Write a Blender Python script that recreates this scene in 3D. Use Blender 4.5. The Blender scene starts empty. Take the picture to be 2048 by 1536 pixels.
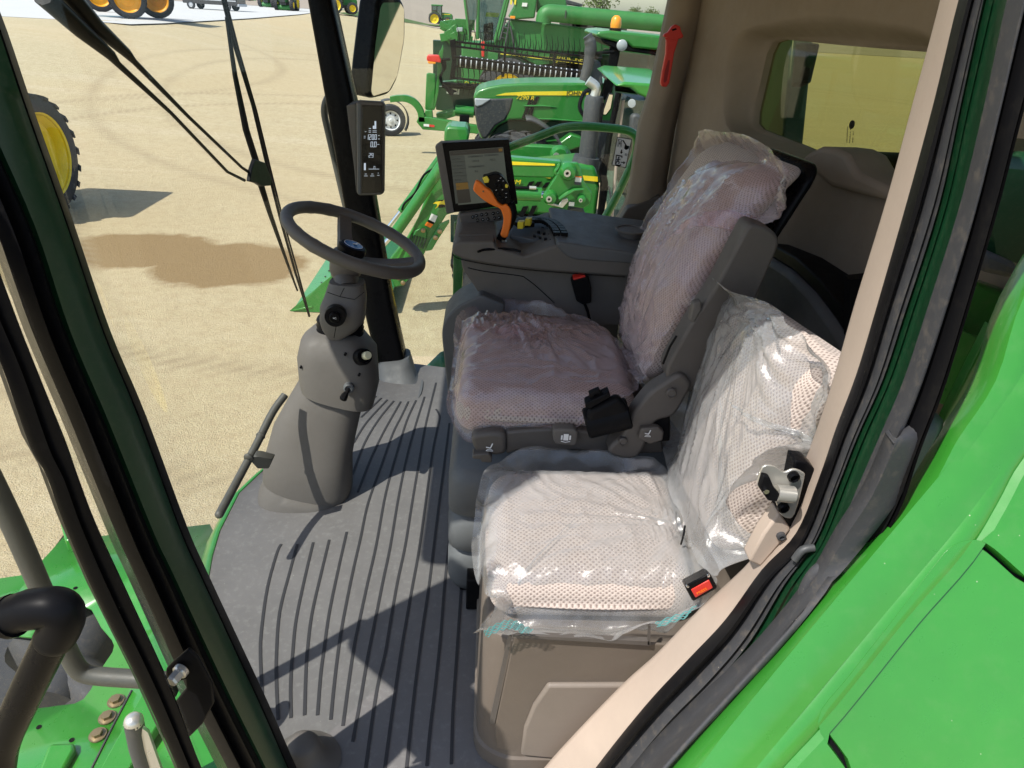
import bpy, bmesh, math, random
from mathutils import Vector, Matrix, noise
from math import sin, cos, pi, radians, sqrt, atan2, hypot, exp

# ---------------- camera, world, sun, exposure ----------------
scene = bpy.context.scene
F_PX = 1361.0; CAM = Vector((0, 0, 3.4)); PITCH = radians(29); YAW = radians(3.0); ROLL = math.atan(0.06)
fwd = Vector((sin(YAW)*cos(PITCH), cos(YAW)*cos(PITCH), -sin(PITCH)))
r0 = Vector((cos(YAW), -sin(YAW), 0)); u0 = r0.cross(fwd)
rt = r0*cos(ROLL)+u0*sin(ROLL); up = -r0*sin(ROLL)+u0*cos(ROLL)
cd = bpy.data.cameras.new('camera'); cam = bpy.data.objects.new('camera', cd)
scene.collection.objects.link(cam); scene.camera = cam
cd.sensor_width = 36; cd.lens = 36*F_PX/2048; cd.clip_start = 0.02; cd.clip_end = 3000
cam.matrix_world = Matrix(((rt.x, up.x, -fwd.x, CAM.x), (rt.y, up.y, -fwd.y, CAM.y), (rt.z, up.z, -fwd.z, CAM.z), (0, 0, 0, 1)))

SUN_EL = radians(55); SUN_DIR = Vector((-0.80, -0.60, 0)).normalized()   # horizontal direction towards the sun
sun_vec = SUN_DIR*cos(SUN_EL)+Vector((0, 0, sin(SUN_EL)))
world = bpy.data.worlds.new('World'); scene.world = world; world.use_nodes = True
wn = world.node_tree
sky = wn.nodes.new('ShaderNodeTexSky'); sky.sky_type = 'NISHITA'; sky.sun_disc = False
sky.sun_elevation = SUN_EL; sky.sun_rotation = atan2(SUN_DIR.x, SUN_DIR.y); sky.air_density = 1.0; sky.dust_density = 1.2
wn.links.new(sky.outputs[0], wn.nodes['Background'].inputs[0]); wn.nodes['Background'].inputs[1].default_value = 0.15
sd = bpy.data.lights.new('sun', 'SUN'); sd.energy = 4.6; sd.angle = radians(0.5); sd.color = (1, 0.955, 0.88)
sun = bpy.data.objects.new('sun', sd); scene.collection.objects.link(sun); sun.rotation_euler = (-sun_vec).to_track_quat('-Z', 'Y').to_euler()
sun.location = (-20, -15, 30)
scene.view_settings.view_transform = 'Standard'; scene.view_settings.look = 'None'; scene.view_settings.exposure = 0.42
scene.view_settings.gamma = 1
scene.cycles.max_bounces = 8; scene.cycles.transparent_max_bounces = 16; scene.cycles.diffuse_bounces = 3; scene.cycles.glossy_bounces = 3
scene.cycles.caustics_reflective = False; scene.cycles.caustics_refractive = False

FZ = 1.95   # cab floor
def P(px, py, x=None, y=None, z=None, d=None, pl=None):
    """world point seen at a photo pixel, on a given world plane"""
    v = fwd*F_PX + rt*(px-1024) - up*(py-768)
    if x is not None: t = (x-CAM.x)/v.x
    elif y is not None: t = (y-CAM.y)/v.y
    elif z is not None: t = (z-CAM.z)/v.z
    elif pl is not None: t = (pl[0]-CAM).dot(pl[1])/v.dot(pl[1])
    else: t = d/F_PX
    return CAM+v*t
CR = {1: (840, 0, .24414), 2: (750, 350, .24414), 3: (860, 260, .146484), 4: (600, 0, .390625), 5: (1200, 0, .41471), 6: (0, 950, .38141),
      7: (400, 350, .29297), 8: (380, 700, .302734), 9: (860, 560, .29297), 10: (860, 900, .414), 11: (1400, 400, .31641), 12: (1400, 850, .31641),
      13: (680, 0, .26042), 14: (0, 450, .390625), 15: (1150, 240, .33852), 16: (1700, 300, .390625), 18: (0, 1000, .34895), 19: (350, 0, .18066),
      20: (0, 0, .1709), 21: (0, 0, .3418), 22: (400, 1000, .34904), 23: (640, 740, .23432), 24: (1000, 180, .19531), 25: (580, 240, .26049), 0: (0, 0, 1)}
def K(c, pts, **kw):
    x0, y0, s = CR[c]
    return [P(x0+a[0]*s, y0+a[1]*s, **kw) for a in pts]

# ---------------- object helpers ----------------
COL = scene.collection
def link(o, parent=None):
    COL.objects.link(o)
    if parent: o.parent = parent; o.matrix_parent_inverse = parent.matrix_world.inverted() if False else Matrix.Identity(4)
    return o
def tag(o, label=None, cat=None, group=None, kind=None):
    if label: o['label'] = label
    if cat: o['category'] = cat
    if group: o['group'] = group
    if kind: o['kind'] = kind
    return o
def thing(name, label, cat, loc=(0, 0, 0), group=None):
    o = bpy.data.objects.new(name, None); o.empty_display_size = 0.1; COL.objects.link(o); o.location = loc
    tag(o, label, cat, group); ORIG[o.name] = Vector(loc); return o
ORIG = {}
class MB:
    def __init__(s): s.v = []; s.f = []; s.uv = None; s.sm = []
    def add(s, verts, faces, smooth=None):
        n = len(s.v); s.v += [Vector(p) for p in verts]; s.f += [tuple(i+n for i in f) for f in faces]
        return s
    def slab(s, pts, vec):
        pts = [Vector(p) for p in pts]; vec = Vector(vec); n = len(pts)
        nr = Vector((0, 0, 0))
        for i in range(n): nr += pts[i].cross(pts[(i+1) % n])
        if nr.dot(vec) > 0: pts = pts[::-1]
        fs = [tuple(range(n)), tuple(range(2*n-1, n-1, -1))]
        fs += [(i, i+n, (i+1) % n+n, (i+1) % n) for i in range(n)]
        # orientation: cap faces away from vec
        return s.add(pts+[p+vec for p in pts], [f for f in fs])
    def box(s, lo, hi, rot=None, org=None):
        lo, hi = Vector(lo), Vector(hi)
        vs = [Vector((x, y, z)) for z in (lo.z, hi.z) for y in (lo.y, hi.y) for x in (lo.x, hi.x)]
        if rot is not None:
            c = Vector(org) if org is not None else (lo+hi)/2
            vs = [rot @ (p-c)+c for p in vs]
        return s.add(vs, [(0, 2, 3, 1), (4, 5, 7, 6), (0, 1, 5, 4), (2, 6, 7, 3), (0, 4, 6, 2), (1, 3, 7, 5)])
    def obox(s, c, ax, ay, az):
        """box by centre and three half-axis vectors"""
        c, ax, ay, az = map(Vector, (c, ax, ay, az))
        vs = [c+ax*i+ay*j+az*k for k in (-1, 1) for j in (-1, 1) for i in (-1, 1)]
        return s.add(vs, [(0, 2, 3, 1), (4, 5, 7, 6), (0, 1, 5, 4), (2, 6, 7, 3), (0, 4, 6, 2), (1, 3, 7, 5)])
    def rings(s, rings, closed=True, cap=True):
        n = len(rings[0]); vs = [p for r in rings for p in r]; fs = []
        for i in range(len(rings)-1):
            for j in range(n if closed else n-1):
                k = (j+1) % n
                fs.append((i*n+j, i*n+k, (i+1)*n+k, (i+1)*n+j))
        if cap and closed:
            fs.append(tuple(range(n-1, -1, -1))); fs.append(tuple((len(rings)-1)*n+j for j in range(n)))
        return s.add(vs, fs)
    def tube(s, path, r, n=12, cap=True, flat=1.0, closed=False):
        path = [Vector(p) for p in path]; m = len(path)
        rs = r if isinstance(r, (list, tuple)) else [r]*m
        rings = []; prev = None
        for i, p in enumerate(path):
            if closed: t = (path[(i+1) % m]-path[i-1]).normalized()
            else: t = (path[min(i+1, m-1)]-path[max(i-1, 0)]).normalized()
            if prev is None:
                a = Vector((0, 0, 1)) if abs(t.z) < .9 else Vector((1, 0, 0)); u = t.cross(a).normalized()
            else: u = (prev-t*prev.dot(t)).normalized()
            prev = u; w = t.cross(u)
            rings.append([p+(u*cos(2*pi*k/n)+w*sin(2*pi*k/n)*flat)*rs[i] for k in range(n)])
        if closed: rings.append(rings[0]); cap = False
        return s.rings(rings, True, cap)
    def lathe(s, prof, c, axis, n=32, cap=True):
        c = Vector(c); ax = Vector(axis).normalized(); a = Vector((0, 0, 1)) if abs(ax.z) < .9 else Vector((1, 0, 0))
        u = ax.cross(a).normalized(); w = ax.cross(u)
        return s.rings([[c+ax*h+(u*cos(2*pi*k/n)+w*sin(2*pi*k/n))*r for k in range(n)] for r, h in prof], True, cap)
    def grid(s, pts):
        n = len(pts[0]); m = len(pts)
        return s.add([p for r in pts for p in r], [(i*n+j, i*n+j+1, (i+1)*n+j+1, (i+1)*n+j) for i in range(m-1) for j in range(n-1)])
    def build(s, name, mat, parent=None, bevel=0, seg=2, sharp=38, smooth=True, solid=0, fix=True, sub=0, uv=None):
        me = bpy.data.meshes.new(name)
        off = ORIG.get(parent.name, Vector((0, 0, 0))) if parent else Vector((0, 0, 0))
        me.from_pydata([tuple(p-off) for p in s.v], [], s.f); me.update()
        if fix:
            bm = bmesh.new(); bm.from_mesh(me)
            bmesh.ops.remove_doubles(bm, verts=bm.verts, dist=1e-6)
            bmesh.ops.recalc_face_normals(bm, faces=bm.faces); bm.to_mesh(me); bm.free()
        me.materials.append(mat)
        if smooth and len(me.polygons):
            me.polygons.foreach_set('use_smooth', [True]*len(me.polygons)); me.set_sharp_from_angle(angle=radians(sharp))
        o = bpy.data.objects.new(name, me); COL.objects.link(o)
        if parent: o.parent = parent; ORIG[o.name] = off
        if solid:
            md = o.modifiers.new('solid', 'SOLIDIFY'); md.thickness = solid; md.offset = 0
        if bevel:
            md = o.modifiers.new('bevel', 'BEVEL'); md.width = bevel; md.segments = seg; md.limit_method = 'ANGLE'; md.angle_limit = radians(35); md.harden_normals = False
        if sub:
            md = o.modifiers.new('sub', 'SUBSURF'); md.levels = sub; md.render_levels = sub
        return o
def cr(pts, n=6, closed=False):
    """Catmull-Rom through points"""
    pts = [Vector(p) for p in pts]; m = len(pts); out = []
    for i in range(m if closed else m-1):
        if closed: a, b, c, d = pts[i-1], pts[i], pts[(i+1) % m], pts[(i+2) % m]
        else: a, b, c, d = pts[max(i-1, 0)], pts[i], pts[i+1], pts[min(i+2, m-1)]
        for k in range(n):
            t = k/n; out.append(.5*((2*b)+(-a+c)*t+(2*a-5*b+4*c-d)*t*t+(-a+3*b-3*c+d)*t**3))
    if not closed: out.append(pts[-1])
    return out
def fillet(pts, r, n=5, closed=False):
    """polyline with rounded corners"""
    pts = [Vector(p) for p in pts]; m = len(pts); out = [] if closed else [pts[0]]
    rr = r if isinstance(r, (list, tuple)) else [r]*m
    for i in (range(m) if closed else range(1, m-1)):
        a, b, c = pts[i-1], pts[i], pts[(i+1) % m]
        d1 = min(rr[i], (a-b).length*.45); d2 = min(rr[i], (c-b).length*.45)
        p, q = b+(a-b).normalized()*d1, b+(c-b).normalized()*d2
        for k in range(n+1):
            t = k/n; out.append(p*(1-t)**2+b*2*t*(1-t)+q*t*t)
    if not closed: out.append(pts[-1])
    return out
def pxloft(mb, secs, n=28, e=2.6, cap=True, c=0, back=None):
    """sections seen in the photo: (left px, right px, y of centre, half depth[, depth axis])"""
    x0, y0, s = CR[c]; rings = []
    for sec in secs:
        L, R, y, b = sec[:4]
        l = P(x0+L[0]*s, y0+L[1]*s, y=y); r = P(x0+R[0]*s, y0+R[1]*s, y=y)
        ctr = (l+r)/2; a = (r-l)/2; bb = Vector(sec[4]).normalized()*b if len(sec) > 4 else Vector((0, b, 0))
        ring = []
        for k in range(n):
            t = 2*pi*k/n; cx, sx = cos(t), sin(t)
            ring.append(ctr+a*(abs(cx)**(2/e))*(1 if cx >= 0 else -1)+bb*(abs(sx)**(2/e))*(1 if sx >= 0 else -1))
        rings.append(ring)
    return mb.rings(rings, True, cap)
def rbox(c8, r, n=14, bulge=(0, 0, 0), dims=None):
    """rounded box warped to 8 corners: order (u,v,w) bits 0..7; returns grids of points on six sides"""
    c8 = [Vector(p) for p in c8]
    if dims is None:
        dims = ((c8[1]-c8[0]).length, (c8[2]-c8[0]).length, (c8[4]-c8[0]).length)
    def warp(q):
        u, v, w = [(q[i]/dims[i]+.5) for i in range(3)]
        p = Vector((0, 0, 0))
        for k in range(8):
            p += c8[k]*((u if k & 1 else 1-u)*(v if k & 2 else 1-v)*(w if k & 4 else 1-w))
        return p
    inner = [max(d/2-r, 0.0001) for d in dims]
    def rnd(q):
        c = [max(-inner[i], min(inner[i], q[i])) for i in range(3)]
        dlt = Vector([q[i]-c[i] for i in range(3)])
        if dlt.length > 1e-9: dlt = dlt.normalized()*min(r, *(d/2 for d in dims))
        s = [1-(c[i]/inner[i])**2 if inner[i] > .001 else 0 for i in range(3)]
        out = [c[i]+dlt[i] for i in range(3)]
        # bulge faces
        out[2] += (bulge[2] if q[2] > 0 else 0)*s[0]*s[1]
        out[0] += math.copysign(bulge[0], q[0])*s[1]*s[2]*(abs(q[0]) >= inner[0])
        out[1] += math.copysign(bulge[1], q[1])*s[0]*s[2]*(abs(q[1]) >= inner[1])
        return out
    def axis_pts(i):
        rr = min(r, dims[i]/2*.98); L = dims[i]/2
        e = [L-rr+rr*sin(k*pi/2/5)*1.0 for k in range(6)]
        e = [L-rr*(1-k/5.0) for k in range(6)]
        mid = [(-(L-rr))+2*(L-rr)*k/n for k in range(1, n)]
        return [-x for x in e[::-1]]+mid+e
    A = [axis_pts(i) for i in range(3)]
    faces = []
    for ax in range(3):
        i, j = [(1, 2), (0, 2), (0, 1)][ax]
        for sgn in (-1, 1):
            g = []; uv = []
            for a in A[i]:
                row = []; ur = []
                for b in A[j]:
                    q = [0, 0, 0]; q[ax] = sgn*dims[ax]/2; q[i] = a; q[j] = b
                    row.append(warp(rnd(q)))
                    # fabric coordinates unfolded over the edges
                    if ax == 2: ur.append((a, b))
                    elif ax == 0: ur.append((sgn*dims[0]/2+sgn*(dims[2]/2-b), a))
                    else: ur.append((a, sgn*dims[1]/2+sgn*(dims[2]/2-b)))
                g.append(row); uv.append(ur)
            faces.append((g, uv))
    return faces
def build_rbox(name, mat, parent, c8, r, n=14, bulge=(0, 0, 0), disp=None):
    fs = rbox(c8, r, n, bulge); me = bpy.data.meshes.new(name); V = []; Fc = []; UV = []
    for g, uv in fs:
        b = len(V); m = len(g[0])
        for row in g: V += row
        for i in range(len(g)-1):
            for j in range(m-1):
                Fc.append((b+i*m+j, b+i*m+j+1, b+(i+1)*m+j+1, b+(i+1)*m+j)); UV += [uv[i][j], uv[i][j+1], uv[i+1][j+1], uv[i+1][j]]
    off = ORIG.get(parent.name, Vector((0, 0, 0))) if parent else Vector((0, 0, 0))
    if disp: V = [p+disp(p) for p in V]
    me.from_pydata([tuple(p-off) for p in V], [], Fc); ul = me.uv_layers.new(name='UVMap')
    for i, u in enumerate(UV): ul.data[i].uv = u
    bm = bmesh.new(); bm.from_mesh(me); bmesh.ops.remove_doubles(bm, verts=bm.verts, dist=1e-5)
    bmesh.ops.recalc_face_normals(bm, faces=bm.faces); bm.to_mesh(me); bm.free()
    me.polygons.foreach_set('use_smooth', [True]*len(me.polygons)); me.materials.append(mat)
    o = bpy.data.objects.new(name, me); COL.objects.link(o)
    if parent: o.parent = parent; ORIG[o.name] = off
    return o
FONT = None
def text(name, body, mat, parent, org, right, upv, size, depth=0.002, align='LEFT', bold=0, shear=0, sx=1.0):
    """mesh lettering lying in the plane (right, up) at org"""
    cu = bpy.data.curves.new(name, 'FONT'); cu.body = body; cu.size = size; cu.align_x = align; cu.extrude = depth; cu.offset = bold; cu.shear = shear
    cu.resolution_u = 3
    to = bpy.data.objects.new(name+'_tmp', cu); COL.objects.link(to)
    dg = bpy.context.evaluated_depsgraph_get(); me = bpy.data.meshes.new_from_object(to.evaluated_get(dg)); bpy.data.objects.remove(to)
    right = Vector(right).normalized(); n = right.cross(Vector(upv)).normalized(); u = n.cross(right)
    off = ORIG.get(parent.name, Vector((0, 0, 0))) if parent else Vector((0, 0, 0))
    M = Matrix(((right.x*sx, u.x, n.x, org[0]-off.x), (right.y*sx, u.y, n.y, org[1]-off.y), (right.z*sx, u.z, n.z, org[2]-off.z), (0, 0, 0, 1)))
    me.transform(M); me.materials.clear(); me.materials.append(mat); me.name = name
    o = bpy.data.objects.new(name, me); COL.objects.link(o)
    if parent: o.parent = parent
    return o

# ---------------- materials ----------------
def new_mat(name):
    m = bpy.data.materials.new(name); m.use_nodes = True; nt = m.node_tree; b = nt.nodes['Principled BSDF']; return m, nt, b
def nd(nt, t, **kw):
    n = nt.nodes.new('ShaderNode'+t)
    for k, v in kw.items(): setattr(n, k, v)
    return n
def coords(nt, scale=(1, 1, 1), kind='Object', rot=(0, 0, 0)):
    tc = nd(nt, 'TexCoord'); mp = nd(nt, 'Mapping'); mp.inputs['Scale'].default_value = scale; mp.inputs['Rotation'].default_value = rot
    nt.links.new(tc.outputs[kind], mp.inputs[0]); return mp.outputs[0]
def tex_noise(nt, vec, scale, detail=4, rough=.6):
    n = nd(nt, 'TexNoise'); n.inputs['Scale'].default_value = scale; n.inputs['Detail'].default_value = detail; n.inputs['Roughness'].default_value = rough
    nt.links.new(vec, n.inputs['Vector']); return n.outputs[0]
def ramp(nt, fac, stops):
    r = nd(nt, 'ValToRGB'); el = r.color_ramp.elements
    while len(el) > 2: el.remove(el[-1])
    for i, (p, c) in enumerate(stops):
        e = el[i] if i < 2 else el.new(p)
        e.position = p; e.color = (*c, 1) if len(c) == 3 else c
    nt.links.new(fac, r.inputs[0]); return r.outputs[0]
def mixc(nt, fac, a, b, mode='MIX'):
    m = nd(nt, 'MixRGB', blend_type=mode)
    for i, x in zip((0, 1, 2), (fac, a, b)):
        if hasattr(x, 'node'): nt.links.new(x, m.inputs[i])
        else: m.inputs[i].default_value = x if i == 0 else (*x, 1)
    return m.outputs[0]
def bump(nt, b, h, strength=.2, dist=.01):
    n = nd(nt, 'Bump'); n.inputs['Strength'].default_value = strength; n.inputs['Distance'].default_value = dist
    nt.links.new(h, n.inputs['Height']); nt.links.new(n.outputs[0], b.inputs['Normal']); return n
def paint(name, col, rough=.35, metal=0, spec=.5, specks=0, dirt=.25, dirtcol=(.35, .3, .22), grain=0, scale=3, coat=0, gdist=.0006, gscale=900):
    m, nt, b = new_mat(name); v = coords(nt)
    n1 = tex_noise(nt, v, scale, 6, .65); n2 = tex_noise(nt, v, scale*9, 5, .7)
    c = mixc(nt, ramp(nt, n1, [(.3, (0, 0, 0)), (.7, (1, 1, 1))]), tuple(x*.88 for x in col), tuple(min(1, x*1.1) for x in col))
    if dirt:
        f = ramp(nt, n2, [(.52, (0, 0, 0)), (.78, (dirt,)*3)]); c = mixc(nt, f, c, dirtcol)
    if specks:   # grains of dust and grit
        vk = nd(nt, 'TexVoronoi'); vk.inputs['Scale'].default_value = 55; nt.links.new(v, vk.inputs['Vector'])
        near = ramp(nt, vk.outputs['Distance'], [(.035, (1, 1, 1)), (.06, (0, 0, 0))]); patch = ramp(nt, tex_noise(nt, v, 6, 4, .7), [(.5, (0, 0, 0)), (.62, (specks,)*3)])
        c = mixc(nt, mixc(nt, 1.0, near, patch, 'MULTIPLY'), c, (.62, .58, .46))
    nt.links.new(c, b.inputs['Base Color'])
    rr = ramp(nt, n2, [(.3, (rough*.85,)*3), (.75, (min(1, rough*1.25),)*3)]); nt.links.new(rr, b.inputs['Roughness'])
    b.inputs['Metallic'].default_value = metal; b.inputs['Specular IOR Level'].default_value = spec
    if coat: b.inputs['Coat Weight'].default_value = coat; b.inputs['Coat Roughness'].default_value = .08
    if grain: bump(nt, b, tex_noise(nt, v, gscale, 2, .5), grain, gdist)
    return m
def plain(name, col, rough=.5, metal=0, emit=None, es=1):
    m, nt, b = new_mat(name); b.inputs['Base Color'].default_value = (*col, 1); b.inputs['Roughness'].default_value = rough; b.inputs['Metallic'].default_value = metal
    if emit: b.inputs['Emission Color'].default_value = (*emit, 1); b.inputs['Emission Strength'].default_value = es
    return m
def fres(nt, f0, bp=None):
    lw = nd(nt, 'LayerWeight'); lw.inputs[0].default_value = .5
    if bp: nt.links.new(bp.outputs[0], lw.inputs['Normal'])
    p = nd(nt, 'Math', operation='POWER'); nt.links.new(lw.outputs['Facing'], p.inputs[0]); p.inputs[1].default_value = 4
    m = nd(nt, 'Math', operation='MULTIPLY_ADD'); nt.links.new(p.outputs[0], m.inputs[0]); m.inputs[1].default_value = .85; m.inputs[2].default_value = f0; m.use_clamp = True
    return m.outputs[0]
def glass(name, tint=(.95, .97, .95), refl=1.45, dust=.03, rough=.02):
    m, nt, b = new_mat(name); out = nt.nodes['Material Output']; nt.nodes.remove(b)
    t = nd(nt, 'BsdfTransparent'); t.inputs[0].default_value = (*tint, 1)
    g = nd(nt, 'BsdfGlossy'); g.inputs['Roughness'].default_value = rough
    fo = fres(nt, (refl-1)**2/(refl+1)**2)
    mx = nd(nt, 'MixShader'); nt.links.new(fo, mx.inputs[0]); nt.links.new(t.outputs[0], mx.inputs[1]); nt.links.new(g.outputs[0], mx.inputs[2])
    d = nd(nt, 'BsdfDiffuse'); d.inputs[0].default_value = (.75, .72, .62, 1)
    v = coords(nt); f = ramp(nt, tex_noise(nt, v, 4, 5, .7), [(.45, (0, 0, 0)), (.8, (dust*2,)*3)])
    m2 = nd(nt, 'MixShader'); nt.links.new(f, m2.inputs[0]); nt.links.new(mx.outputs[0], m2.inputs[1]); nt.links.new(d.outputs[0], m2.inputs[2])
    nt.links.new(m2.outputs[0], out.inputs[0]); return m
def fabric(name):
    m, nt, b = new_mat(name); v = coords(nt, (1, 1, 1), 'UV', (0, 0, radians(45)))
    vo = nd(nt, 'TexVoronoi'); vo.inputs['Scale'].default_value = 122; vo.inputs['Randomness'].default_value = .16; nt.links.new(v, vo.inputs['Vector'])
    v2 = coords(nt); nz = tex_noise(nt, v2, 420, 3, .7)
    base = mixc(nt, nz, (.45, .375, .335), (.60, .515, .465))
    dots = ramp(nt, vo.outputs['Distance'], [(.20, (.85,)*3), (.40, (0, 0, 0))])
    nt.links.new(mixc(nt, dots, base, (.20, .15, .13)), b.inputs['Base Color']); b.inputs['Roughness'].default_value = .95
    b.inputs['Sheen Weight'].default_value = .2
    bump(nt, b, mixc(nt, .4, vo.outputs['Distance'], nz), .8, .004); return m
def film(name, tint, haze, milky, rough=.16):
    """thin wrinkled plastic film"""
    m, nt, b = new_mat(name); out = nt.nodes['Material Output']; nt.nodes.remove(b)
    v = coords(nt); n1 = tex_noise(nt, v, 9, 5, .65); vv = coords(nt, (14, 5, 9)); n2 = tex_noise(nt, vv, 4, 6, .7)
    wv = nd(nt, 'TexNoise'); wv.noise_type = 'RIDGED_MULTIFRACTAL'; wv.inputs['Scale'].default_value = 5; wv.inputs['Detail'].default_value = 3
    nt.links.new(v, wv.inputs['Vector'])
    bp = nd(nt, 'Bump'); bp.inputs['Strength'].default_value = .8; bp.inputs['Distance'].default_value = .010
    wd = nd(nt, 'VectorMath', operation='MULTIPLY_ADD'); nz_ = nd(nt, 'TexNoise'); nz_.inputs['Scale'].default_value = 5; nt.links.new(v, nz_.inputs['Vector'])
    nt.links.new(nz_.outputs[1], wd.inputs[0]); wd.inputs[1].default_value = (.16, .16, .16); nt.links.new(v, wd.inputs[2])
    cv = nd(nt, 'TexVoronoi'); cv.inputs['Scale'].default_value = 17; nt.links.new(wd.outputs[0], cv.inputs['Vector'])
    nt.links.new(mixc(nt, .5, mixc(nt, .4, n2, wv.outputs[0]), cv.outputs['Distance']), bp.inputs['Height'])
    t = nd(nt, 'BsdfTransparent'); t.inputs[0].default_value = (*tint, 1)
    d = nd(nt, 'BsdfDiffuse'); d.inputs[0].default_value = (*milky, 1); nt.links.new(bp.outputs[0], d.inputs['Normal'])
    tl = nd(nt, 'BsdfTranslucent'); tl.inputs[0].default_value = (*milky, 1); nt.links.new(bp.outputs[0], tl.inputs['Normal'])
    ad = nd(nt, 'MixShader'); ad.inputs[0].default_value = .4; nt.links.new(d.outputs[0], ad.inputs[1]); nt.links.new(tl.outputs[0], ad.inputs[2])
    lw = nd(nt, 'LayerWeight'); lw.inputs[0].default_value = .35; nt.links.new(bp.outputs[0], lw.inputs['Normal'])
    f1 = ramp(nt, n1, [(.35, (haze*.6,)*3), (.7, (haze*1.5,)*3)]); ff = nd(nt, 'Math', operation='MULTIPLY_ADD'); nt.links.new(lw.outputs['Facing'], ff.inputs[0]); ff.inputs[1].default_value = .45; nt.links.new(f1, ff.inputs[2])
    ff.use_clamp = True
    mx = nd(nt, 'MixShader'); nt.links.new(ff.outputs[0], mx.inputs[0]); nt.links.new(t.outputs[0], mx.inputs[1]); nt.links.new(ad.outputs[0], mx.inputs[2])
    g = nd(nt, 'BsdfGlossy'); g.inputs['Roughness'].default_value = rough; nt.links.new(bp.outputs[0], g.inputs['Normal'])
    fo = fres(nt, .07, bp)
    m2 = nd(nt, 'MixShader'); nt.links.new(fo, m2.inputs[0]); nt.links.new(mx.outputs[0], m2.inputs[1]); nt.links.new(g.outputs[0], m2.inputs[2])
    nt.links.new(m2.outputs[0], out.inputs[0]); return m

GREEN = (.022, .18, .026)
M = dict(
    green=paint('green_paint', GREEN, .32, dirt=.12, coat=.4), green_near=paint('green_body_paint', (.033, .222, .024), .30, dirt=.14, dirtcol=(.14, .27, .10), scale=3, coat=.6, specks=.6),
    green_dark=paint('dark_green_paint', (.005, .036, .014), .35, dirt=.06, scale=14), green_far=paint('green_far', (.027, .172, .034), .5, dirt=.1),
    yellow=paint('yellow_paint', (.82, .62, .02), .4, dirt=.1), rimyellow=paint('rim_yellow', (.72, .55, .015), .45, dirt=.12), orange_rim=paint('orange_rim', (.85, .38, .01), .45, dirt=.1),
    black=paint('black_plastic', (.007, .007, .008), .40, dirt=.02, spec=.07), rubber=paint('rubber_seal', (.006, .006, .007), .38, spec=.08, specks=.35, dirt=.04, dirtcol=(.16, .14, .11), scale=9),
    dusty=paint('dusty_rubber', (.040, .041, .046), .7, specks=.9, dirt=.3, dirtcol=(.22, .18, .13), scale=6), tyre=paint('tyre_rubber', (.035, .037, .042), .8, dirt=.5, dirtcol=(.15, .13, .11)),
    trim=paint('taupe_trim', (.118, .107, .096), .62, dirt=0, grain=.5), trimdark=paint('dark_taupe_trim', (.095, .084, .076), .55, dirt=0, grain=.5),
    greytrim=paint('grey_trim', (.10, .105, .11), .55, dirt=0, grain=.5), beige=paint('beige_trim', (.42, .34, .28), .6, dirt=.03, grain=.25),
    wall=paint('rear_wall_trim', (.255, .205, .155), .8, dirt=0, grain=.6, gscale=500), base=paint('seat_base_trim', (.130, .106, .086), .6, dirt=.05, grain=.4), baselight=paint('seat_base_light', (.20, .168, .142), .6, dirt=.03, grain=.3),
    mat=paint('floor_mat', (.148, .142, .140), .6, dirt=.55, specks=.7, dirtcol=(.25, .25, .24), scale=6.5, grain=.3), matbase=plain('mat_groove', (.03, .03, .034), .7),
    steel=paint('zinc_steel', (.62, .6, .55), .3, metal=.65, dirt=.1), chrome=plain('chrome', (.75, .76, .78), .12, 1), rust=paint('plated_bolt', (.30, .22, .12), .4, metal=.7, dirt=.6, dirtcol=(.12, .06, .02)),
    red=paint('red_plastic', (.62, .03, .02), .42, dirt=.05), orange=paint('orange_grip', (.92, .20, .012), .5, dirt=0, grain=.4), keyyellow=plain('yellow_key', (.80, .66, .05), .5),
    white=plain('white', (.8, .8, .8), .5), whitepaint=paint('white_rim', (.7, .71, .72), .5, dirt=.2), screen=plain('screen_glass', (.004, .004, .005), .18),
    glass=glass('clear_glass', (.94, .965, .94), 1.35, .006), doorglass=glass('door_glass', (.97, .98, .97), 1.15, .0), tint=glass('tinted_glass', (.31, .34, .15), 1.5, .02), farglass=glass('tractor_glass', (.34, .50, .52), 2.1, .04),
    mirror=plain('mirror_glass', (.86, .84, .8), .03, 1), concrete=None, blackgloss=paint('black_gloss', (.005, .005, .006), .28, dirt=0, spec=.08), greytube=paint('grey_tube', (.07, .07, .062), .5, dirt=.25, dirtcol=(.16, .14, .11), scale=8),
    grille=paint('grille', (.03, .034, .037), .5, dirt=.35, scale=5), lamp=plain('lamp_lens', (.38, .41, .43), .15), amber=plain('amber', (.85, .30, .02), .3), teal=paint('teal_green', (.008, .12, .10), .45, dirt=.1),
    exhaust=paint('exhaust_grey', (.055, .058, .062), .55, dirt=.2), fabric=fabric('seat_fabric'),
    pink=film('pink_film', (.95, .86, .885), .13, (.92, .80, .84), .09), clear=film('clear_film', (.93, .935, .935), .22, (.66, .67, .68), .10), bluefilm=film('print_film', (.4, .75, .75), .5, (.2, .55, .55)),
    beigefar=paint('reel_dark', (.012, .014, .014), .5, dirt=.1), silver=paint('silver_stripe', (.5, .52, .54), .35, dirt=.1), sticker=plain('sticker_white', (.88, .88, .88), .6), paper=plain('label_white', (.75, .75, .72), .6),
)
def smooth01(t): t = max(0, min(1, t)); return t*t*(3-2*t)
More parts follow.
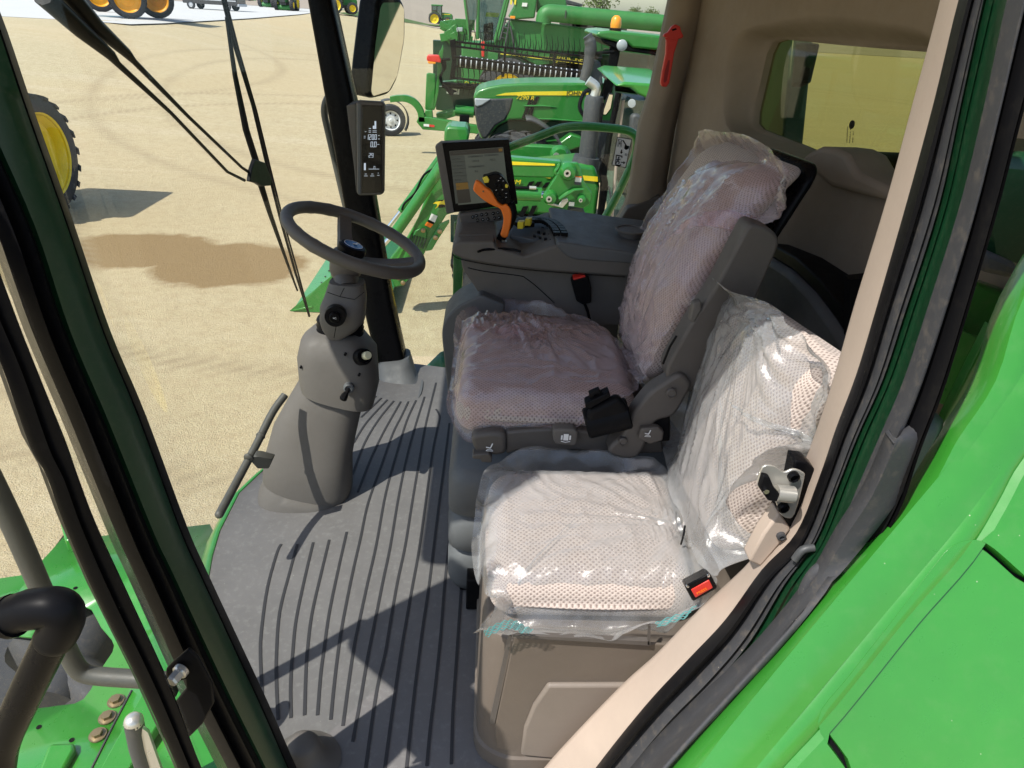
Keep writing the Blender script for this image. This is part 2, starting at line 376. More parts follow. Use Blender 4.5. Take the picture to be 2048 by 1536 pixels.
# ---------------- setting: ground ----------------
def ground_mat():
    m, nt, b = new_mat('gravel'); v = coords(nt)
    n1 = tex_noise(nt, v, .35, 5, .6); n2 = tex_noise(nt, v, 14, 6, .75)
    vo = nd(nt, 'TexVoronoi'); vo.inputs['Scale'].default_value = 38; nt.links.new(v, vo.inputs['Vector'])
    c = mixc(nt, n1, (.42, .34, .175), (.55, .465, .27))
    c = mixc(nt, ramp(nt, n2, [(.38, (0, 0, 0)), (.66, (.85,)*3)]), c, (.42, .32, .19))
    c = mixc(nt, ramp(nt, tex_noise(nt, v, 60, 3, .8), [(.42, (0, 0, 0)), (.62, (.8,)*3)]), c, (.63, .56, .38))
    c = mixc(nt, ramp(nt, tex_noise(nt, v, 85, 2, .6), [(.5, (0, 0, 0)), (.66, (.75,)*3)]), c, (.24, .185, .11))
    vs = coords(nt, (.05, .9, 1), rot=(0, 0, .35)); c = mixc(nt, ramp(nt, tex_noise(nt, vs, 1.1, 5, .7), [(.5, (0, 0, 0)), (.7, (.18,)*3)]), c, (.76, .68, .52))
    c = mixc(nt, ramp(nt, tex_noise(nt, v, 5.5, 8, .8), [(.46, (0, 0, 0)), (.60, (.55,)*3)]), c, (.36, .275, .16))
    c = mixc(nt, ramp(nt, tex_noise(nt, coords(nt, (1, 1, 1), rot=(0, 0, .6)), .09, 5, .7), [(.42, (0, 0, 0)), (.6, (.35,)*3)]), c, (.50, .38, .21))
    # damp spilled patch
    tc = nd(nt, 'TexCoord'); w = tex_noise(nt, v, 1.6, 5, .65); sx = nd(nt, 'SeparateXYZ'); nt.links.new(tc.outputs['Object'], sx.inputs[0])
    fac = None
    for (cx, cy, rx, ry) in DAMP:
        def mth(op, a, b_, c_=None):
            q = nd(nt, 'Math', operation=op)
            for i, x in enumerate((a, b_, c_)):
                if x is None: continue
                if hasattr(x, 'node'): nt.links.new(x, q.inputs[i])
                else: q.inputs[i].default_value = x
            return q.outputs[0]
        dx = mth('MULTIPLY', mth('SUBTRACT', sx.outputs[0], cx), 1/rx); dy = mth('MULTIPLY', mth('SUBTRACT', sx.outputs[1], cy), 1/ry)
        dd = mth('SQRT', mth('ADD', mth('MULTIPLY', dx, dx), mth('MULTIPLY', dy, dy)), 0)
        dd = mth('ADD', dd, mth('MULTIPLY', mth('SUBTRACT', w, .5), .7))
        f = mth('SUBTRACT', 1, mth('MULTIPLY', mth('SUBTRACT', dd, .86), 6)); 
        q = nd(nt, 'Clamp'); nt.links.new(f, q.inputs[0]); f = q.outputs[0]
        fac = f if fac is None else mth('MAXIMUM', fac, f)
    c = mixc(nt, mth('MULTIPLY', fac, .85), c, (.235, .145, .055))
    def mm(op, a, b_=None, c_=None):
        q = nd(nt, 'Math', operation=op)
        for i, x in enumerate((a, b_, c_)):
            if x is None: continue
            if hasattr(x, 'node'): nt.links.new(x, q.inputs[i])
            else: q.inputs[i].default_value = x
        return q.outputs[0]
    trk = None   # curved wheel tracks with tread marks
    for (cx, cy, R0_, wd) in TRACKS:
        dx = mm('SUBTRACT', sx.outputs[0], cx); dy = mm('SUBTRACT', sx.outputs[1], cy); r_ = mm('SQRT', mm('ADD', mm('MULTIPLY', dx, dx), mm('MULTIPLY', dy, dy)))
        band = mm('SUBTRACT', 1, mm('MULTIPLY', mm('ABSOLUTE', mm('SUBTRACT', r_, mm('ADD', R0_, mm('MULTIPLY', w, .3)))), 1/wd)); cl = nd(nt, 'Clamp'); nt.links.new(band, cl.inputs[0])
        an = mm('ARCTAN2', dy, dx); tread = mm('ADD', mm('MULTIPLY', mm('SINE', mm('ADD', mm('MULTIPLY', an, R0_*26), mm('MULTIPLY', mm('ABSOLUTE', mm('SUBTRACT', r_, R0_)), 22))), .35), .6)
        t1 = mm('MULTIPLY', mm('MULTIPLY', cl.outputs[0], tread), n1); trk = t1 if trk is None else mm('MAXIMUM', trk, t1)
    c = mixc(nt, mm('MULTIPLY', trk, 1.5), c, (.34, .265, .155))
    nt.links.new(c, b.inputs['Base Color']); b.inputs['Roughness'].default_value = .95
    h = mixc(nt, .45, mixc(nt, .5, tex_noise(nt, v, 9, 4, .7), tex_noise(nt, v, 26, 3, .6)), tex_noise(nt, v, 75, 3, .7)); bump(nt, b, h, 1.0, .045); return m
def simple_ground(name, a, b_, sc, rough=.9, bs=.3):
    m, nt, b = new_mat(name); v = coords(nt); n = tex_noise(nt, v, sc, 6, .65)
    nt.links.new(mixc(nt, n, a, b_), b.inputs['Base Color']); b.inputs['Roughness'].default_value = rough; bump(nt, b, tex_noise(nt, v, sc*20, 4), bs, .02); return m
d1 = P(280, 500, z=0); d2 = P(455, 528, z=0)
TRACKS = [(-1.0, 16.5, 10.2, .30), (-1.0, 16.5, 12.0, .30), (-16, 4, 11.5, .25), (6, 30, 17.5, .3), (6, 30, 19.4, .3), (-22, 30, 13, .35), (34, 6, 26, .6), (34, 6, 22, .5), (30, 20, 15, .5)]
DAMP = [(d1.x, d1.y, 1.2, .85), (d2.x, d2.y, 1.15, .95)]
def gz(x, y): return 1.65*smooth01((y-10)/26)*smooth01((-x-4)/16)
def Pg(px, py, dz=0):
    """photo pixel onto the gently rising yard"""
    p = P(px, py, z=0.0) if P(px, py, z=0.0).y > 0 else P(px, py, y=150)
    v = (fwd*F_PX+rt*(px-1024)-up*(py-768)).normalized(); t = 3
    while t < 400:
        q = CAM+v*t
        if q.z <= gz(q.x, q.y)+dz: return q
        t += .02+t*.0008
    return CAM+v*t
g = MB()
xs = [-300+4*i for i in range(75)]+[0, 2, 4, 8, 16, 30, 60, 120, 200, 300]; xs = sorted(set(xs)); ys = [-60, -30, -10, 0, 3, 6]+list(range(8, 60, 2))+[65, 72, 80, 90, 100, 115, 130, 150]
g.grid([[Vector((x, y, gz(x, y))) for x in xs] for y in ys]); go = g.build('ground', ground_mat(), smooth=True, sharp=90, fix=False); tag(go, 'pale sandy gravel yard with a damp brown patch', 'ground', kind='structure')
# concrete apron following the rise: fan of strips between traced near edge and far edge
ne = [(-500, 15), (-200, 22), (0, 33), (150, 41), (260, 49), (330, 47), (500, 37), (600, 29), (640, 24)]
rows = []
for (x, y) in ne:
    a_ = Pg(x, y); row = []
    far = Vector((a_.x*2.2-8, 120, 0)); far = Vector((a_.x-6-(640-x)*.02, 112, 0))
    for k in range(26):
        q = a_.lerp(far, (k/25)**1.5); row.append(Vector((q.x, q.y, gz(q.x, q.y)+.012)))
    rows.append(row)
apo = MB().grid(rows).build('concrete_apron', simple_ground('concrete', (.44, .44, .43), (.55, .54, .52), .6, .8, .1), sharp=90, fix=False); tag(apo, 'pale concrete apron beyond the gravel', 'pavement', kind='structure')
fm = simple_ground('far_field', (.26, .215, .17), (.36, .30, .24), .035); gm = simple_ground('grass_verge', (.05, .09, .02), (.10, .15, .04), .5)
f = MB(); rows = []
for y in (104, 112, 125, 150, 200, 260, 340, 450, 600, 800):
    row = []
    for i in range(61):
        x = -900+30*i; k = max(0, min(1, (40-x)/200)); t = max(0, (y-115)/435)
        xx = x*y/400
        row.append(Vector((xx, y, gz(xx, y)+.03+max(0, y-104)*.002*0+(t**.8)*(3+34*k)+(1.5*noise.noise(Vector((x*.01, y*.01, 0))))*t)))
    rows.append(row)
f.grid(rows); fo = f.build('field', fm, fix=False, sharp=90); tag(fo, 'brown ploughed field rising behind the yard', 'field', kind='structure')
rows = []
for (x, y) in ((640, 20), (700, 31), (760, 38), (850, 51), (1000, 60), (1320, 80)):
    a_ = Pg(x, y); row = []
    for k in range(6):
        q = a_+Vector((0, 1, 0))*(k*5.0); row.append(Vector((q.x, q.y, gz(q.x, q.y)+.05)))
    rows.append(row)
gvo = MB().grid(rows).build('grass_verge', gm, fix=False, sharp=90); tag(gvo, 'green grass verge along the yard edge', 'verge', kind='structure')

# ---------------- operator cab shell ----------------
cab = thing('combine_cab', 'harvester cab shell with taupe rear wall, big curved windscreen and black corner posts', 'cab', (0, 1.8, FZ))
# floor slab below the mat
edge_px = [(800, 722), (762, 735), (700, 790), (600, 880), (520, 945), (478, 985), (440, 1060), (425, 1110), (418, 1150), (430, 1230), (470, 1350), (520, 1460), (560, 1560)]
fl_edge = [P(x, y, z=FZ) for x, y in edge_px]
y_near = .80; X_R = 1.0
poly = [Vector((X_R, 2.74, FZ)), Vector((-.10, 2.74, FZ))]+[Vector((p.x, p.y, FZ)) for p in fl_edge]+[Vector((-.25, y_near, FZ)), Vector((X_R, y_near, FZ))]
MB().slab([p-Vector((0, 0, .012)) for p in poly], (0, 0, -.05)).build('floor_pan', M['green_dark'], cab)
mat_o = MB(); mat_o.slab([p-Vector((0, 0, .003)) for p in poly], (0, 0, -.008)); mo = mat_o.build('floor_mat', M['mat'], cab, bevel=.002)
# grooves between the ribs: thin dark channels with a raised lip
G22 = [[(465, 250), (440, 300), (385, 500), (350, 750), (345, 900), (355, 1110)], [(557, 250), (510, 420), (455, 640), (437, 870), (437, 1050), (447, 1255)],
       [(648, 240), (600, 440), (550, 680), (530, 870), (518, 1050), (520, 1245)], [(740, 225), (690, 430), (640, 650), (615, 850), (605, 1000), (598, 1230)],
       [(840, 180), (790, 400), (740, 640), (710, 850), (690, 1000), (672, 1230)]]
G23 = [([(755, 265), (690, 400), (620, 540), (520, 820), (410, 1130)], [(920, 210), (870, 430), (820, 680), (790, 870), (765, 1080), (748, 1255)]),
       ([(820, 255), (740, 430), (650, 720), (560, 1050)], [(1010, 250), (960, 470), (910, 700), (880, 850), (850, 1050), (818, 1290)]),
       ([(892, 225), (820, 450), (750, 700), (675, 1050)], [(1090, 260), (1050, 450), (1000, 700), (960, 900), (920, 1130), (875, 1380)]),
       ([(990, 105), (900, 470), (850, 750), (790, 1100)], [(1175, 260), (1130, 470), (1090, 700), (1060, 880), (1010, 1100), (945, 1560)]),
       ([(990, 330), (1020, 390), (1000, 500), (960, 700), (905, 1100)], [(1255, 280), (1215, 500), (1180, 700), (1150, 880), (1110, 1150), (1055, 1560)]),
       ([(1105, 450), (1060, 800), (1020, 1100)], [(1340, 260), (1310, 500), (1280, 700), (1260, 850), (1225, 1130), (1180, 1560)]),
       ([(1190, 600), (1150, 1000), (1125, 1250)], [(1425, 260), (1400, 500), (1380, 760), (1350, 1050), (1320, 1300), (1300, 1520)]),
       ([(1250, 1220)], [(1510, 300), (1490, 600), (1470, 900), (1450, 1200), (1440, 1510)]),
       ([(690, 265), (630, 370), (540, 530), (430, 760), (322, 1040)], []), ([(630, 260), (500, 420), (380, 620), (275, 890)], []),
       ([(575, 250), (400, 440), (285, 620)], []), ([(525, 235), (350, 400)], []), ([(480, 220), (400, 275)], [])]
lines = [K(22, l, z=FZ) for l in G22]+[K(23, a, z=FZ)+K(22, b, z=FZ) for a, b in G23]
gr = MB(); lip = MB()
for L in lines:
    C = cr(L, 5); 
    w = .0038
    def ribbon(mb, C, off, w, z):
        A = []; B = []
        for i, p in enumerate(C):
            t = (C[min(i+1, len(C)-1)]-C[max(i-1, 0)]).normalized(); n = Vector((-t.y, t.x, 0))
            A.append(p+n*(off-w)+Vector((0, 0, z))); B.append(p+n*(off+w)+Vector((0, 0, z)))
        A2 = [p-Vector((0, 0, .004)) for p in A]; B2 = [p-Vector((0, 0, .004)) for p in B]
        mb.rings([[a, b_, b2, a2] for a, b_, b2, a2 in zip(A, B, B2, A2)])
    ribbon(gr, C, 0, w, -.0012)
gr.build('mat_groove', M['matbase'], mo, smooth=False)
# ribs between the seams: a faint raised outline near the doorway
# rear wall: plane slightly oblique, with a recessed window
w0 = Vector((.72, 2.75, 2.5)); wn_ = Vector((1, .16, 0)).normalized()
W = (w0, wn_); W2 = (w0+Vector((.085, 0, 0)), wn_)
r1 = K(0, [(1452, 60), (1640, 20), (1905, 62), (1930, 240), (1850, 430), (1690, 350), (1560, 300), (1440, 265)], pl=W)
r3 = K(0, [(1541, 76), (1700, 92), (1905, 108), (1880, 240), (1800, 385), (1700, 338), (1600, 292), (1501, 253)], pl=W2)
def rect_ring(pts, n=10):
    out = []
    idx = [0, 2, 4, 7]
    return [Vector(p) for p in pts]
def wp(y, z): return Vector((w0.x+(2.75-y)*.16, y, z))
outer = [wp(3.0, 3.72), wp(2.0, 3.72), wp(.85, 3.72), wp(.85, 3.1), wp(.85, 1.95), wp(1.6, 1.95), wp(2.2, 1.95), wp(3.0, 1.95)]
def dens(pts, n=6):
    out = []
    for i in range(len(pts)):
        a, b = pts[i], pts[(i+1) % len(pts)]
        out += [a.lerp(b, k/n) for k in range(n)]
    return out
def soft(pts, k=3):  # same count, rounded corners by relaxing
    q = dens(pts)
    for _ in range(k): q = [(q[i-1]+q[i]*2+q[(i+1) % len(q)])/4 for i in range(len(q))]
    return q
R0, R1, R3 = dens(outer), soft(r1, 4), soft(r3, 1)
nx = Vector((1, .16, 0)).normalized()
mids = []
for t in (0, .12, .3, .5, .7, .88, 1):
    ring = [a.lerp(b, t*.85 if t < 1 else 1) for a, b in zip(R1, R3)]
    ring = [a+ (b-a)*(t) for a, b in zip(R1, R3)]
    # cosine-eased depth
    ring = [Vector((R1[i].lerp(R3[i], t).x, R1[i].lerp(R3[i], t).y, R1[i].lerp(R3[i], t).z))+nx*((1-cos(pi*t))/2-t)*.085 for i in range(len(R1))]
    mids.append(ring)
back = [p+nx*.03 for p in R3]
wall = MB().rings([R0, [a.lerp(b, .35) for a, b in zip(R0, R1)], [a.lerp(b, .8) for a, b in zip(R0, R1)]]+mids+[back], True, False)
wall.build('rear_wall', M['wall'], cab, sharp=70)
rg = MB(); rg.add([p+nx*.022 for p in r3], [tuple(range(8))]); rgo = rg.build('rear_window', M['tint'], cab, smooth=False)
# printed mark on the rear glass
q = K(5, [(1185, 600)], pl=W2)[0]
MB().lathe([(.011, 0), (.011, .001)], q+nx*.018, nx, 20).build('glass_mark', M['blackgloss'], rgo)
for i in range(3):
    a = K(5, [(1158+14*i, 690), (1162+14*i, 625)], pl=W2); text('glass_mark', ('TEMPERED', 'SAFETY 43R', 'AS2  M1')[i], M['blackgloss'], rgo, a[0]+nx*.018, (a[1]-a[0]), Vector((0, 1, .0))*-1, .009, .0002)
MB().slab([P(a, b, x=1.35) for a, b in ((1497, 60), (1585, 66), (1560, 330), (1480, 330))], (.1, 0, 0)).build('outer_column', M['green_dark'], cab, bevel=.01)
MB().slab([P(a, b, x=1.30) for a, b in ((1590, 84), (1618, 86), (1600, 165), (1580, 175))], (.05, 0, 0)).build('hose_bundle', M['black'], cab, bevel=.01)
MB().slab([P(a, b, x=1.30) for a, b in ((1690, 300), (1800, 305), (1790, 400), (1680, 400))], (.2, 0, 0)).build('engine_hood', M['black'], cab, bevel=.03)
# lower wall bulge, sill hump and black rail beneath the window
hump = K(5, [(960, 770), (1000, 735), (1060, 706), (1130, 715), (1185, 745), (1215, 800), (1240, 835), (1390, 905), (1420, 980), (1100, 900)], pl=(w0-Vector((.03, 0, 0)), wn_))
MB().slab(hump, nx*.12).build('window_sill', M['wall'], cab, bevel=.03, seg=4)
arc = K(0, [(1490, 505), (1530, 512), (1575, 540), (1620, 585), (1660, 640), (1700, 705), (1740, 790), (1700, 900), (1500, 900)], x=.80)
MB().slab(arc, (.2, .02, 0)).build('rear_storage_box', M['greytrim'], cab, bevel=.02, seg=3)
arc2 = [p+Vector((.015, 0, .035)) for p in arc[:7]]+[p+Vector((.015, 0, 0)) for p in arc[:7][::-1]]
MB().slab(arc2, (.2, .02, 0)).build('storage_box_edge', M['black'], cab, bevel=.005)
MB().box((.80, .86, 1.95), (1.05, 2.7, 2.25)).build('rear_shelf', M['black'], cab, bevel=.02)
# right-hand side: lower wall, post trim, window glass
yr = 2.75
tl = K(0, [(1350, -40), (1343, 0), (1305, 180), (1283, 248), (1273, 313), (1260, 395), (1252, 416), (1232, 451), (1215, 461)], y=yr)
tr = K(0, [(1420, -40), (1396, 60), (1372, 130), (1350, 192), (1335, 260), (1320, 356), (1320, 405), (1325, 450), (1330, 480)], y=yr)
MB().grid([[a+Vector((0, .06, 0)), a, a.lerp(b, .25)-Vector((0, .045, 0)), a.lerp(b, .6)-Vector((0, .05, 0)), b-Vector((0, .01, 0)), b+Vector((.03, .01, 0))] for a, b in zip(tl, tr)]).build('side_post_trim', M['wall'], cab, sharp=80, solid=.004)
lo = K(24, [(1305, 1215), (1640, 1080), (1700, 1300), (1100, 1440), (1190, 1400)], y=yr-.055)
MB().slab(lo, (0, .05, 0)).build('post_foot_trim', M['trimdark'], cab, bevel=.012)
sill_px = [(838, 770), (905, 700), (1000, 650), (1100, 520), (1215, 462), (1330, 470), (1340, 640), (1300, 900), (860, 900)]
MB().slab([Vector((-.10, 2.68, FZ)), Vector((-.10, 2.68, 2.10)), Vector((.25, 2.68, 2.3)), Vector((.55, 2.68, 2.50)), Vector((.75, 2.68, 2.55)), Vector((.75, 2.68, FZ))], (0, .08, 0)).build('side_sill', M['trimdark'], cab, bevel=.02)
MB().slab([Vector((-.42, 2.78, 1.98)), Vector((-.70, 2.78, 3.72)), Vector((.75, 2.78, 3.72)), Vector((.72, 2.78, 2.4)), Vector((.2, 2.78, 2.0))], (0, .004, 0)).build('side_window', M['glass'], cab, smooth=False)
# far front post (black, leaning) with foot cover
def bar_px(secs): return secs
post = MB(); pxloft(post, [((754, 716), (812, 712), 2.72, .055), ((727, 600), (786, 596), 2.73, .055), ((690, 400), (752, 396), 2.75, .055), ((655, 200), (712, 196), 2.77, .055), ((618, -10), (666, -14), 2.80, .055), ((596, -120), (645, -125), 2.82, .055)], n=20, e=5)
pf = post.build('corner_post', M['blackgloss'], cab, sharp=50)
foot = MB(); pxloft(foot, [((736, 815), (845, 775), 2.55, .13), ((752, 795), (840, 768), 2.60, .10), ((758, 760), (832, 750), 2.66, .085), ((757, 730), (824, 722), 2.70, .075), ((758, 714), (820, 708), 2.72, .068)], n=28, e=3.2)
foot.build('post_foot_cover', M['greytrim'], cab, sharp=60)
# windscreen: curved sheet from near post to far post, leaning out at the top
ws = []; bot = [Vector((p.x, p.y, FZ)) for p in fl_edge]
for i, b in enumerate(bot):
    row = []
    for k in range(9):
        t = k/8; row.append(b+Vector((-.30*t-.05*sin(pi*t), (.10 if b.y > 2 else 0)*t, 1.76*t)))
    ws.append(row)
MB().grid(ws).build('windscreen', M['glass'], cab, sharp=90, fix=False)
# green lip that carries the mat edge
lip_o = []
for i, b in enumerate(bot[3:12]):
    lip_o.append([b+Vector((0, 0, -.002)), b+Vector((-.015, 0, -.008)), b+Vector((-.045, 0, -.05)), b+Vector((-.06, 0, -.16))])
MB().grid(lip_o).build('floor_lip', M['green'], cab, solid=.004)
# roof
rf = MB(); rf.box((-1.18, .74, 3.72), (1.15, 3.05, 3.95)); rf.build('roof', M['green'], cab, bevel=.05, seg=4)
MB().box((-1.10, .80, 3.69), (1.05, 2.95, 3.722)).build('headliner', M['beige'], cab, bevel=.01)
# near door opening: stacked sections traced at matching stations
st = [  # beige inner, beige outer, seal lip, seal dirty edge, green strip, grey tube L, grey tube R, black body R
 [(1899, -120), (1958, -120), (1975, -120), (1998, -118), (2015, -117), (2050, -115), (2080, -113), (2160, -110)],
 [(1877, 0), (1917, 0), (1942, 2), (1966, 4), (1985, 5), (2012, 8), (2046, 10), (2110, 12)],
 [(1824, 200), (1868, 202), (1893, 204), (1922, 206), (1938, 208), (1968, 212), (1998, 215), (2048, 222)],
 [(1770, 400), (1814, 402), (1843, 405), (1878, 410), (1892, 412), (1918, 416), (1948, 420), (1994, 428)],
 [(1706, 610), (1753, 614), (1776, 618), (1810, 624), (1824, 626), (1850, 631), (1884, 637), (1930, 645)],
 [(1668, 745), (1712, 750), (1735, 754), (1765, 760), (1778, 763), (1804, 768), (1838, 775), (1886, 785)],
 [(1634, 850), (1672, 856), (1690, 862), (1716, 870), (1728, 874), (1755, 882), (1790, 892), (1840, 905)],
 [(1600, 940), (1640, 950), (1656, 957), (1678, 966), (1690, 971), (1712, 982), (1742, 994), (1800, 1020)],
 [(1560, 1030), (1592, 1066), (1608, 1074), (1630, 1084), (1642, 1090), (1662, 1100), (1690, 1112), (1735, 1132)],
 [(1500, 1122), (1523, 1140), (1540, 1152), (1568, 1170), (1580, 1178), (1606, 1194), (1630, 1208), (1668, 1228)],
 [(1400, 1217), (1450, 1240), (1470, 1256), (1502, 1280), (1516, 1290), (1546, 1312), (1572, 1330), (1612, 1352)],
 [(1310, 1310), (1373, 1322), (1395, 1340), (1430, 1368), (1444, 1380), (1480, 1406), (1508, 1428), (1555, 1458)],
 [(1233, 1380), (1290, 1412), (1310, 1428), (1345, 1456), (1358, 1466), (1396, 1494), (1430, 1518), (1480, 1548)],
 [(1100, 1521), (1191, 1536), (1205, 1552), (1240, 1590), (1250, 1600), (1290, 1630), (1330, 1655), (1400, 1690)],
 [(1040, 1600), (1120, 1640), (1135, 1655), (1170, 1690), (1185, 1700), (1225, 1730), (1270, 1760), (1340, 1800)]]
Y8 = [.84, .78, .765, .735, .73, .70, .68, .655]
S3 = [[P(x, y, y=Y8[k]) for k, (x, y) in enumerate(row)] for row in st]
S3.insert(0, [S3[0][k]+(S3[0][k]-S3[1][k])*((3.72-S3[0][k].z)/max(.02, S3[0][k].z-S3[1][k].z)) for k in range(8)])
cols = [cr([S3[i][k] for i in range(len(S3))], 5) for k in range(8)]
def strip(a, b, mid=(), name='door_frame', mat='rubber', parent=cab, sharp=60, solid=0):
    rows = []
    for A, B in zip(cols[a], cols[b]):
        out = Vector((-.35, -1, 0)).normalized(); row = [A]
        for t, h in mid: row.append(A.lerp(B, t)+out*h)
        row.append(B); rows.append(row)
    return MB().grid(rows).build(name, M[mat], parent, sharp=sharp, solid=solid)
rows = [[a+Vector((.05, .03, 0)), a+Vector((.004, .004, 0)), a.lerp(b, .1), a.lerp(b, .95), b] for a, b in zip(cols[0], cols[1])]
MB().grid(rows).build('door_opening_trim', M['beige'], cab, sharp=80)
ds = strip(1, 2, [(.02, .018), (.25, .026), (.6, .022), (.9, .008)], 'door_seal', 'rubber')
strip(2, 3, [(.1, -.004), (.3, .010), (.55, .012), (.8, -.004)], 'seal_lip', 'dusty', ds)
strip(3, 4, [(.5, -.012)], 'frame_channel', 'green_dark')
strip(4, 5, [(.1, -.01), (.5, -.02), (.9, -.014)], 'frame_recess', 'green_dark')
strip(5, 6, [(.1, .012), (.3, .020), (.5, .024), (.7, .020), (.9, .012)], 'frame_gutter', 'dusty')
strip(6, 7, [(.1, -.006), (.5, .004), (.85, .0), (.97, -.012)], 'outer_post', 'black')
# door latch striker
sk = thing('door_striker', 'shiny zinc door latch striker on the beige door opening trim', 'latch', P(1590, 990, y=.80))
pts = K(12, [(600, 225), (680, 235), (755, 310), (720, 420), (580, 660), (480, 585), (560, 420)], y=.800)
MB().slab(pts, (0, .03, 0)).build('mount_block', M['blackgloss'], sk, bevel=.003)
pts = K(12, [(395, 268), (470, 262), (530, 300), (590, 280), (650, 300), (660, 340), (600, 560), (555, 590), (505, 560), (480, 490), (440, 430), (365, 390)], y=.786)
MB().slab(cr(pts, 3, True), (0, .004, 0)).build('striker_plate', M['steel'], sk, bevel=.001)
a, b = K(12, [(480, 430), (590, 440)], y=.775); MB().tube([a, b], .0125, 20).build('striker_pin', M['steel'], sk)
pts = K(12, [(400, 320), (440, 330), (470, 400), (505, 440), (505, 490), (430, 480), (375, 400)], y=.765)
MB().slab(pts, (0, .010, 0)).build('striker_cap', M['black'], sk, bevel=.002)
for x, y in ((590, 325), (525, 520)):
    c = K(12, [(x, y)], y=.784)[0]; MB().lathe([(.0085, .004), (.0085, -.004), (.006, -.006), (.006, -.001), (0, -.001)], c, (0, 1, 0), 16).build('screw', M['blackgloss'], sk, sharp=30)
c = K(12, [(418, 418)], y=.764)[0]; MB().lathe([(.004, .002), (.004, -.002), (0, -.002)], c, (0, 1, 0), 12).build('screw', M['chrome'], sk)
cv = K(12, [(500, 555), (575, 662), (520, 740), (385, 898), (308, 862), (400, 690)], y=.792)
MB().slab(cv, (0, .03, 0)).build('lower_cover', M['beige'], cab, bevel=.004)
c = K(12, [(515, 707)], y=.788)[0]; MB().lathe([(.007, .004), (.007, -.002), (.004, -.003), (.004, 0), (0, 0)], c, (0, 1, 0), 16).build('cover_screw', M['dusty'], cab)
c = K(12, [(840, 465)], y=.73)[0]
rr = K(12, [(600, 850), (650, 790), (720, 775)], y=.735); MB().tube(cr(rr, 4), .006, 10).build('seal_rod', M['exhaust'], cab)
rr = K(12, [(640, 1160), (660, 1050), (720, 940), (790, 890), (825, 920), (820, 960)], y=.66); MB().tube(cr(rr, 5), .008, 12).build('drain_loop', M['dusty'], cab)

# ---------------- combine body outside the door (right side of the picture) ----------------
hb = thing('harvester_body', 'bright green harvester side panels and black rubber mat beside the door opening', 'machine body', (.7, .5, 2.5))
bp = (P(1700, 1198, y=.60), Vector((-.15, -.85, .5)).normalized())
ed = [(2200, 330), (2048, 580), (1988, 757), (1912, 875), (1875, 945), (1821, 1033), (1716, 1154), (1571, 1336), (1480, 1436), (1390, 1536), (1290, 1650)]
E0 = cr([P(x, y, pl=bp) for x, y in ed], 4)
nb = bp[1]
def off(v, du, dn):  # shift perpendicular to the edge, in plane
    return v
rows = []
for i, p in enumerate(E0):
    t = (E0[min(i+1, len(E0)-1)]-E0[max(i-1, 0)]).normalized(); s = t.cross(nb).normalized()
    if s.dot(Vector((1, 0, -.5))) < 0: s = -s
    rows.append([p-nb*.05, p-nb*.012, p-nb*.002+s*.004, p+s*.018, p+s*.040-nb*.001, p+s*.046-nb*.006, p+s*.052-nb*.001, p+s*.075, p+s*.081-nb*.005, p+s*.09-nb*.001])
mb = MB().grid(rows)
mb.build('panel_flange', M['green_near'], hb, sharp=60)
# main panel with recessed rounded cover
inner = [r[-1] for r in rows]
rec = [(1636, 1442), (1700, 1350), (1790, 1235), (1870, 1130), (1900, 1096), (1935, 1081), (1975, 1088), (2048, 1150), (2200, 1290), (2200, 1800), (1760, 1640), (1690, 1536)]
recp = [P(x, y, pl=bp) for x, y in rec]
rec_s = cr(recp, 4, True)
poly = inner+[P(1100, 1900, pl=bp), P(3200, 1900, pl=bp), P(3200, 700, pl=bp), P(2600, 330, pl=bp)]
# panel face split around the recess: build with bmesh hole fill
def face_with_hole(outer, hole, nrm):
    bm = bmesh.new(); vo_ = [bm.verts.new(p) for p in outer]; vh = [bm.verts.new(p) for p in hole]
    es = [bm.edges.new((vo_[i], vo_[(i+1) % len(vo_)])) for i in range(len(vo_))]+[bm.edges.new((vh[i], vh[(i+1) % len(vh)])) for i in range(len(vh))]
    bmesh.ops.triangle_fill(bm, use_beauty=True, use_dissolve=False, edges=es, normal=nrm)
    bm.verts.index_update(); vs = [v.co.copy() for v in bm.verts]; fs = [[v.index for v in f_.verts] for f_ in bm.faces]; bm.free(); return vs, fs
vs, fs = face_with_hole(poly, rec_s, nb)
pm = MB().add(vs, fs); cen = sum(rec_s, Vector())/len(rec_s)
pm.rings([rec_s, [p+(cen-p)*.006-nb*.004 for p in rec_s], [p+(cen-p)*.012-nb*.022 for p in rec_s]], True, False)
pm.build('side_panel', M['green_near'], hb, sharp=50)
cov = [p+(cen-p)*.045 for p in rec_s]
cm = MB().rings([[p-nb*.03 for p in cov], [p-nb*.012 for p in cov], [p+(cen-p)*.01-nb*.008 for p in cov]], True, True); cm.build('service_cover', M['green_near'], hb, sharp=40)
MB().rings([[p+(cen-p)*.0-nb*.021 for p in rec_s], [p+(cen-p)*.05-nb*.021 for p in rec_s]], True, False).build('cover_gap', M['black'], hb)
# raised fold lines on the panel
for pp in ([(2090, 760), (2048, 815), (1960, 930), (1800, 1120), (1640, 1310), (1500, 1480), (1440, 1560)],):
    L = cr([P(x, y, pl=bp) for x, y in pp], 6); rr = []
    for i, p in enumerate(L):
        t = (L[min(i+1, len(L)-1)]-L[max(i-1, 0)]).normalized(); s = t.cross(nb).normalized(); rr.append([p-s*.028-nb*.001, p-s*.014+nb*.0008, p+nb*.0022, p+s*.014+nb*.0008, p+s*.028-nb*.001])
    MB().grid(rr).build('panel_fold', M['green_near'], hb, sharp=90)
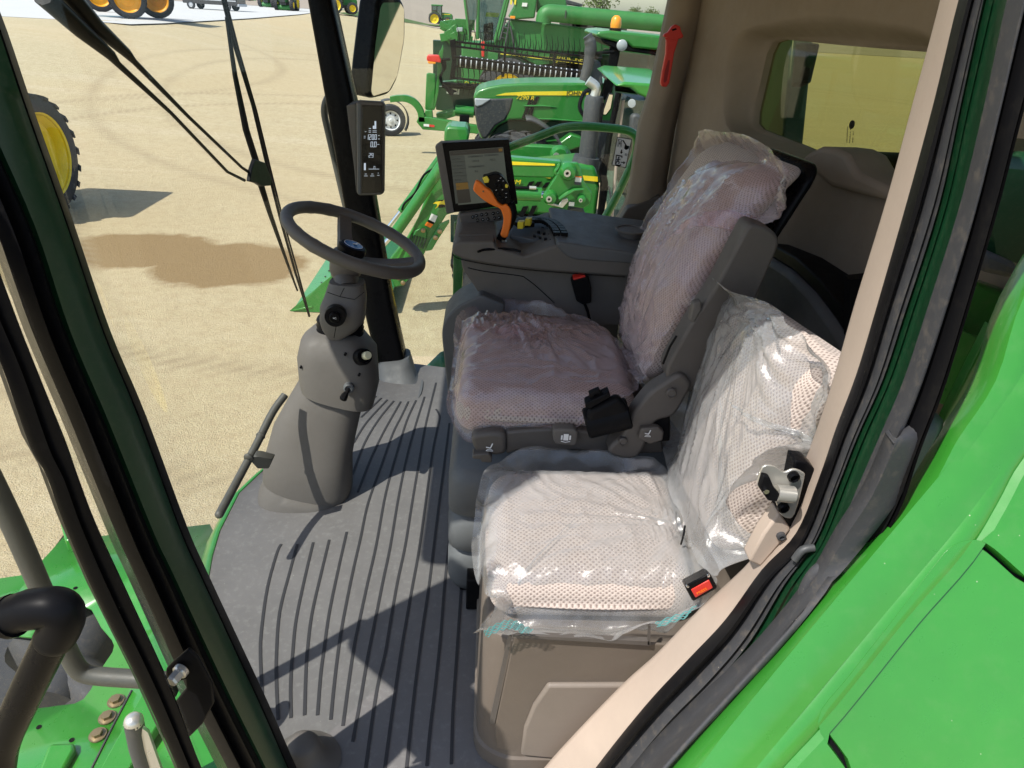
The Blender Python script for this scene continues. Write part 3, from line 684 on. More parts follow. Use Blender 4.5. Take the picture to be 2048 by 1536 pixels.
# dark rubber apron between door frame and green edge
ap1 = [(1843, 843), (1912, 875), (1875, 945), (1821, 1033), (1716, 1154), (1571, 1336), (1390, 1536), (1290, 1650)]
ap0 = [(1790, 885), (1790, 890), (1745, 990), (1690, 1075), (1620, 1190), (1500, 1330), (1330, 1490), (1200, 1640)]
A0 = cr([P(x, y, y=.645) for x, y in ap0], 4); A1 = cr([P(x, y, pl=bp)+Vector((0, .03, 0)) for x, y in ap1], 4)
MB().grid([[a+Vector((0, .02, 0)), a, a.lerp(b, .3)+Vector((0, -.006, .004)), a.lerp(b, .7)+Vector((0, -.008, .005)), b+Vector((.005, .01, 0))] for a, b in zip(A0, A1)]).build('rubber_apron', M['dusty'], hb, sharp=60, solid=.005)
# parts seen in the gap behind the post
gp = lambda pts, y: [P(x, y_, y=y) for x, y_ in pts]
MB().slab(gp([(1940, 560), (2030, 590), (2010, 660), (1985, 700), (1880, 690), (1900, 620)], 1.15), (0, .05, 0)).build('inner_bracket', M['green'], hb, bevel=.01, seg=3)
MB().slab(gp([(1880, 640), (1995, 690), (1935, 830), (1860, 800)], 1.10), (0, .01, 0)).build('inner_bracket', M['green'], hb, bevel=.004)
MB().slab(gp([(1985, 650), (2000, 680), (1930, 900), (1860, 900), (1960, 700)], .95), (0, .02, 0)).build('inner_brace', M['green'], hb, bevel=.003)
MB().slab(gp([(1970, 500), (2040, 530), (2030, 560), (1965, 545)], .90), (0, .06, 0)).build('rubber_buffer', M['dusty'], hb, bevel=.008)
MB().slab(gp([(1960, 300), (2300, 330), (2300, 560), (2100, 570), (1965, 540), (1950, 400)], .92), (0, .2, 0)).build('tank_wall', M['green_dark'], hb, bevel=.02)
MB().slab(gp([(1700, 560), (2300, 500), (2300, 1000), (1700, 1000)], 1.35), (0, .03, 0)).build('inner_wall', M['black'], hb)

# ---------------- near front post, door and handles (left of the picture) ----------------
def mstrip(name, mat, A, B, ya, yb, parent, mid=(), out=(1, -.6, 0), solid=0, sharp=60):
    def ext(pp):
        if A[0][1] < 0: pp.insert(0, pp[0]+(pp[0]-pp[1])*((3.72-pp[0].z)/max(.02, pp[0].z-pp[1].z)))
        return pp
    a = cr(ext([P(x, y, y=ya) for x, y in A]), 5); b = cr(ext([P(x, y, y=yb) for x, y in B]), 5); o = Vector(out).normalized()
    return MB().grid([[p]+[p.lerp(q, t)+o*h for t, h in mid]+[q] for p, q in zip(a, b)]).build(name, M[mat], parent, sharp=sharp, solid=solid)
gR = [(-75, -140), (0, 30), (62, 210), (147, 450), (219, 660), (289, 825), (373, 1050), (420, 1156), (534, 1400), (584, 1514), (640, 1640)]
gRi = [(-95, -140), (-18, 30), (44, 210), (129, 450), (202, 664), (271, 829), (355, 1056), (403, 1162), (516, 1406), (566, 1520), (622, 1645)]
gL = [(-190, -140), (-118, 30), (-48, 210), (59, 450), (129, 657), (207, 840), (300, 1066), (340, 1150), (439, 1362), (526, 1536), (590, 1665)]
mstrip('front_post_edge', 'black', gRi, gR, .80, .83, cab, [(.1, .006), (.8, .006)])
mstrip('front_post', 'green_dark', gL, gRi, .76, .80, cab, [(.04, .008), (.5, .012), (.95, .008)])
gD = [(-260, -140), (-190, 30), (-120, 210), (-12, 450), (62, 657), (140, 840), (232, 1066), (275, 1160), (375, 1380), (455, 1536), (520, 1665)]
mstrip('front_post_seal', 'rubber', gD, gL, .74, .76, cab, [(.06, .012), (.2, .022), (.34, .012), (.42, -.006), (.5, .012), (.66, .020), (.8, .008), (.93, .004)])
gB = [(-275, -140), (-205, 30), (-135, 210), (-28, 450), (48, 662), (126, 846), (218, 1072), (262, 1168), (362, 1390), (442, 1550), (508, 1670)]
mstrip('post_return', 'blackgloss', gB, gD, .80, .74, cab)
# boot at the foot of the near post
ft = MB(); c0 = P(610, 1520, z=FZ); 
ft.rings([[c0+Vector((cos(t)*r*1.1, sin(t)*r, h)) for t in [2*pi*k/24 for k in range(24)]] for r, h in ((.07, 0), (.045, .012), (.036, .035), (.032, .055), (.026, .066), (.01, .07))]); ft.build('post_foot_cover', M['trim'], cab, sharp=70)
door = thing('cab_door', 'open glass cab door with black rubber frame swung out left of the post', 'door', (-.5, .5, 2.6))
dL = [(-240, 100), (-70, 560), (0, 723), (59, 891), (92, 950), (129, 1050), (190, 1190), (280, 1370), (355, 1536), (410, 1670)]
dR = [(-160, 100), (10, 580), (86, 775), (129, 880), (153, 950), (189, 1044), (252, 1180), (338, 1368), (402, 1536), (470, 1670)]
mstrip('door_frame', 'rubber', dL, dR, .60, .62, door, [(.05, .010), (.3, .016), (.42, .006), (.5, .014), (.75, .018), (.95, .006)])
dl = [P(x, y, y=.60) for x, y in dL]
MB().grid([[p, p+Vector((-.02, .02, 0))] for p in dl]).build('frame_return', M['black'], door)
# door glass: swung outward, seen between frame and post and beyond
MB().slab([P(-160, 100, y=.62)+Vector((0, .004, 0)), P(402, 1536, y=.62)+Vector((0, .004, 0)), P(470, 1670, y=.62), Vector((-1.2, -.15, 2.2)), Vector((-1.3, -.2, 3.6))], (0, .004, 0)).build('door_glass', M['doorglass'], door, smooth=False)
MB().slab(K(0, [(88, 800), (228, 1060), (330, 1282), (342, 1330), (210, 1060)], y=.70), (0, .003, 0)).build('glass_edge', M['doorglass'], door, smooth=False)
hp = K(6, [(905, 985), (985, 915), (1035, 960), (1110, 1100), (1120, 1200), (1060, 1310), (985, 1385), (925, 1330), (905, 1210), (975, 1120), (970, 1075), (930, 1085), (895, 1125), (865, 1080), (870, 1020)], y=.66)
MB().slab(hp, (0, .006, 0)).build('hinge_plate', M['black'], door, bevel=.002)
c = K(6, [(925, 1055)], y=.645)[0]
bt = MB(); bt.lathe([(.011, .012), (.011, .006), (.009, .004)], c, (.3, 1, 0), 24); bt.lathe([(.0085, .006), (.0085, -.008), (.007, -.011)], c, (.3, 1, 0), 6); bt.build('bolt', M['steel'], door, sharp=20)
# door pull: black tube with moulded elbow
e0 = K(6, [(-120, 745), (60, 740), (200, 725)], y=.42); 
MB().tube([e0[0], e0[1], e0[2]], .0135, 20).build('handle_arm', M['greytube'], door)
el = K(6, [(60, 735), (150, 705), (270, 690), (325, 715), (325, 780), (280, 870)], y=.42)
MB().tube(cr(el, 5), [.0165]*5+[.0170]*20+[.0155], 20).build('handle_elbow', M['black'], door, sharp=80)
mb = MB(); mb.tube(K(6, [(45, 745), (75, 735)], y=.42), .0185, 20); mb.build('elbow_collar', M['black'], door)
gp_ = K(6, [(275, 860), (110, 1200), (20, 1400), (-5, 1536), (-15, 1700)], y=.42); MB().tube(cr(gp_, 6), .0150, 20).build('handle_grip', M['blackgloss'], door)
hr = thing('entry_handrail', 'weathered grey bent tube handrail behind the black door handle', 'handrail', P(65, 1164, y=.9))
MB().tube(fillet(K(6, [(-260, -400), (60, 240), (200, 560), (370, 960), (420, 1035), (500, 1055), (730, 1070), (900, 1080)], y=.90), .05), .0175, 18).build('rail_tube', M['greytube'], hr, sharp=80)
MB().lathe([(.035, 0), (.035, .006)], K(6, [(900, 1080)], y=.90)[0], (1, 0, 0), 18).build('end_flange', M['black'], hr)
lv = thing('lift_strut_pin', 'round-headed silver pin standing on the green platform', 'pin', K(6, [(700, 1330)], y=1.0)[0])
a = K(6, [(700, 1290), (725, 1420), (760, 1536)], y=1.0)
MB().tube(a, .021, 16).build('pin_shank', M['exhaust'], lv)
c = a[0]; MB().lathe([(.020, -.01), (.021, .002), (.016, .012), (.008, .017), (0, .018)], c, (-.1, 0, 1), 20).build('pin_head', M['steel'], lv, sharp=80)
MB().slab(K(6, [(745, 1330), (775, 1350), (850, 1560), (730, 1560)], y=.99), (0, .008, 0)).build('pin_bracket', M['steel'], lv)
# ---------------- things inside the cab ----------------
def smooth01(t): t = max(0, min(1, t)); return t*t*(3-2*t)
def ridged(p): return 1-abs(noise.noise(p))*2
def drape(name, mat, parent, O, U, V, Nn, outline, hu, hv, r, T=0.0, rings=60, dens_n=9, gathers=(), amp=.004, stretch=(9, 9), lift=.004, centre=(0, 0), curl=.004, bul=0.0, sag=(), gate=.74, fall=.12, prof=None):
    """a loose plastic sheet lying over a padded face: centre -> traced hem"""
    U, V, Nn = (Vector(a).normalized() for a in (U, V, Nn))
    def loc(p): q = p-O; return Vector((q.dot(U), q.dot(V), q.dot(Nn)))
    out = cr([loc(p) for p in outline], dens_n, True); c = Vector((centre[0], centre[1], 0))
    def surf(u, v):
        du = max(abs(u)-(hu-r), 0); dv = max(abs(v)-(hv-r), 0); d = hypot(du, dv)
        b = (prof(u, v) if prof else 0)+bul*max(0, 1-(u/hu)**2)*max(0, 1-(v/hv)**2)
        if d < r: return T+b-(r-sqrt(max(0, r*r-d*d)))
        return max(T-r-(d-r)*2.2, T-fall)+(prof(u, v) if prof else 0)
    g = []
    for i in range(rings+1):
        s = i/rings; row = []
        for j, o_ in enumerate(out):
            uv = c.lerp(o_, s); u, v = uv.x, uv.y
            h = surf(u, v)+lift; k = smooth01((s-gate)/(1-gate)); dd_ = hypot(max(abs(u)-(hu-r), 0), max(abs(v)-(hv-r), 0)); h = max(h*(1-k)+o_.z*k, h-lift+.004) if dd_ < r else h*(1-k)+o_.z*k
            q = Vector((u*stretch[0]*2.2, v*stretch[1]*2.2, 3.1)); w = ridged(q+Vector((noise.noise(q*.7)*.8, noise.noise(q*.6+Vector((7, 0, 0)))*.8, 0)))
            w2 = ridged(Vector((u*45, v*45, 1.7)))*.12
            a = amp*(max(0, w)**3*1.6+w2)
            for gu, gv, ga, gr_, gk in gathers:
                du, dv = u-gu, v-gv; rr = hypot(du, dv); th = atan2(dv, du)
                a += ga*exp(-(rr/gr_)**1.3)*(abs(noise.noise(Vector((cos(th)*gk, sin(th)*gk, rr*4))))*2.2)*min(1, rr*30+.2)
            for su, sv, sr, sh in sag:
                a += sh*exp(-((u-su)**2+(v-sv)**2)/sr**2)
            edge = curl*noise.noise(Vector((j*.14, s*3, 5)))*k
            row.append(O+U*u+V*v+Nn*(h+a+edge))
        row.append(row[0]); g.append(row)
    return MB().grid(g).build(name, mat, parent, sharp=180)
# --- jump seat beside the door ---
js = thing('jump_seat', 'dotted beige fabric jump seat nearest the door, under clear plastic sheeting', 'seat', P(1000, 1400, y=.95))
ZB = 2.45
cq = [P(978, 1195, z=ZB), P(1418, 1190, z=ZB), P(978, 932, z=ZB), P(1335, 925, z=ZB)]
cq = [Vector((cq[0].x, .935, ZB)), Vector((cq[1].x-.01, .935, ZB)), cq[2], cq[3]]
dn = Vector((0, 0, -.11)); cu = build_rbox('seat_cushion', M['fabric'], js, [p+dn for p in cq]+cq, .05, 14, (.006, .006, .012))
yb0, yb1 = .94, 1.36
bq = [P(1418, 1120, y=yb0), P(1335, 950, y=yb1), P(1618, 742, y=yb0), P(1440, 600, y=yb1)]  # near-bottom, far-bottom, near-top, far-top
bx = Vector((.11, 0, .02))
bkc = build_rbox('backrest', M['fabric'], js, [bq[0]+bx, bq[1]+bx, bq[2]+bx, bq[3]+bx, bq[0], bq[1], bq[2], bq[3]], .045, 14, (.008, .01, .015))
x0b = P(950, 1500, z=FZ).x; yf = P(1000, 1511, z=FZ).y; zt = P(1100, 1268, y=yf).z
sb = thing('seat_storage_box', 'taupe moulded storage box carrying the jump seat, with a front compartment door', 'storage box', (x0b+.3, yf+.2, FZ))
bb = MB(); foot_ = .035
prof = fillet([Vector((x0b-.005, 1.42, FZ)), Vector((x0b-.005, yf+.005, FZ)), Vector((x0b+.06, yf-.035, FZ)), Vector((.95, yf-.035, FZ)), Vector((.95, 1.42, FZ))], [0, .05, .03, .0, 0], 6)
def lvl(dz, ins): return [p+Vector((ins*(.8 if p.x < .5 else 0), ins*(.8 if p.y < 1.3 else 0), dz)) for p in prof]
hB = zt-FZ
bb.rings([lvl(0, 0), lvl(.04, .0), lvl(.045, .006), lvl(hB-.03, .012), lvl(hB-.008, .018), lvl(hB, .03)]); bo = bb.build('box_body', M['base'], sb, sharp=40)
y1 = yf-.035+.006
dp = K(0, [(1027, 1280), (1288, 1288), (1330, 1288), (1330, 1540), (1035, 1536), (990, 1450)], y=y1-.004)
MB().slab(K(10, [(405, 905), (1250, 945), (1250, 1560), (425, 1500), (430, 1470), (320, 1440), (312, 1330)], y=y1-.0005), (0, .006, 0)).build('front_panel', M['base'], sb, bevel=.003, seg=3)
pl_ = K(10, [(570, 1140), (1250, 1138), (1250, 1560), (438, 1478), (455, 1350), (500, 1240)], y=y1-.010)
MB().slab(cr(pl_, 1, True), (0, .014, 0)).build('front_panel_inset', M['baselight'], sb, bevel=.006, seg=3)
MB().slab(K(10, [(1055, 850), (1066, 850), (1064, 945), (1052, 940)], y=y1-.012), (0, .006, 0)).build('panel_seam', M['trimdark'], sb)
MB().slab(K(10, [(400, 895), (1060, 925), (1060, 945), (400, 905)], y=y1-.012), (0, .01, 0)).build('panel_seam', M['trimdark'], sb)
MB().slab(K(10, [(380, 890), (395, 905), (312, 1325), (285, 1325), (240, 1290), (222, 1290)], y=y1-.0016)[:4], (0, .004, 0)).build('door_seam', M['trimdark'], sb)
MB().box((x0b-.002, yf-.03, FZ), (x0b+.0, yf-.03, FZ)).build('kick', M['greytrim'], sb) if False else None
bpk = thing('seat_belt_buckle', 'black buckle with a red release button lying beside the clear-wrapped jump seat', 'buckle', P(1405, 1185, y=.87))
q = K(10, [(1228, 655), (1352, 592), (1380, 650), (1375, 690), (1275, 730), (1250, 715)], y=.845)
q2 = [P(1369, 1172, y=.84), P(1420, 1146, y=.84), P(1436, 1176, y=.84), P(1386, 1204, y=.84)]
MB().slab(q2, (.012, .05, -.035)).build('buckle_body', M['blackgloss'], bpk, bevel=.004, seg=3)
q3 = [P(1382, 1180, y=.838), P(1418, 1160, y=.838), P(1426, 1176, y=.838), P(1391, 1196, y=.838)]
rb_ = MB().slab(q3, (.002, .01, -.003)).build('release_button', M['red'], bpk, bevel=.0015)
rv = (q3[1]-q3[0]).normalized(); text('button_text', 'PRESS', M['orange'], rb_, q3[3]+(q3[0]-q3[3])*.25+rv*.006+Vector((0, -.0012, 0)), rv, (q3[0]-q3[3]), .008, .0002)
for pp in (q2[0], q2[1]):
    c = pp.lerp((q2[0]+q2[1]+q2[2]+q2[3])/4, .18); MB().lathe([(.0025, .002), (.0025, -.0015), (0, -.002)], c, (0, 1, 0), 10).build('rivet', M['chrome'], bpk)
# plastic over the jump seat
O = (cq[0]+cq[1]+cq[2]+cq[3])/4; hu = .225; hv = (cq[2].y-cq[0].y)/2
z_ = lambda pts: [P(a, b, z=c) for a, b, c in pts]
ol = z_([(956, 985, 2.435), (985, 925, 2.45), (1060, 900, 2.455), (1170, 899, 2.462), (1280, 915, 2.455), (1335, 945, 2.45), (1362, 1030, 2.47), (1384, 1090, 2.46)])+[P(a, b, y=c) for a, b, c in ((1432, 1160, .87), (1400, 1215, .85), (1330, 1245, .86), (1260, 1266, .87), (1190, 1279, .875), (1090, 1272, .88), (1010, 1268, .87), (946, 1273, .85), (975, 1238, .88), (990, 1205, .90))]+[Vector((min(p.x, cq[0].x-.018), p.y, p.z)) for p in z_([(963, 1180, 2.37), (943, 1100, 2.38), (950, 1030, 2.42)])]
c1 = thing('plastic_sheet', 'clear crinkled plastic bag pulled over the jump seat cushion, hanging over the storage box', 'plastic cover', O)
gu = P(1368, 1052, z=2.47)-O
bag = drape('film', M['clear'], c1, O, (1, 0, 0), (0, 1, 0), (0, 0, 1), ol, hu, hv, .05, 0, gathers=((gu.x, gu.y, .016, .20, 7), (-.2, -.22, .008, .12, 5)), amp=.0022, stretch=(8, 8), bul=.014, lift=.005, centre=(0, .01), curl=.02)
# blue-green printed band at the hem
def hem_print(pts, y, n=7):
    mb = MB(); L = cr([P(a, b, y=y) for a, b in pts], 8)
    for k in range(n):
        o_ = Vector((0, 0, -.0042*k)); mb.tube([p+o_+Vector((0, -.003-.0004*k, .0025*sin(i*1.3+k))) for i, p in enumerate(L)][k:len(L)-2*k if len(L)-2*k > k+3 else None], .0009, 5)
    return mb
hem_print([(968, 1262), (985, 1250), (1010, 1240), (1030, 1240), (1048, 1250), (1066, 1258)], .853, 5).build('print', M['bluefilm'], bag)
hem_print([(1310, 1244), (1340, 1232), (1370, 1222), (1392, 1208)], .848, 4).build('print', M['bluefilm'], bag)
yk = thing('bag_tie', 'thin black twist tie gathering the clear plastic between seat and backrest', 'tie', P(1368, 1070, y=1.05))
MB().tube(cr([P(1370, 1052, y=1.02), P(1367, 1070, y=1.0), P(1362, 1088, y=1.02)], 4), .002, 8).build('wire', M['black'], yk)
# back sheet
OB = (bq[0]+bq[1]+bq[2]+bq[3])/4; Ub = (bq[0]-bq[1]).normalized(); Vb = ((bq[2]+bq[3])-(bq[0]+bq[1])).normalized(); Nb = Ub.cross(Vb).normalized()
if Nb.x > 0: Nb = -Nb
Vb = Nb.cross(Ub) if Nb.cross(Ub).z > 0 else -Nb.cross(Ub)
PB = (OB+Nb*.03, Nb)
olb = [P(a, b, pl=(OB+Nb*c, Nb)) for a, b, c in ((1421, 555, .03), (1470, 585, .04), (1530, 602, .01), (1585, 640, -.02), (1620, 690, -.01), (1668, 746, .0), (1650, 830, .015), (1618, 880, .02), (1560, 895, .03), (1500, 935, .03), (1440, 1010, .03), (1415, 1085, .03), (1437, 1152, .02), (1395, 1120, .03), (1365, 1040, .03), (1340, 965, .03), (1323, 880, .02), (1335, 820, .02), (1352, 770, .02), (1385, 700, .03), (1405, 640, .03))]
for i_, (a, b) in ((5, (1664, 742)), (6, (1648, 830)), (7, (1616, 885))): olb[i_] = P(a, b, y=yb0-.03)
c2 = thing('plastic_sheet', 'clear milky plastic bag with a pointed corner draped over the jump seat backrest', 'plastic cover', OB)
ctr = P(1480, 800, pl=(OB, Nb))-OB
drape('film', M['clear'], c2, OB, Ub, Vb, Nb, olb, .23, .27, .05, 0, gathers=(((P(1510, 612, pl=PB)-OB).dot(Ub), (P(1510, 612, pl=PB)-OB).dot(Vb), .015, .2, 7),), amp=.003, stretch=(9, 3), bul=.026, lift=.009, centre=(ctr.dot(Ub), ctr.dot(Vb)), curl=.012, gate=.8, fall=.07)

# --- driver seat ---
ds_ = thing('driver_seat', 'dotted beige fabric driver seat wrapped in pink plastic, on a grey suspension base', 'seat', P(1050, 1040, z=FZ))
ZD = 2.57
dq = [P(912, 800, z=ZD), P(1290, 806, z=ZD), P(925, 622, z=ZD), P(1225, 650, z=ZD)]
qx0, qx1, qy0, qy1 = (dq[0].x+dq[2].x)/2, (dq[1].x+dq[3].x)/2, (dq[0].y+dq[1].y)/2+.01, (dq[2].y+dq[3].y)/2
dq = [Vector((qx0, qy0, ZD)), Vector((qx1, qy0, ZD)), Vector((qx0, qy1, ZD)), Vector((qx1, qy1, ZD))]
build_rbox('seat_cushion', M['fabric'], ds_, [p+Vector((0, 0, -.12)) for p in dq]+dq, .05, 16, (.01, .01, .012))
eq = [P(1288, 775, y=1.50), P(1236, 668, y=1.93), P(1555, 345, y=1.50), P(1408, 285, y=1.88)]
ex = Vector((.085, 0, .02))
lumb = lambda v: .055*sin(pi*max(0, min(1, v)))**.8
_n = Vector((-1, 0, .33)).normalized(); _z0, _z1 = (eq[0].z+eq[1].z)/2, (eq[2].z+eq[3].z)/2
build_rbox('backrest', M['fabric'], ds_, [p+ex for p in eq]+list(eq), .045, 16, (.01, .01, .02), disp=lambda p: _n*lumb((p.z-_z0)/(_z1-_z0)))
sh = [p+ex+Vector((.0, 0, 0)) for p in (eq[0], eq[1], eq[3], eq[2])]
cs = sum(sh, Vector())/4; sh = [cs+(p-cs)*.97 for p in sh]
MB().slab(fillet(sh, .05, 5, True), (.025, 0, .008)).build('back_shell', M['blackgloss'], ds_, bevel=.01, seg=3)
# raised armrest
arm = K(15, [(962, 575), (1000, 560), (1105, 598), (1143, 650), (1138, 700), (1000, 1025), (900, 1200), (640, 1536), (520, 1500), (497, 1400), (640, 1140), (780, 930)], y=1.43)
MB().slab(fillet(arm, [.012, .02, .02, .02, .02, .02, .02, .01, .02, .02, .02, .02], 4, True), (0, -.065, 0)).build('armrest', M['trimdark'], ds_, bevel=.014, seg=4)
MB().slab(K(15, [(700, 1080), (745, 1070), (750, 1120), (705, 1200), (675, 1185)], y=1.36), (0, .02, 0)).build('armrest_button', M['trim'], ds_, bevel=.004, seg=3)
MB().tube(K(15, [(600, 1275), (560, 1340), (520, 1440)], y=1.363), .0028, 8).build('armrest_slot', M['black'], ds_)
lk = K(9, [(1560, 640), (1480, 690), (1420, 760), (1345, 860), (1290, 990), (1205, 1060), (1195, 1110), (1300, 1145), (1390, 1140), (1450, 1040), (1500, 890), (1640, 860), (1760, 640), (1680, 560)], y=1.40)
MB().slab(fillet(lk, .02, 4, True), (0, -.05, 0)).build('recliner_arm', M['trimdark'], ds_, bevel=.008, seg=3)
lk2 = K(9, [(1480, 900), (1640, 890), (1640, 1100), (1480, 1120), (1330, 1110), (1420, 1040)], y=1.36)
MB().slab(lk2, (0, .02, 0)).build('recliner_recess', M['black'], ds_, bevel=.004)
lv_ = K(9, [(1440, 1015), (1560, 1005), (1600, 1040), (1590, 1100), (1500, 1125), (1420, 1085)], y=1.335)
rl = MB().slab(lv_, (0, .02, 0)).build('recliner_lever', M['trimdark'], ds_, bevel=.005, seg=3)
for c_, r_, y_ in (((1318, 1103), .011, 1.345), ((1648, 772), .012, 1.345)):
    c = K(9, [c_], y=y_)[0]; MB().lathe([(r_, .01), (r_, -.002), (r_*.8, -.004), (r_*.7, -.001), (0, -.001)], c, (0, 1, 0), 20).build('pivot_cap', M['trimdark'], ds_, sharp=30)
def seat_icon(parent, c, s, R=Vector((1, 0, 0)), Uv=Vector((0, .3, 1)), arrows=True):
    Uv = Uv.normalized(); mb = MB()
    def ln(a, b, r=.09): mb.tube([c+R*a[0]*s+Uv*a[1]*s, c+R*b[0]*s+Uv*b[1]*s], r*s, 6)
    ln((-.9, .1), (.1, -.1), .14); ln((.1, -.1), (.55, 1.0), .14)
    ln((-.7, -.45), (.5, -.5)); 
    if arrows: ln((-.9, -.75), (.7, -.8), .07); ln((-.7, -.6), (-.9, -.75), .07); ln((.5, -.62), (.7, -.8), .07)
    return mb.build('icon', M['white'], parent)
seat_icon(rl, K(9, [(1490, 1050)], y=1.332)[0], .009)
rail = K(9, [(520, 1040), (600, 1030), (900, 1010), (1250, 1060), (1580, 1080), (1600, 1180), (1400, 1190), (1000, 1165), (600, 1165), (520, 1190)], y=1.40)
MB().slab(rail, (0, .45, 0)).build('seat_rail', M['trimdark'], ds_, bevel=.006)
fc = K(9, [(280, 1060), (420, 1040), (520, 1050), (525, 1190), (440, 1205), (330, 1190), (290, 1140)], y=1.39)
fo_ = MB().slab(fillet(fc, .02, 4, True), (0, .4, 0)).build('front_control', M['trimdark'], ds_, bevel=.01, seg=3)
seat_icon(fo_, K(9, [(410, 1145)], y=1.386)[0], .011)
MB().slab(K(9, [(290, 1195), (400, 1185), (425, 1215), (420, 1250), (350, 1245), (345, 1225), (290, 1222)], y=1.375), (0, .03, 0)).build('weight_lever', M['trimdark'], ds_, bevel=.003)
bt_ = K(9, [(838, 1030), (870, 1018), (990, 1020), (1010, 1045), (1005, 1120), (980, 1135), (860, 1125), (842, 1095)], y=1.365)
bo_ = MB().slab(bt_, (0, .03, 0)).build('swivel_button', M['trim'], ds_, bevel=.005, seg=3)
c = K(9, [(928, 1075)], y=1.361)[0]; ic = MB(); ic.box(c+Vector((-.006, -.001, -.008)), c+Vector((.006, 0, .010))); 
for sx_ in (-1, 1):
    ic.box(c+Vector((sx_*.010-.002, -.001, -.006)), c+Vector((sx_*.010+.002, 0, .006)))
ic.tube([c+Vector((-.011, 0, -.011)), c+Vector((0, 0, -.014)), c+Vector((.011, 0, -.011))], .001, 6); ic.build('icon', M['white'], bo_)
# suspension base under the seat
sus = MB(); 
secs = []
for (yy, l, r_) in ((905, 925, 990), (925, 918, 985), (935, 922, 985), (965, 916, 985), (975, 921, 985), (1000, 914, 985), (1018, 922, 985), (1030, 940, 985)):
    pass
cx, cy = .16, 1.62
def rr_ring(hx, hy, z, r=.06, n=6):
    p = fillet([Vector((cx-hx, cy-hy, z)), Vector((cx+hx, cy-hy, z)), Vector((cx+hx, cy+hy, z)), Vector((cx-hx, cy+hy, z))], r, n, True); return p
for z, i_ in ((FZ+.02, .01), (FZ+.05, 0), (FZ+.13, .0), (FZ+.15, .018), (FZ+.17, .0), (FZ+.25, .0), (FZ+.27, .018), (FZ+.29, .0), (FZ+.38, .0), (FZ+.42, .02)):
    secs.append(rr_ring(.235-i_, .245-i_, z))
sus.rings(secs); sus.build('suspension_bellows', M['greytrim'], ds_, sharp=70)
MB().box((cx-.20, cy-.22, FZ), (cx+.3, cy+.22, FZ+.025)).build('floor_plate', M['black'], ds_, bevel=.004)
MB().box((-.02, 1.33, FZ), (.05, 1.42, FZ+.11)).build('slide_block', M['black'], ds_, bevel=.004)
# belt retractor on the near side of the seat
rt_ = thing('belt_retractor', 'bulky black seat belt retractor at the near corner of the pink-wrapped driver seat', 'retractor', K(9, [(1200, 960)], y=1.40)[0])
a, b = K(9, [(1062, 980), (1360, 905)], y=1.36); ax = (b-a)
MB().lathe([(.0, 0), (.034, 0), (.038, .004), (.038, ax.length-.004), (.034, ax.length), (0, ax.length)], a+Vector((0, 0, .0)), ax, 28).build('drum', M['black'], rt_, sharp=35)
MB().slab(K(9, [(1065, 960), (1090, 900), (1290, 800), (1370, 900), (1365, 960), (1210, 1075), (1110, 1060)], y=1.33), (0, .03, 0)).build('housing', M['black'], rt_, bevel=.012, seg=4)
MB().slab(K(9, [(1060, 845), (1225, 765), (1235, 800), (1080, 890), (1062, 870)], y=1.335), (0, .03, 0)).build('guide', M['blackgloss'], rt_, bevel=.003)
MB().slab(K(9, [(1085, 775), (1155, 745), (1180, 790), (1150, 805), (1140, 780), (1120, 790), (1125, 815), (1095, 830)], y=1.345), (0, .015, 0)).build('tongue', M['black'], rt_, bevel=.002)
# pink plastic
OD = (dq[0]+dq[1]+dq[2]+dq[3])/4
olp = z_([(908, 670, 2.56), (926, 620, 2.575), (985, 602, 2.58), (1060, 603, 2.58), (1140, 632, 2.58), (1215, 665, 2.58), (1262, 720, 2.575), (1277, 775, 2.57)])+[P(a, b, y=c) for a, b, c in ((1240, 800, qy0-.015), (1195, 830, qy0-.022), (1150, 852, qy0-.022), (1060, 868, qy0-.022), (990, 880, qy0-.022), (935, 889, qy0-.022))]+[]+[Vector((qx0-.022, qy0+(qy1-qy0)*t, ZD-.075)) for t in (.12, .35, .6, .8)]
p1 = thing('plastic_sheet', 'pink crumpled plastic bag knotted over the driver seat cushion', 'plastic cover', OD)
gk = P(1022, 660, z=ZD)-OD; gk2 = P(1090, 690, z=ZD)-OD
drape('film', M['pink'], p1, OD, (1, 0, 0), (0, 1, 0), (0, 0, 1), olp, (dq[1]-dq[0]).length/2, (dq[2].y-dq[0].y)/2, .05, 0, gathers=((gk.x, gk.y, .026, .16, 7), (gk2.x, gk2.y, .012, .14, 6)), amp=.005, stretch=(5, 7), bul=.014, lift=.014, centre=(.02, 0), curl=.015, gate=.86)
# bunched folds at the knot
mb = MB(); random.seed(4); kc = P(1022, 662, z=ZD+.02)
for i in range(9):
    a = -2.5+i*.32; L = .05+.06*random.random(); pts = [kc+Vector((0, 0, .01))]+[kc+Vector((cos(a)*L*t, sin(a)*L*t, .022*(1-t)**.5*(1 if i % 2 else .6)+.004)) for t in (.3, .6, 1)]
    C = cr(pts, 4); rows = []
    for k_, p in enumerate(C):
        t = k_/(len(C)-1); s = Vector((-sin(a), cos(a), 0)); w = .006+.014*t; rows.append([p-s*w, p-s*w*.4+Vector((0, 0, .010*(1-t*.5))), p+s*w*.3+Vector((0, 0, .012*(1-t))), p+s*w])
    mb.grid(rows)
mb.build('knot_folds', M['pink'], p1, sharp=180)
OE = (eq[0]+eq[1]+eq[2]+eq[3])/4; Ue = (eq[0]-eq[1]).normalized(); Ve = ((eq[2]+eq[3])-(eq[0]+eq[1])).normalized(); Ne = Ue.cross(Ve).normalized()
if Ne.x > 0: Ne = -Ne
Ve = Ne.cross(Ue); Ve = Ve if Ve.z > 0 else -Ve
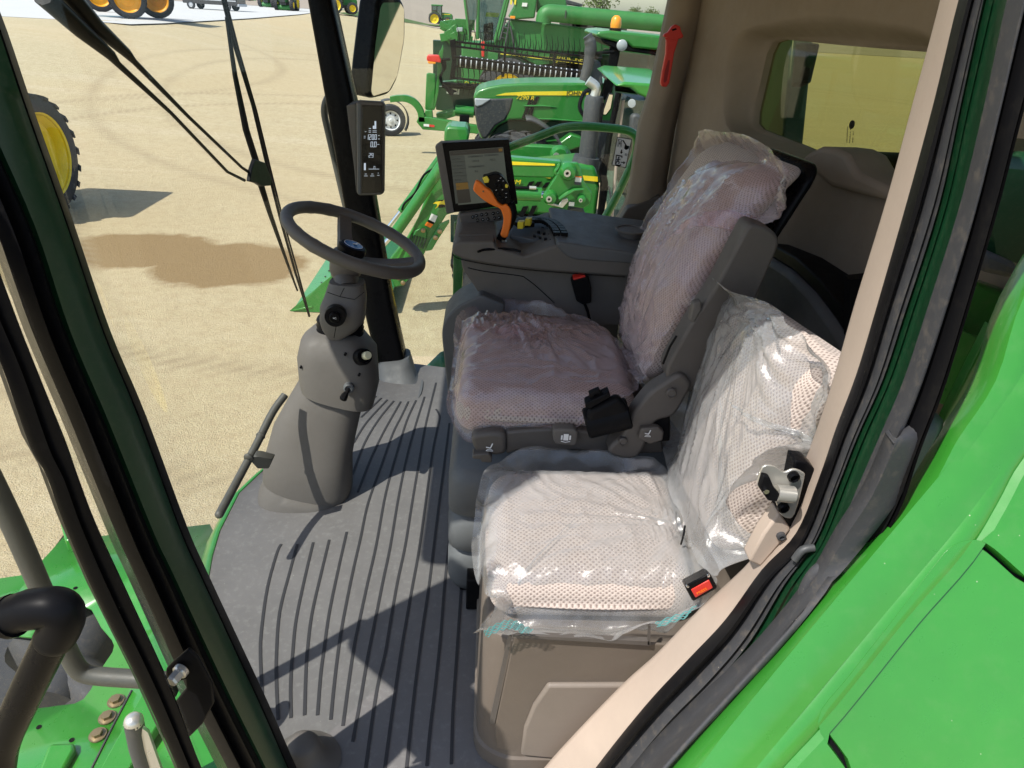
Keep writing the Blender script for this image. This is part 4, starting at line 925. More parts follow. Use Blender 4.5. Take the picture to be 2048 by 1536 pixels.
def onb(a, b, c):
    # hem point on the curved front of the backrest
    p = P(a, b, pl=(OE+Ne*c, Ne))
    for _ in range(3):
        v_ = (p-OE).dot(Ve)/((eq[2]-eq[0]).length)+.5; p = P(a, b, pl=(OE+Ne*(c+lumb(v_)), Ne))
    return p
ole = [onb(a, b, c) for a, b, c in ((1234, 640, -.02), (1227, 570, -.03), (1252, 500, -.03), (1292, 435, -.03), (1340, 370, -.03), (1380, 310, -.02), (1408, 264, .0), (1450, 266, .0), (1500, 274, .01), (1548, 302, .0), (1576, 345, -.03), (1572, 395, -.03), (1268, 735, .0), (1248, 700, .0))]
ole[12:12] = [P(a, b, y=1.468) for a, b in ((1548, 430), (1500, 450), (1455, 540), (1400, 640), (1348, 712), (1312, 758), (1286, 770))]
p2 = thing('plastic_sheet', 'long pink shiny plastic bag pulled over the driver seat backrest', 'plastic cover', OE)
g1 = P(1545, 300, pl=(OE, Ne))-OE; g2 = P(1275, 740, pl=(OE, Ne))-OE
drape('film', M['pink'], p2, OE, Ue, Ve, Ne, ole, .225, (eq[2]-eq[0]).length/2, .05, 0, rings=70, gathers=((g1.dot(Ue), g1.dot(Ve), .012, .35, 7), (g2.dot(Ue), g2.dot(Ve), .016, .25, 6)), amp=.0055, stretch=(14, 3.2), bul=.022, lift=.007, curl=.012, gate=.84, fall=.09, prof=lambda u, v: lumb(v/((eq[2]-eq[0]).length)+.5))
# --- right-hand console ---
cn = thing('side_console', 'taupe right-hand armrest console with lid, cup holder and keypad', 'console', (.2, 2.2, FZ+.5))
zc = 2.755
top = [P(904, 497, z=zc), P(925, 478, z=zc), P(1000, 467, z=zc), P(1140, 462, z=zc), Vector((.55, 2.42, zc)), Vector((.62, 2.0, zc)), Vector((.30, 2.0, zc)), P(1110, 505, z=zc), P(1040, 520, z=zc), P(960, 515, z=zc)]
tp = fillet(top, [.03, .04, .02, .02, .02, .02, .02, .05, .08, .08], 5, True)
cc = sum(tp, Vector())/len(tp)
def scl(ps, k, dz): return [Vector((cc.x+(p.x-cc.x)*k, cc.y+(p.y-cc.y)*k, p.z+dz)) for p in ps]
pa = K(2, [(634, 650), (630, 600), (645, 568), (690, 548), (975, 545), (1000, 600), (1060, 622), (1150, 640), (1215, 668), (1290, 645), (1420, 595), (1480, 574), (2300, 660), (2300, 852), (2048, 835), (1400, 790), (1000, 745), (720, 692)], y=1.99)
cbo = MB().slab(fillet(pa, [.01, .01, .012, .01, .006, .01, .02, .03, .02, .03, .03, .01, 0, 0, 0, .02, .02, .01], 4, True), (0, .38, 0)).build('console_body', M['trim'], cn, bevel=.022, seg=4)
pb = K(2, [(705, 690), (716, 775), (770, 850), (835, 940), (895, 1050), (960, 1230), (2200, 1230), (2200, 820), (1000, 720)], y=2.025)
MB().slab(fillet(pb, [.005, .02, .05, .05, .02, .01, 0, 0, 0], 4, True), (0, .33, 0)).build('console_side', M['trim'], cn, bevel=.012, seg=3)
for pts in ([(635, 645), (700, 690), (1000, 745), (1400, 790), (2048, 835)], [(760, 760), (900, 790), (1180, 825), (1240, 850), (1330, 920), (1470, 1050)]):
    MB().tube(cr(K(2, pts, y=1.988 if pts[0][1] < 700 else 2.024), 4), .0014, 6).build('console_seam', M['black'], cbo)
rc_ = [(845, 628), (900, 612), (1000, 606), (1060, 604), (1140, 612), (1190, 626), (1120, 618), (1000, 614), (900, 622)]
MB().tube(cr(K(2, rc_[:6], z=zc+.002), 5), .004, 8).build('lever_slot', M['black'], cn)
# raised ridges either side of the lever
MB().slab(fillet(K(2, [(680, 545), (745, 468), (985, 462), (990, 610), (975, 545)], z=zc+.004), .004, 3, True), (0, 0, .022)).build('front_ridge', M['trim'], cn, bevel=.008, seg=3)
lid = K(2, [(1482, 572), (1500, 548), (2048, 628), (2400, 670), (2400, 760), (2048, 725), (1620, 695), (1545, 650)], y=1.985)
MB().slab(fillet(lid, [.006, .006, .0, .0, .0, .0, .02, .02], 4, True), (0, .36, .012)).build('console_lid', M['greytrim'], cn, bevel=.008, seg=3)
c = P(1256, 470, z=2.79); MB().lathe([(.052, 0), (.050, .004), (.044, .003), (.040, -.02), (.036, -.07), (0, -.072)], c+Vector((.02, .06, .0)), (0, 0, 1), 30).build('cup_holder', M['trimdark'], cn, sharp=50)
# keypad with arc of keys
MB().slab([P(1120, 490, z=zc+.004), P(1020, 470, z=zc+.004), P(1030, 436, z=zc+.03), P(1085, 436, z=zc+.03), P(1125, 447, z=zc+.03), P(1165, 478, z=zc+.01), P(1180, 480, z=zc+.004)], (0, 0, -.02)).build('keypad_base', M['greytrim'], cn, bevel=.004)
km = MB(); arcp = [(1018, 441), (1050, 436), (1085, 436), (1112, 443), (1130, 457), (1138, 472)]
C = cr([P(a, b, z=zc+.04) for a, b in arcp], 3)
for i in range(0, len(C)-1):
    t = (C[i+1]-C[i]).normalized(); n = Vector((-t.y, t.x, 0)); 
    for k in range(2):
        km.obox(C[i]+n*(-.016-.022*k)*-1*0+n*(-.012-.024*k), t*(C[i+1]-C[i]).length*.44, n*.0105, (0, 0, .006))
for r_ in range(3):
    for k in range(6):
        a0 = P(1085-8*r_+k*11, 456+8*r_+k*3, z=zc+.016); km.obox(a0, (.0045, -.001, 0), (0, .006, 0), (0, 0, .004))
km.build('keypad_keys', M['black'], cn, bevel=.0012)
for (x, y) in ((1042, 449), (1057, 443)):
    MB().obox(P(x, y, z=zc+.05), (.009, 0, 0), (.003, .012, 0), (0, -.003, .012)).build('yellow_switch', M['keyyellow'], cn, bevel=.002)
MB().obox(P(1050, 449, z=zc+.035), (.028, .012, 0), (-.004, .012, 0), (0, 0, .008)).build('switch_block', M['black'], cn, bevel=.003)
MB().slab(fillet(K(0, [(962, 590), (915, 612), (888, 640), (883, 668), (893, 760), (900, 828), (985, 845), (1010, 610)], y=1.98), [.01, .03, .03, .03, .01, .01, .01, .01], 4, True), (0, .16, 0)).build('front_pod', M['greytrim'], cn, bevel=.035, seg=5)
# belt stalk on the console side
sk2 = thing('seat_belt_buckle', 'upright black belt buckle on a stalk, red button on top, against the taupe console', 'buckle', K(2, [(1700, 950)], y=1.99)[0])
MB().slab(K(2, [(1605, 870), (1618, 850), (1730, 820), (1750, 835), (1775, 930), (1772, 1050), (1700, 1065), (1650, 1035)], y=1.985), (0, .03, 0)).build('buckle_body', M['black'], sk2, bevel=.006, seg=3)
MB().slab(K(2, [(1622, 850), (1720, 824), (1725, 836), (1628, 862)], y=1.983), (0, .026, .004)).build('release_button', M['red'], sk2, bevel=.001)
MB().tube(K(2, [(1715, 1050), (1740, 1110), (1760, 1190)], y=2.0), .010, 12, flat=.5).build('stalk', M['black'], sk2)
# --- multi-function lever ---
hl = thing('control_lever', 'black multi-function lever with orange grip and yellow keys on the console', 'lever', P(1000, 500, z=zc))
yl = 2.08
MB().tube(K(2, [(1035, 600), (1042, 560), (1055, 530)], y=yl), [.008, .008, .010], 12).build('shaft', M['steel'], hl)
MB().tube(cr(K(3, [(965, 1500), (1000, 1420), (1060, 1300), (1110, 1180), (1110, 1080), (1080, 1000)], y=yl+.004), 4), [.012]*8+[.014]*12+[.016], 14, flat=1.2).build('lever_stem', M['black'], hl, sharp=80)
hd = K(3, [(720, 650), (790, 625), (900, 595), (990, 640), (1050, 720), (1085, 800), (1095, 900), (1110, 1010), (1120, 1100), (1050, 1040), (980, 1030), (900, 960), (850, 830), (760, 760)], y=yl)
MB().slab(cr(hd, 3, True), (0, .035, 0)).build('lever_head', M['blackgloss'], hl, bevel=.008, seg=3)
og = K(3, [(640, 697), (690, 720), (760, 785), (830, 830), (880, 910), (930, 990), (990, 1030), (1040, 1018), (1090, 1060), (1118, 1150), (1110, 1260), (1085, 1380), (1050, 1475), (965, 1450), (985, 1350), (1005, 1230), (980, 1120), (940, 1070), (880, 1045), (760, 980), (660, 900), (595, 830), (595, 780), (615, 720)], y=yl-.012)
MB().slab(cr(og, 3, True), (0, .022, 0)).build('orange_grip', M['orange'], hl, bevel=.007, seg=4)
c = K(3, [(728, 838)], y=yl-.0125)[0]; MB().lathe([(.0028, 0), (.0028, -.001), (.0016, -.001), (.0016, .0)], c, (0, 1, 0), 12).build('screw_hole', M['rust'], hl)
for k_ in ([(715, 655), (780, 632), (810, 680), (800, 720), (745, 725)], [(1025, 755), (1045, 738), (1072, 760), (1060, 792), (1030, 790)]):
    ko = MB().slab(K(3, k_, y=yl-.006), (0, .01, 0)).build('yellow_key', M['keyyellow'], hl, bevel=.0015)
kb = MB()
for (x, y) in ((935, 690), (985, 690), (905, 750), (960, 760), (905, 820), (985, 810), (940, 870), (1035, 870), (965, 920), (1040, 920), (1010, 960)):
    c = K(3, [(x, y)], y=yl-.002)[0]; kb.lathe([(.0055, .002), (.0055, -.002), (.004, -.003), (0, -.003)], c, (0, 1, 0), 10)
kb.build('lever_buttons', M['black'], hl, sharp=40)
for (x, y) in ((935, 690), (1000, 695), (905, 820), (990, 815), (1040, 865), (1040, 920), (965, 655)):
    c = K(3, [(x, y)], y=yl-.006)[0]; MB().obox(c, (.0018, 0, .0008), (0, .0004, 0), (-.0003, 0, .0005)).build('button_mark', M['white'], hl)
# --- monitor ---
mn = thing('touch_monitor', 'square grey touch monitor showing a dim settings page behind the orange lever', 'monitor', P(950, 450, y=2.25))
ym = 2.22
hs = K(3, [(68, 225), (140, 172), (1075, 125), (1200, 1015), (330, 1130), (225, 1150)], y=ym)
MB().slab(hs, (0, .035, 0)).build('housing', M['trim'], mn, bevel=.004, seg=3)
fr_ = K(3, [(165, 178), (1075, 128), (1198, 1012), (325, 1122)], y=ym-.004); MB().slab(fr_, (0, .006, 0)).build('bezel', M['blackgloss'], mn, bevel=.0015)
def q3p(pts, dy=.006): return K(3, pts, y=ym-dy)
scr_m = plain('lcd_page', (.03, .034, .028), .5, emit=(.26, .29, .23), es=.13); scr_d = plain('lcd_dark', (.01, .01, .01), .3, emit=(.05, .05, .045), es=.1); scr_o = plain('lcd_orange', (.07, .04, .008), .5, emit=(.42, .24, .04), es=.14); scr_t = plain('lcd_text', (.01, .01, .01), .5); scr_s = plain('lcd_side', (.02, .023, .02), .5, emit=(.17, .19, .155), es=.12)
so = MB().slab(q3p([(262, 290), (998, 235), (1085, 960), (385, 1025)]), (0, .002, 0)).build('screen', scr_m, mn, smooth=False)
MB().slab(q3p([(266, 292), (992, 240), (1000, 305), (275, 352)], .0068), (0, .0006, 0)).build('title_bar', scr_d, so)
MB().slab(q3p([(277, 352), (470, 345), (545, 990), (350, 1005)], .0068), (0, .0006, 0)).build('menu_column', scr_s, so)
MB().slab(q3p([(350, 728), (515, 712), (530, 802), (362, 820)], .0074), (0, .0006, 0)).build('menu_selected', scr_o, so)
MB().slab(q3p([(362, 824), (535, 806), (562, 985), (386, 1005)], .0074), (0, .0006, 0)).build('menu_blank', scr_d, so)
MB().slab(q3p([(935, 255), (985, 251), (990, 290), (940, 295)], .0074), (0, .0006, 0)).build('close_key', scr_o, so)
for a in ([(515, 365), (720, 352)], [(740, 345), (935, 335)], [(522, 505), (740, 490)]):
    MB().slab(q3p([(a[0][0], a[0][1]-12), (a[1][0], a[1][1]-12), (a[1][0]+3, a[1][1]+14), (a[0][0]+3, a[0][1]+14)], .0074), (0, .0006, 0)).build('field_header', scr_s, so)
rv = (q3p([(998, 235)])[0]-q3p([(262, 290)])[0]).normalized(); uv_ = q3p([(262, 290)])[0]-q3p([(385, 1025)])[0]
def stx(s, x, y, sz, m_=scr_t): text('screen_text', s, m_, so, q3p([(x, y)], .0078)[0], rv, uv_, sz, .0002)
stx('Machine Monitor', 320, 325, .0062, scr_s); stx('Speed & Area', 292, 408, .0052); stx('Fuel & Payment', 305, 502, .0050); stx('Temperature', 322, 595, .0052); stx('Electrical', 340, 690, .0052); stx('Next', 358, 785, .0052, scr_d)
stx('1003.8', 568, 440, .0085); stx('750.2', 812, 422, .0085); stx('8.6', 612, 578, .0085); stx('Engine Speed', 560, 372, .0045); stx('Separator Speed', 790, 352, .0042); stx('Header Speed', 580, 510, .0045)
for x, y in ((280, 442), (297, 536), (313, 630), (330, 724)):
    MB().slab(q3p([(x, y), (x+195, y-14), (x+195, y-11), (x, y+3)], .0076), (0, .0004, 0)).build('menu_line', scr_t, so)
bb2 = MB().slab(K(3, [(385, 1165), (430, 1145), (970, 1085), (1000, 1240), (480, 1312), (420, 1280)], y=ym-.02), (0, .04, 0)).build('button_bar', M['trimdark'], mn, bevel=.006, seg=3)
ib = MB(); wb = MB()
for (x, y) in ((585, 1190), (632, 1170), (705, 1158), (768, 1150), (862, 1140), (925, 1130), (650, 1232), (720, 1225), (790, 1218), (880, 1205), (945, 1195)):
    c = K(3, [(x, y)], y=ym-.024)[0]; ib.lathe([(.0052, .004), (.0052, 0), (.004, -.001), (0, -.001)], c, (0, 1, 0), 12); wb.tube([c+Vector((.0022*cos(t), -.0015, .0022*sin(t))) for t in (0, 1.3, 2.6, 3.9)], .0004, 5)
ib.build('bar_buttons', M['blackgloss'], bb2, sharp=40); wb.build('bar_symbols', M['white'], bb2)
MB().box(P(945, 465, y=2.24)-Vector((.03, 0, .03)), P(945, 465, y=2.24)+Vector((.05, .05, .05))).build('mount', M['trimdark'], mn, bevel=.004)
# --- corner post display ---
cdp = thing('post_display', 'tall narrow black readout panel on the corner post showing 1200 and 0.0', 'display', P(740, 300, y=2.6))
yd = 2.55
MB().slab(K(13, [(50, 812), (120, 795), (130, 1450), (125, 1480), (110, 1300)], y=yd+.04), (0, .12, 0)).build('mount_shroud', M['trim'], cdp, bevel=.008, seg=3)
MB().slab(fillet(K(13, [(125, 790), (150, 775), (325, 785), (342, 810), (335, 1485), (310, 1500), (150, 1503), (128, 1485)], y=yd), .005, 3, True), (0, .035, 0)).build('housing', M['trimdark'], cdp, bevel=.006, seg=3)
sc = MB().slab(K(13, [(168, 805), (325, 812), (322, 1480), (165, 1485)], y=yd-.003), (0, .006, 0)).build('display_glass', M['screen'], cdp, bevel=.001)
MB().slab(K(13, [(135, 800), (162, 790), (160, 1495), (135, 1490)], y=yd-.002), (0, .01, 0)).build('side_rail', M['greytrim'], cdp, bevel=.002)
lcd = plain('lcd_white', (.3, .35, .4), .5, emit=(.55, .62, .72), es=.55)
def seg7(mb, s, x, y, w, h, th):
    segs = {'0': 'abcdef', '1': 'bc', '2': 'abged', '9': 'abcdfg', '.': '.'}
    cx_ = x
    for ch in s:
        if ch == '.':
            mb.slab(K(13, [(cx_-3, y+h-3), (cx_+1, y+h-3), (cx_+1, y+h+1), (cx_-3, y+h+1)], y=yd-.0045), (0, .001, 0)); cx_ += 4; continue
        R_ = {'a': (0, 0, w, th), 'b': (w-th, 0, w, h/2), 'c': (w-th, h/2, w, h), 'd': (0, h-th, w, h), 'e': (0, h/2, th, h), 'f': (0, 0, th, h/2), 'g': (0, h/2-th/2, w, h/2+th/2)}
        for q_ in segs[ch]:
            a0, b0, a1, b1 = R_[q_]; mb.slab(K(13, [(cx_+a0-b0*.05, y+b0+.6), (cx_+a1-b0*.05, y+b0+.6), (cx_+a1-b1*.05, y+b1-.6), (cx_+a0-b1*.05, y+b1-.6)], y=yd-.0045), (0, .001, 0))
        cx_ += w+5
for a_ in (('1200', 204, 1032, 16, 42, 4), ('0.0', 236, 1088, 18, 42, 4), ('29', 222, 1176, 15, 34, 3.4)):
    dg_ = MB(); seg7(dg_, *a_); dg_.build('display_number', lcd, sc, smooth=False)
def bar(x0_, y0_, x1_, y1_): MB().slab(K(13, [(x0_, y0_), (x1_, y0_), (x1_, y1_), (x0_, y1_)], y=yd-.0045), (0, .001, 0)).build('display_bar', lcd, sc, smooth=False)
for b_ in ((184, 1253, 198, 1307), (265, 930, 278, 990), (252, 966, 264, 990), (222, 985, 238, 990), (220, 1297, 300, 1300), (258, 1277, 270, 1280), (258, 1280, 260, 1297), (268, 1280, 270, 1297), (185, 1350, 212, 1353), (232, 1350, 262, 1353), (190, 1335, 205, 1338), (240, 1335, 256, 1338), (285, 1345, 303, 1348), (290, 1328, 298, 1331), (183, 1045, 195, 1048), (183, 1058, 195, 1061), (292, 1040, 305, 1043), (292, 1066, 305, 1069), (285, 1108, 302, 1111), (190, 1010, 202, 1013), (220, 1003, 238, 1006), (220, 1014, 238, 1017), (250, 1003, 282, 1006), (250, 1014, 282, 1017)): bar(*b_)
# --- escape sticker on the side window, belt cutter on the post ---
es_ = thing('escape_sticker', 'white rectangular escape sticker with hammer, arrow and running figure on the side window', 'sticker', P(1245, 305, y=2.74))
ye = 2.772
bo2 = MB().slab(K(24, [(1200, 480), (1352, 502), (1290, 800), (1145, 770)], y=ye), (0, .001, 0)).build('sticker_border', M['black'], es_, smooth=False)
sti = MB().slab(K(24, [(1207, 488), (1344, 508), (1284, 792), (1153, 764)], y=ye-.001), (0, .0012, 0)).build('sticker_face', M['sticker'], es_, smooth=False)
ig = MB()
def pg(pts): ig.slab(K(24, pts, y=ye-.0022), (0, .001, 0))
def tb(pts, r=.0018): ig.tube(K(24, pts, y=ye-.002), r, 6)
pg([(1252, 515), (1264, 512), (1300, 570), (1290, 576)]); pg([(1278, 565), (1325, 575), (1318, 600), (1290, 614), (1272, 600)])
tb([(1212, 505), (1248, 510), (1240, 585), (1205, 580), (1212, 505)], .0008); tb([(1215, 510), (1240, 580)], .0008); tb([(1248, 512), (1208, 575)], .0008); tb([(1212, 545), (1245, 548)], .0008)
pg([(1240, 610), (1252, 612), (1249, 635), (1258, 637), (1241, 655), (1228, 632), (1237, 634)])
tb([(1182, 765), (1232, 775)], .0024); tb([(1182, 765), (1192, 665)], .0018); tb([(1192, 668), (1250, 678), (1248, 695)], .0022); tb([(1232, 775), (1234, 760)], .002)
ig.lathe([(.0032, 0), (.0032, .001)], K(24, [(1216, 692)], y=ye-.003)[0], (0, 1, 0), 12); tb([(1212, 702), (1206, 728)], .0028); tb([(1206, 728), (1222, 738), (1214, 756)], .0018); tb([(1206, 728), (1192, 738), (1186, 756)], .0018); tb([(1212, 706), (1232, 712)], .0014); tb([(1212, 706), (1192, 716)], .0014)
tb([(1238, 740), (1272, 745)], .0018); pg([(1266, 728), (1284, 746), (1262, 760)])
tb([(1282, 652), (1302, 655), (1298, 674), (1280, 670), (1282, 652)], .0008); tb([(1286, 658), (1296, 668)], .0007)
ig.build('pictogram', M['black'], sti, smooth=False)
bc = thing('belt_cutter', 'red plastic belt cutter clipped to the taupe side post', 'belt cutter', P(1345, 110, y=2.66))
yc = 2.64
o5 = K(5, [(310, 165), (330, 155), (345, 130), (365, 117), (388, 128), (392, 150), (405, 175), (395, 185), (380, 188), (358, 260), (345, 345), (335, 400), (322, 420), (300, 418), (293, 400), (300, 350), (318, 260), (322, 180), (306, 178)], y=yc)
i5 = K(5, [(328, 290), (337, 292), (330, 345), (322, 390), (312, 400), (306, 392), (312, 345)], y=yc)
MB().slab(o5, (0, .022, 0)).build('cutter_body', M['red'], bc, bevel=.004, seg=3)
MB().slab(i5, (0, -.001, 0)).build('grip_recess', plain('dark_red', (.28, .01, .01), .5), bc, bevel=.0005)
MB().slab(K(5, [(345, 142), (365, 135), (372, 142), (350, 150)], y=yc-.001), (0, .001, 0)).build('slot', M['black'], bc)
MB().slab(K(5, [(312, 182), (378, 190), (374, 200), (318, 192)], y=yc-.002), (0, .004, 0)).build('cutter_rib', M['red'], bc, bevel=.001)

# --- steering column and wheel ---
sc_ = thing('steering_column', 'taupe steering column standing on the floor mat, with horn knob and rubber bellows', 'steering column', P(605, 1040, z=FZ))
yb = P(605, 1000, z=FZ).y+.02
mb = MB(); pxloft(mb, [((515, 1034), (680, 1044), yb, .105), ((515, 1015), (682, 1028), yb, .105), ((522, 968), (690, 996), yb+.02, .10), ((532, 950), (698, 985), yb+.03, .095)], n=36, e=2.6)
mb.build('base_cover', M['trim'], sc_, sharp=60)
mb = MB(); pxloft(mb, [((540, 992), (692, 1004), yb+.02, .088), ((528, 945), (704, 975), yb+.03, .094), ((531, 909), (704, 912), yb+.05, .09), ((549, 845), (711, 872), yb+.08, .085), ((574, 800), (723, 818), yb+.10, .08), ((601, 754), (741, 780), yb+.12, .075)], n=36, e=2.5)
lc = mb.build('lower_cover', M['trim'], sc_, sharp=60)
mb = MB(); pxloft(mb, [((606, 770), (748, 806), yb+.10, .082), ((602, 754), (757, 768), yb+.11, .087), ((598, 705), (752, 700), yb+.13, .09), ((605, 672), (728, 672), yb+.145, .085), ((625, 655), (716, 660), yb+.15, .065)], n=36, e=3.0)
uc = mb.build('upper_cover', M['trim'], sc_, sharp=60)
mb = MB(); sx_ = []
for i in range(13):
    t = i/12; w = .0 if i % 2 else 2.5; sx_.append(((633+w-6*t*0, 690-58*t), (728-w, 690-58*t), yb+.15, .055-.0*t-(.003 if i % 2 == 0 else 0)))
pxloft(mb, sx_, n=28, e=2.2); mb.build('bellows', M['black'], sc_, sharp=180)
mb = MB(); pxloft(mb, [((660, 678), (678, 680), yb+.10, .02), ((646, 655), (714, 658), yb+.11, .04), ((641, 636), (729, 640), yb+.12, .052), ((642, 608), (732, 606), yb+.13, .055), ((650, 590), (732, 590), yb+.14, .05), ((656, 572), (730, 574), yb+.15, .045), ((660, 560), (729, 565), yb+.155, .042)], n=32, e=3)
hdc = mb.build('column_head', M['trim'], sc_, sharp=50)
for pts_, yy_ in (([(985, 770), (955, 830)], yb+.085), ([(930, 1030), (922, 1070), (915, 1112)], yb+.052), ([(870, 800), (955, 830), (1055, 850), (1120, 800)], yb+.072)):
    MB().tube(K(7, pts_, y=yy_), .0011, 5).build('seam', M['black'], hdc)
kc = P(672, 628, y=yb+.065); kd = Vector((.12, -1, .12)).normalized()
MB().lathe([(.030, .03), (.031, 0), (.028, -.006), (.021, -.008), (.0205, -.03), (.0185, -.034), (0, -.034)], kc, -kd*-1, 28).build('horn_ring', M['black'], sc_, sharp=40)
kk = kc+kd*.0; hk = MB().lathe([(.0165, .03), (.0165, .039), (.013, .042), (0, .042)], kc, kd, 24).build('horn_knob', M['blackgloss'], sc_, sharp=40)
ic = kc+kd*.0435; mb = MB(); mb.tube([ic+Vector((-.004, 0, .002)), ic+Vector((-.004, 0, -.002))], .0006, 5); mb.tube([ic+Vector((-.003, 0, 0)), ic+Vector((.004, 0, .003)), ic+Vector((.004, 0, -.003)), ic+Vector((-.003, 0, 0))], .0006, 5); mb.build('horn_symbol', M['white'], hk)
kc2 = K(7, [(1115, 1240)], y=yb+.045)[0]; kd2 = Vector((.5, -.7, .45)).normalized()
MB().lathe([(.026, -.02), (.026, .006), (.0235, .012), (.020, .012), (.0195, 0), (0, 0)], kc2, kd2, 28).build('dial_socket', M['black'], sc_, sharp=40)
MB().lathe([(.0125, 0), (.0125, .02), (.010, .024), (0, .024)], kc2+Vector((.006, 0, .003)), kd2, 22).build('cream_knob', plain('cream', (.62, .60, .42), .5), sc_, sharp=40)
kc3 = K(7, [(1015, 1455)], y=yb+.022)[0]
MB().lathe([(.017, -.01), (.016, .004), (.011, .007), (.009, .003), (0, .003)], kc3, (.1, -1, .1), 24).build('lock_bezel', M['greytrim'], sc_, sharp=50)
MB().tube([kc3+Vector((0, -.004, 0)), kc3+Vector((-.006, -.03, -.012))], [.006, .006], 10).build('key_stem', M['black'], sc_)
MB().lathe([(.0, 0), (.0075, 0), (.011, .010), (.012, .022), (.009, .026), (0, .026)], kc3+Vector((-.004, -.018, -.006)), (-.35, -.8, -.55), 8).build('tilt_knob', M['black'], sc_, sharp=30)
for (x, y, yy) in ((990, 1228, yb+.045), (688, 1315, yb+.05), (1085, 1368, yb+.035)):
    c = K(7, [(x, y)], y=yy)[0]; MB().lathe([(.004, .01), (.004, -.0005), (0, -.0005)], c, (0, 1, 0), 12).build('screw_hole', M['black'], sc_)
sw = thing('steering_wheel', 'dark brown three-spoke steering wheel with blue leaping-deer badge on its hub', 'steering wheel', P(712, 492, y=2.02))
wc = P(711, 478, y=2.0); wn2 = Vector((.36, .02, .93)).normalized(); wu = wn2.cross(Vector((0, 1, 0))).normalized(); wv = wn2.cross(wu)
Rw = .203
rimp = [wc+wu*cos(t)*Rw+wv*sin(t)*Rw for t in [2*pi*k/72 for k in range(72)]]
rads = [.0185+.0012*max(0, sin(k*2*pi/72*18)) * (1 if 8 < k < 30 or 42 < k < 66 else 0) for k in range(72)]
rim = MB(); rim.tube(rimp, rads, 16, closed=True); rim.build('rim', M['trimdark'], sw, sharp=180)
hubc = wc-wn2*.048
for (px_, py_, w0_, w1_) in ((690, 432, .020, .028), (850, 520, .022, .034), (625, 520, .020, .034)):
    # direction towards rim point nearest the pixel
    t_ = min(range(72), key=lambda k: (lambda v: hypot(1024+F_PX*v.dot(rt)/v.dot(fwd)-px_, 768-F_PX*v.dot(up)/v.dot(fwd)-py_))(rimp[k]-CAM)); rp = rimp[t_]
    dirv = (rp-wc).normalized(); s = wn2.cross(dirv); rows = []
    for k in range(9):
        u_ = k/8; c = (hubc-wn2*.02+dirv*.02).lerp(rp-dirv*.004, u_)+wn2*(-.028*sin(pi*u_)*0-.0); c += -wn2*.02*(1-u_)*u_*2
        w = w0_*u_+w1_*(1-u_)+.006*abs(u_-.5); th = .009
        rows.append([c-s*w-wn2*th*.5, c-s*w*.8+wn2*th, c+wn2*th*.75, c+s*w*.8+wn2*th, c+s*w-wn2*th*.5, c-wn2*th*.9])
    MB().rings(rows).build('spoke', M['trimdark'], sw, sharp=60)
MB().lathe([(.034, -.085), (.044, -.07), (.054, -.03), (.050, -.004), (.040, .004), (0, .004)], hubc, wn2, 32).build('hub', M['trimdark'], sw, sharp=50)
hc2 = P(712, 496, y=2.02); hp_ = hubc+wn2*.004
cap = MB().lathe([(.039, -.004), (.042, .004), (.042, .018), (.036, .024), (0, .025)], hp_, wn2, 36).build('hub_cap', M['black'], sw, sharp=40)
blue = plain('badge_blue', (.02, .10, .32), .2); bd = MB().lathe([(.0285, .0), (.0285, .0262), (0, .0262)], hp_, wn2, 36).build('badge', blue, cap, sharp=40)
MB().tube([hp_+wn2*.0262+(wu*cos(t)+wv*sin(t))*.0275 for t in [2*pi*k/40 for k in range(40)]], .0007, 6, closed=True).build('badge_ring', M['white'], bd)
def deer(parent, O_, R_, U_, s, mat):
    """leaping deer emblem as a flat shape"""
    pts = [(-1, .05), (-.7, .25), (-.35, .30), (.05, .32), (.30, .48), (.42, .75), (.50, .95), (.58, .70), (.80, .80), (.62, .58), (.85, .50), (.98, .40), (.78, .38), (.60, .30), (.52, .05), (.62, -.18), (.85, -.30), (.60, -.30), (.38, -.10), (.10, -.02), (-.25, -.05), (-.45, -.35), (-.80, -.55), (-.55, -.30), (-.50, -.02), (-.75, .05)]
    R_ = R_.normalized(); U_ = U_.normalized(); n = R_.cross(U_)
    return MB().slab([O_+R_*a*s+U_*b*s for a, b in pts], n*.0006*max(1, s*30)).build('deer_emblem', mat, parent, smooth=False)
deer(bd, hp_+wn2*.0268, rt, wn2.cross(rt).normalized() if wn2.cross(rt).dot(up) > 0 else -wn2.cross(rt), .017, M['white'])
MB().tube([hubc-wn2*.06, P(694, 565, y=yb+.155)+Vector((0, 0, -.02))], [.036, .04], 24).build('neck', M['trimdark'], sc_)
# --- window-side grey bar in front of the column ---
fb = thing('front_grab_bar', 'grey rubber-covered grab bar with rounded end standing left of the steering column', 'grab bar', P(500, 930, y=1.75))
mb = MB(); L = cr([P(439, 1028, y=1.42), P(478, 955, y=1.55), P(515, 885, y=1.66), P(545, 825, y=1.75), P(570, 790, y=1.80)], 5); mb.tube(L, .0115, 16); e_ = L[0]; d_ = (L[0]-L[1]).normalized(); mb.lathe([(.0115, 0), (.0105, .006), (.007, .010), (0, .0118)], e_, d_, 16)
mb.build('bar', M['greytube'], fb, sharp=80)
for p_ in (P(497, 915, y=1.60), P(521, 872, y=1.68)): MB().lathe([(.0125, -.004), (.014, 0), (.0125, .004)], p_, (L[5]-L[0]), 16).build('collar', M['greytube'], fb, sharp=80)
MB().slab([P(507, 912, y=1.60), P(520, 914, y=1.60), P(545, 920, y=1.62), P(537, 938, y=1.62), P(515, 938, y=1.60), P(503, 925, y=1.60)], (0, .03, 0)).build('bracket', M['greytube'], fb, bevel=.003)
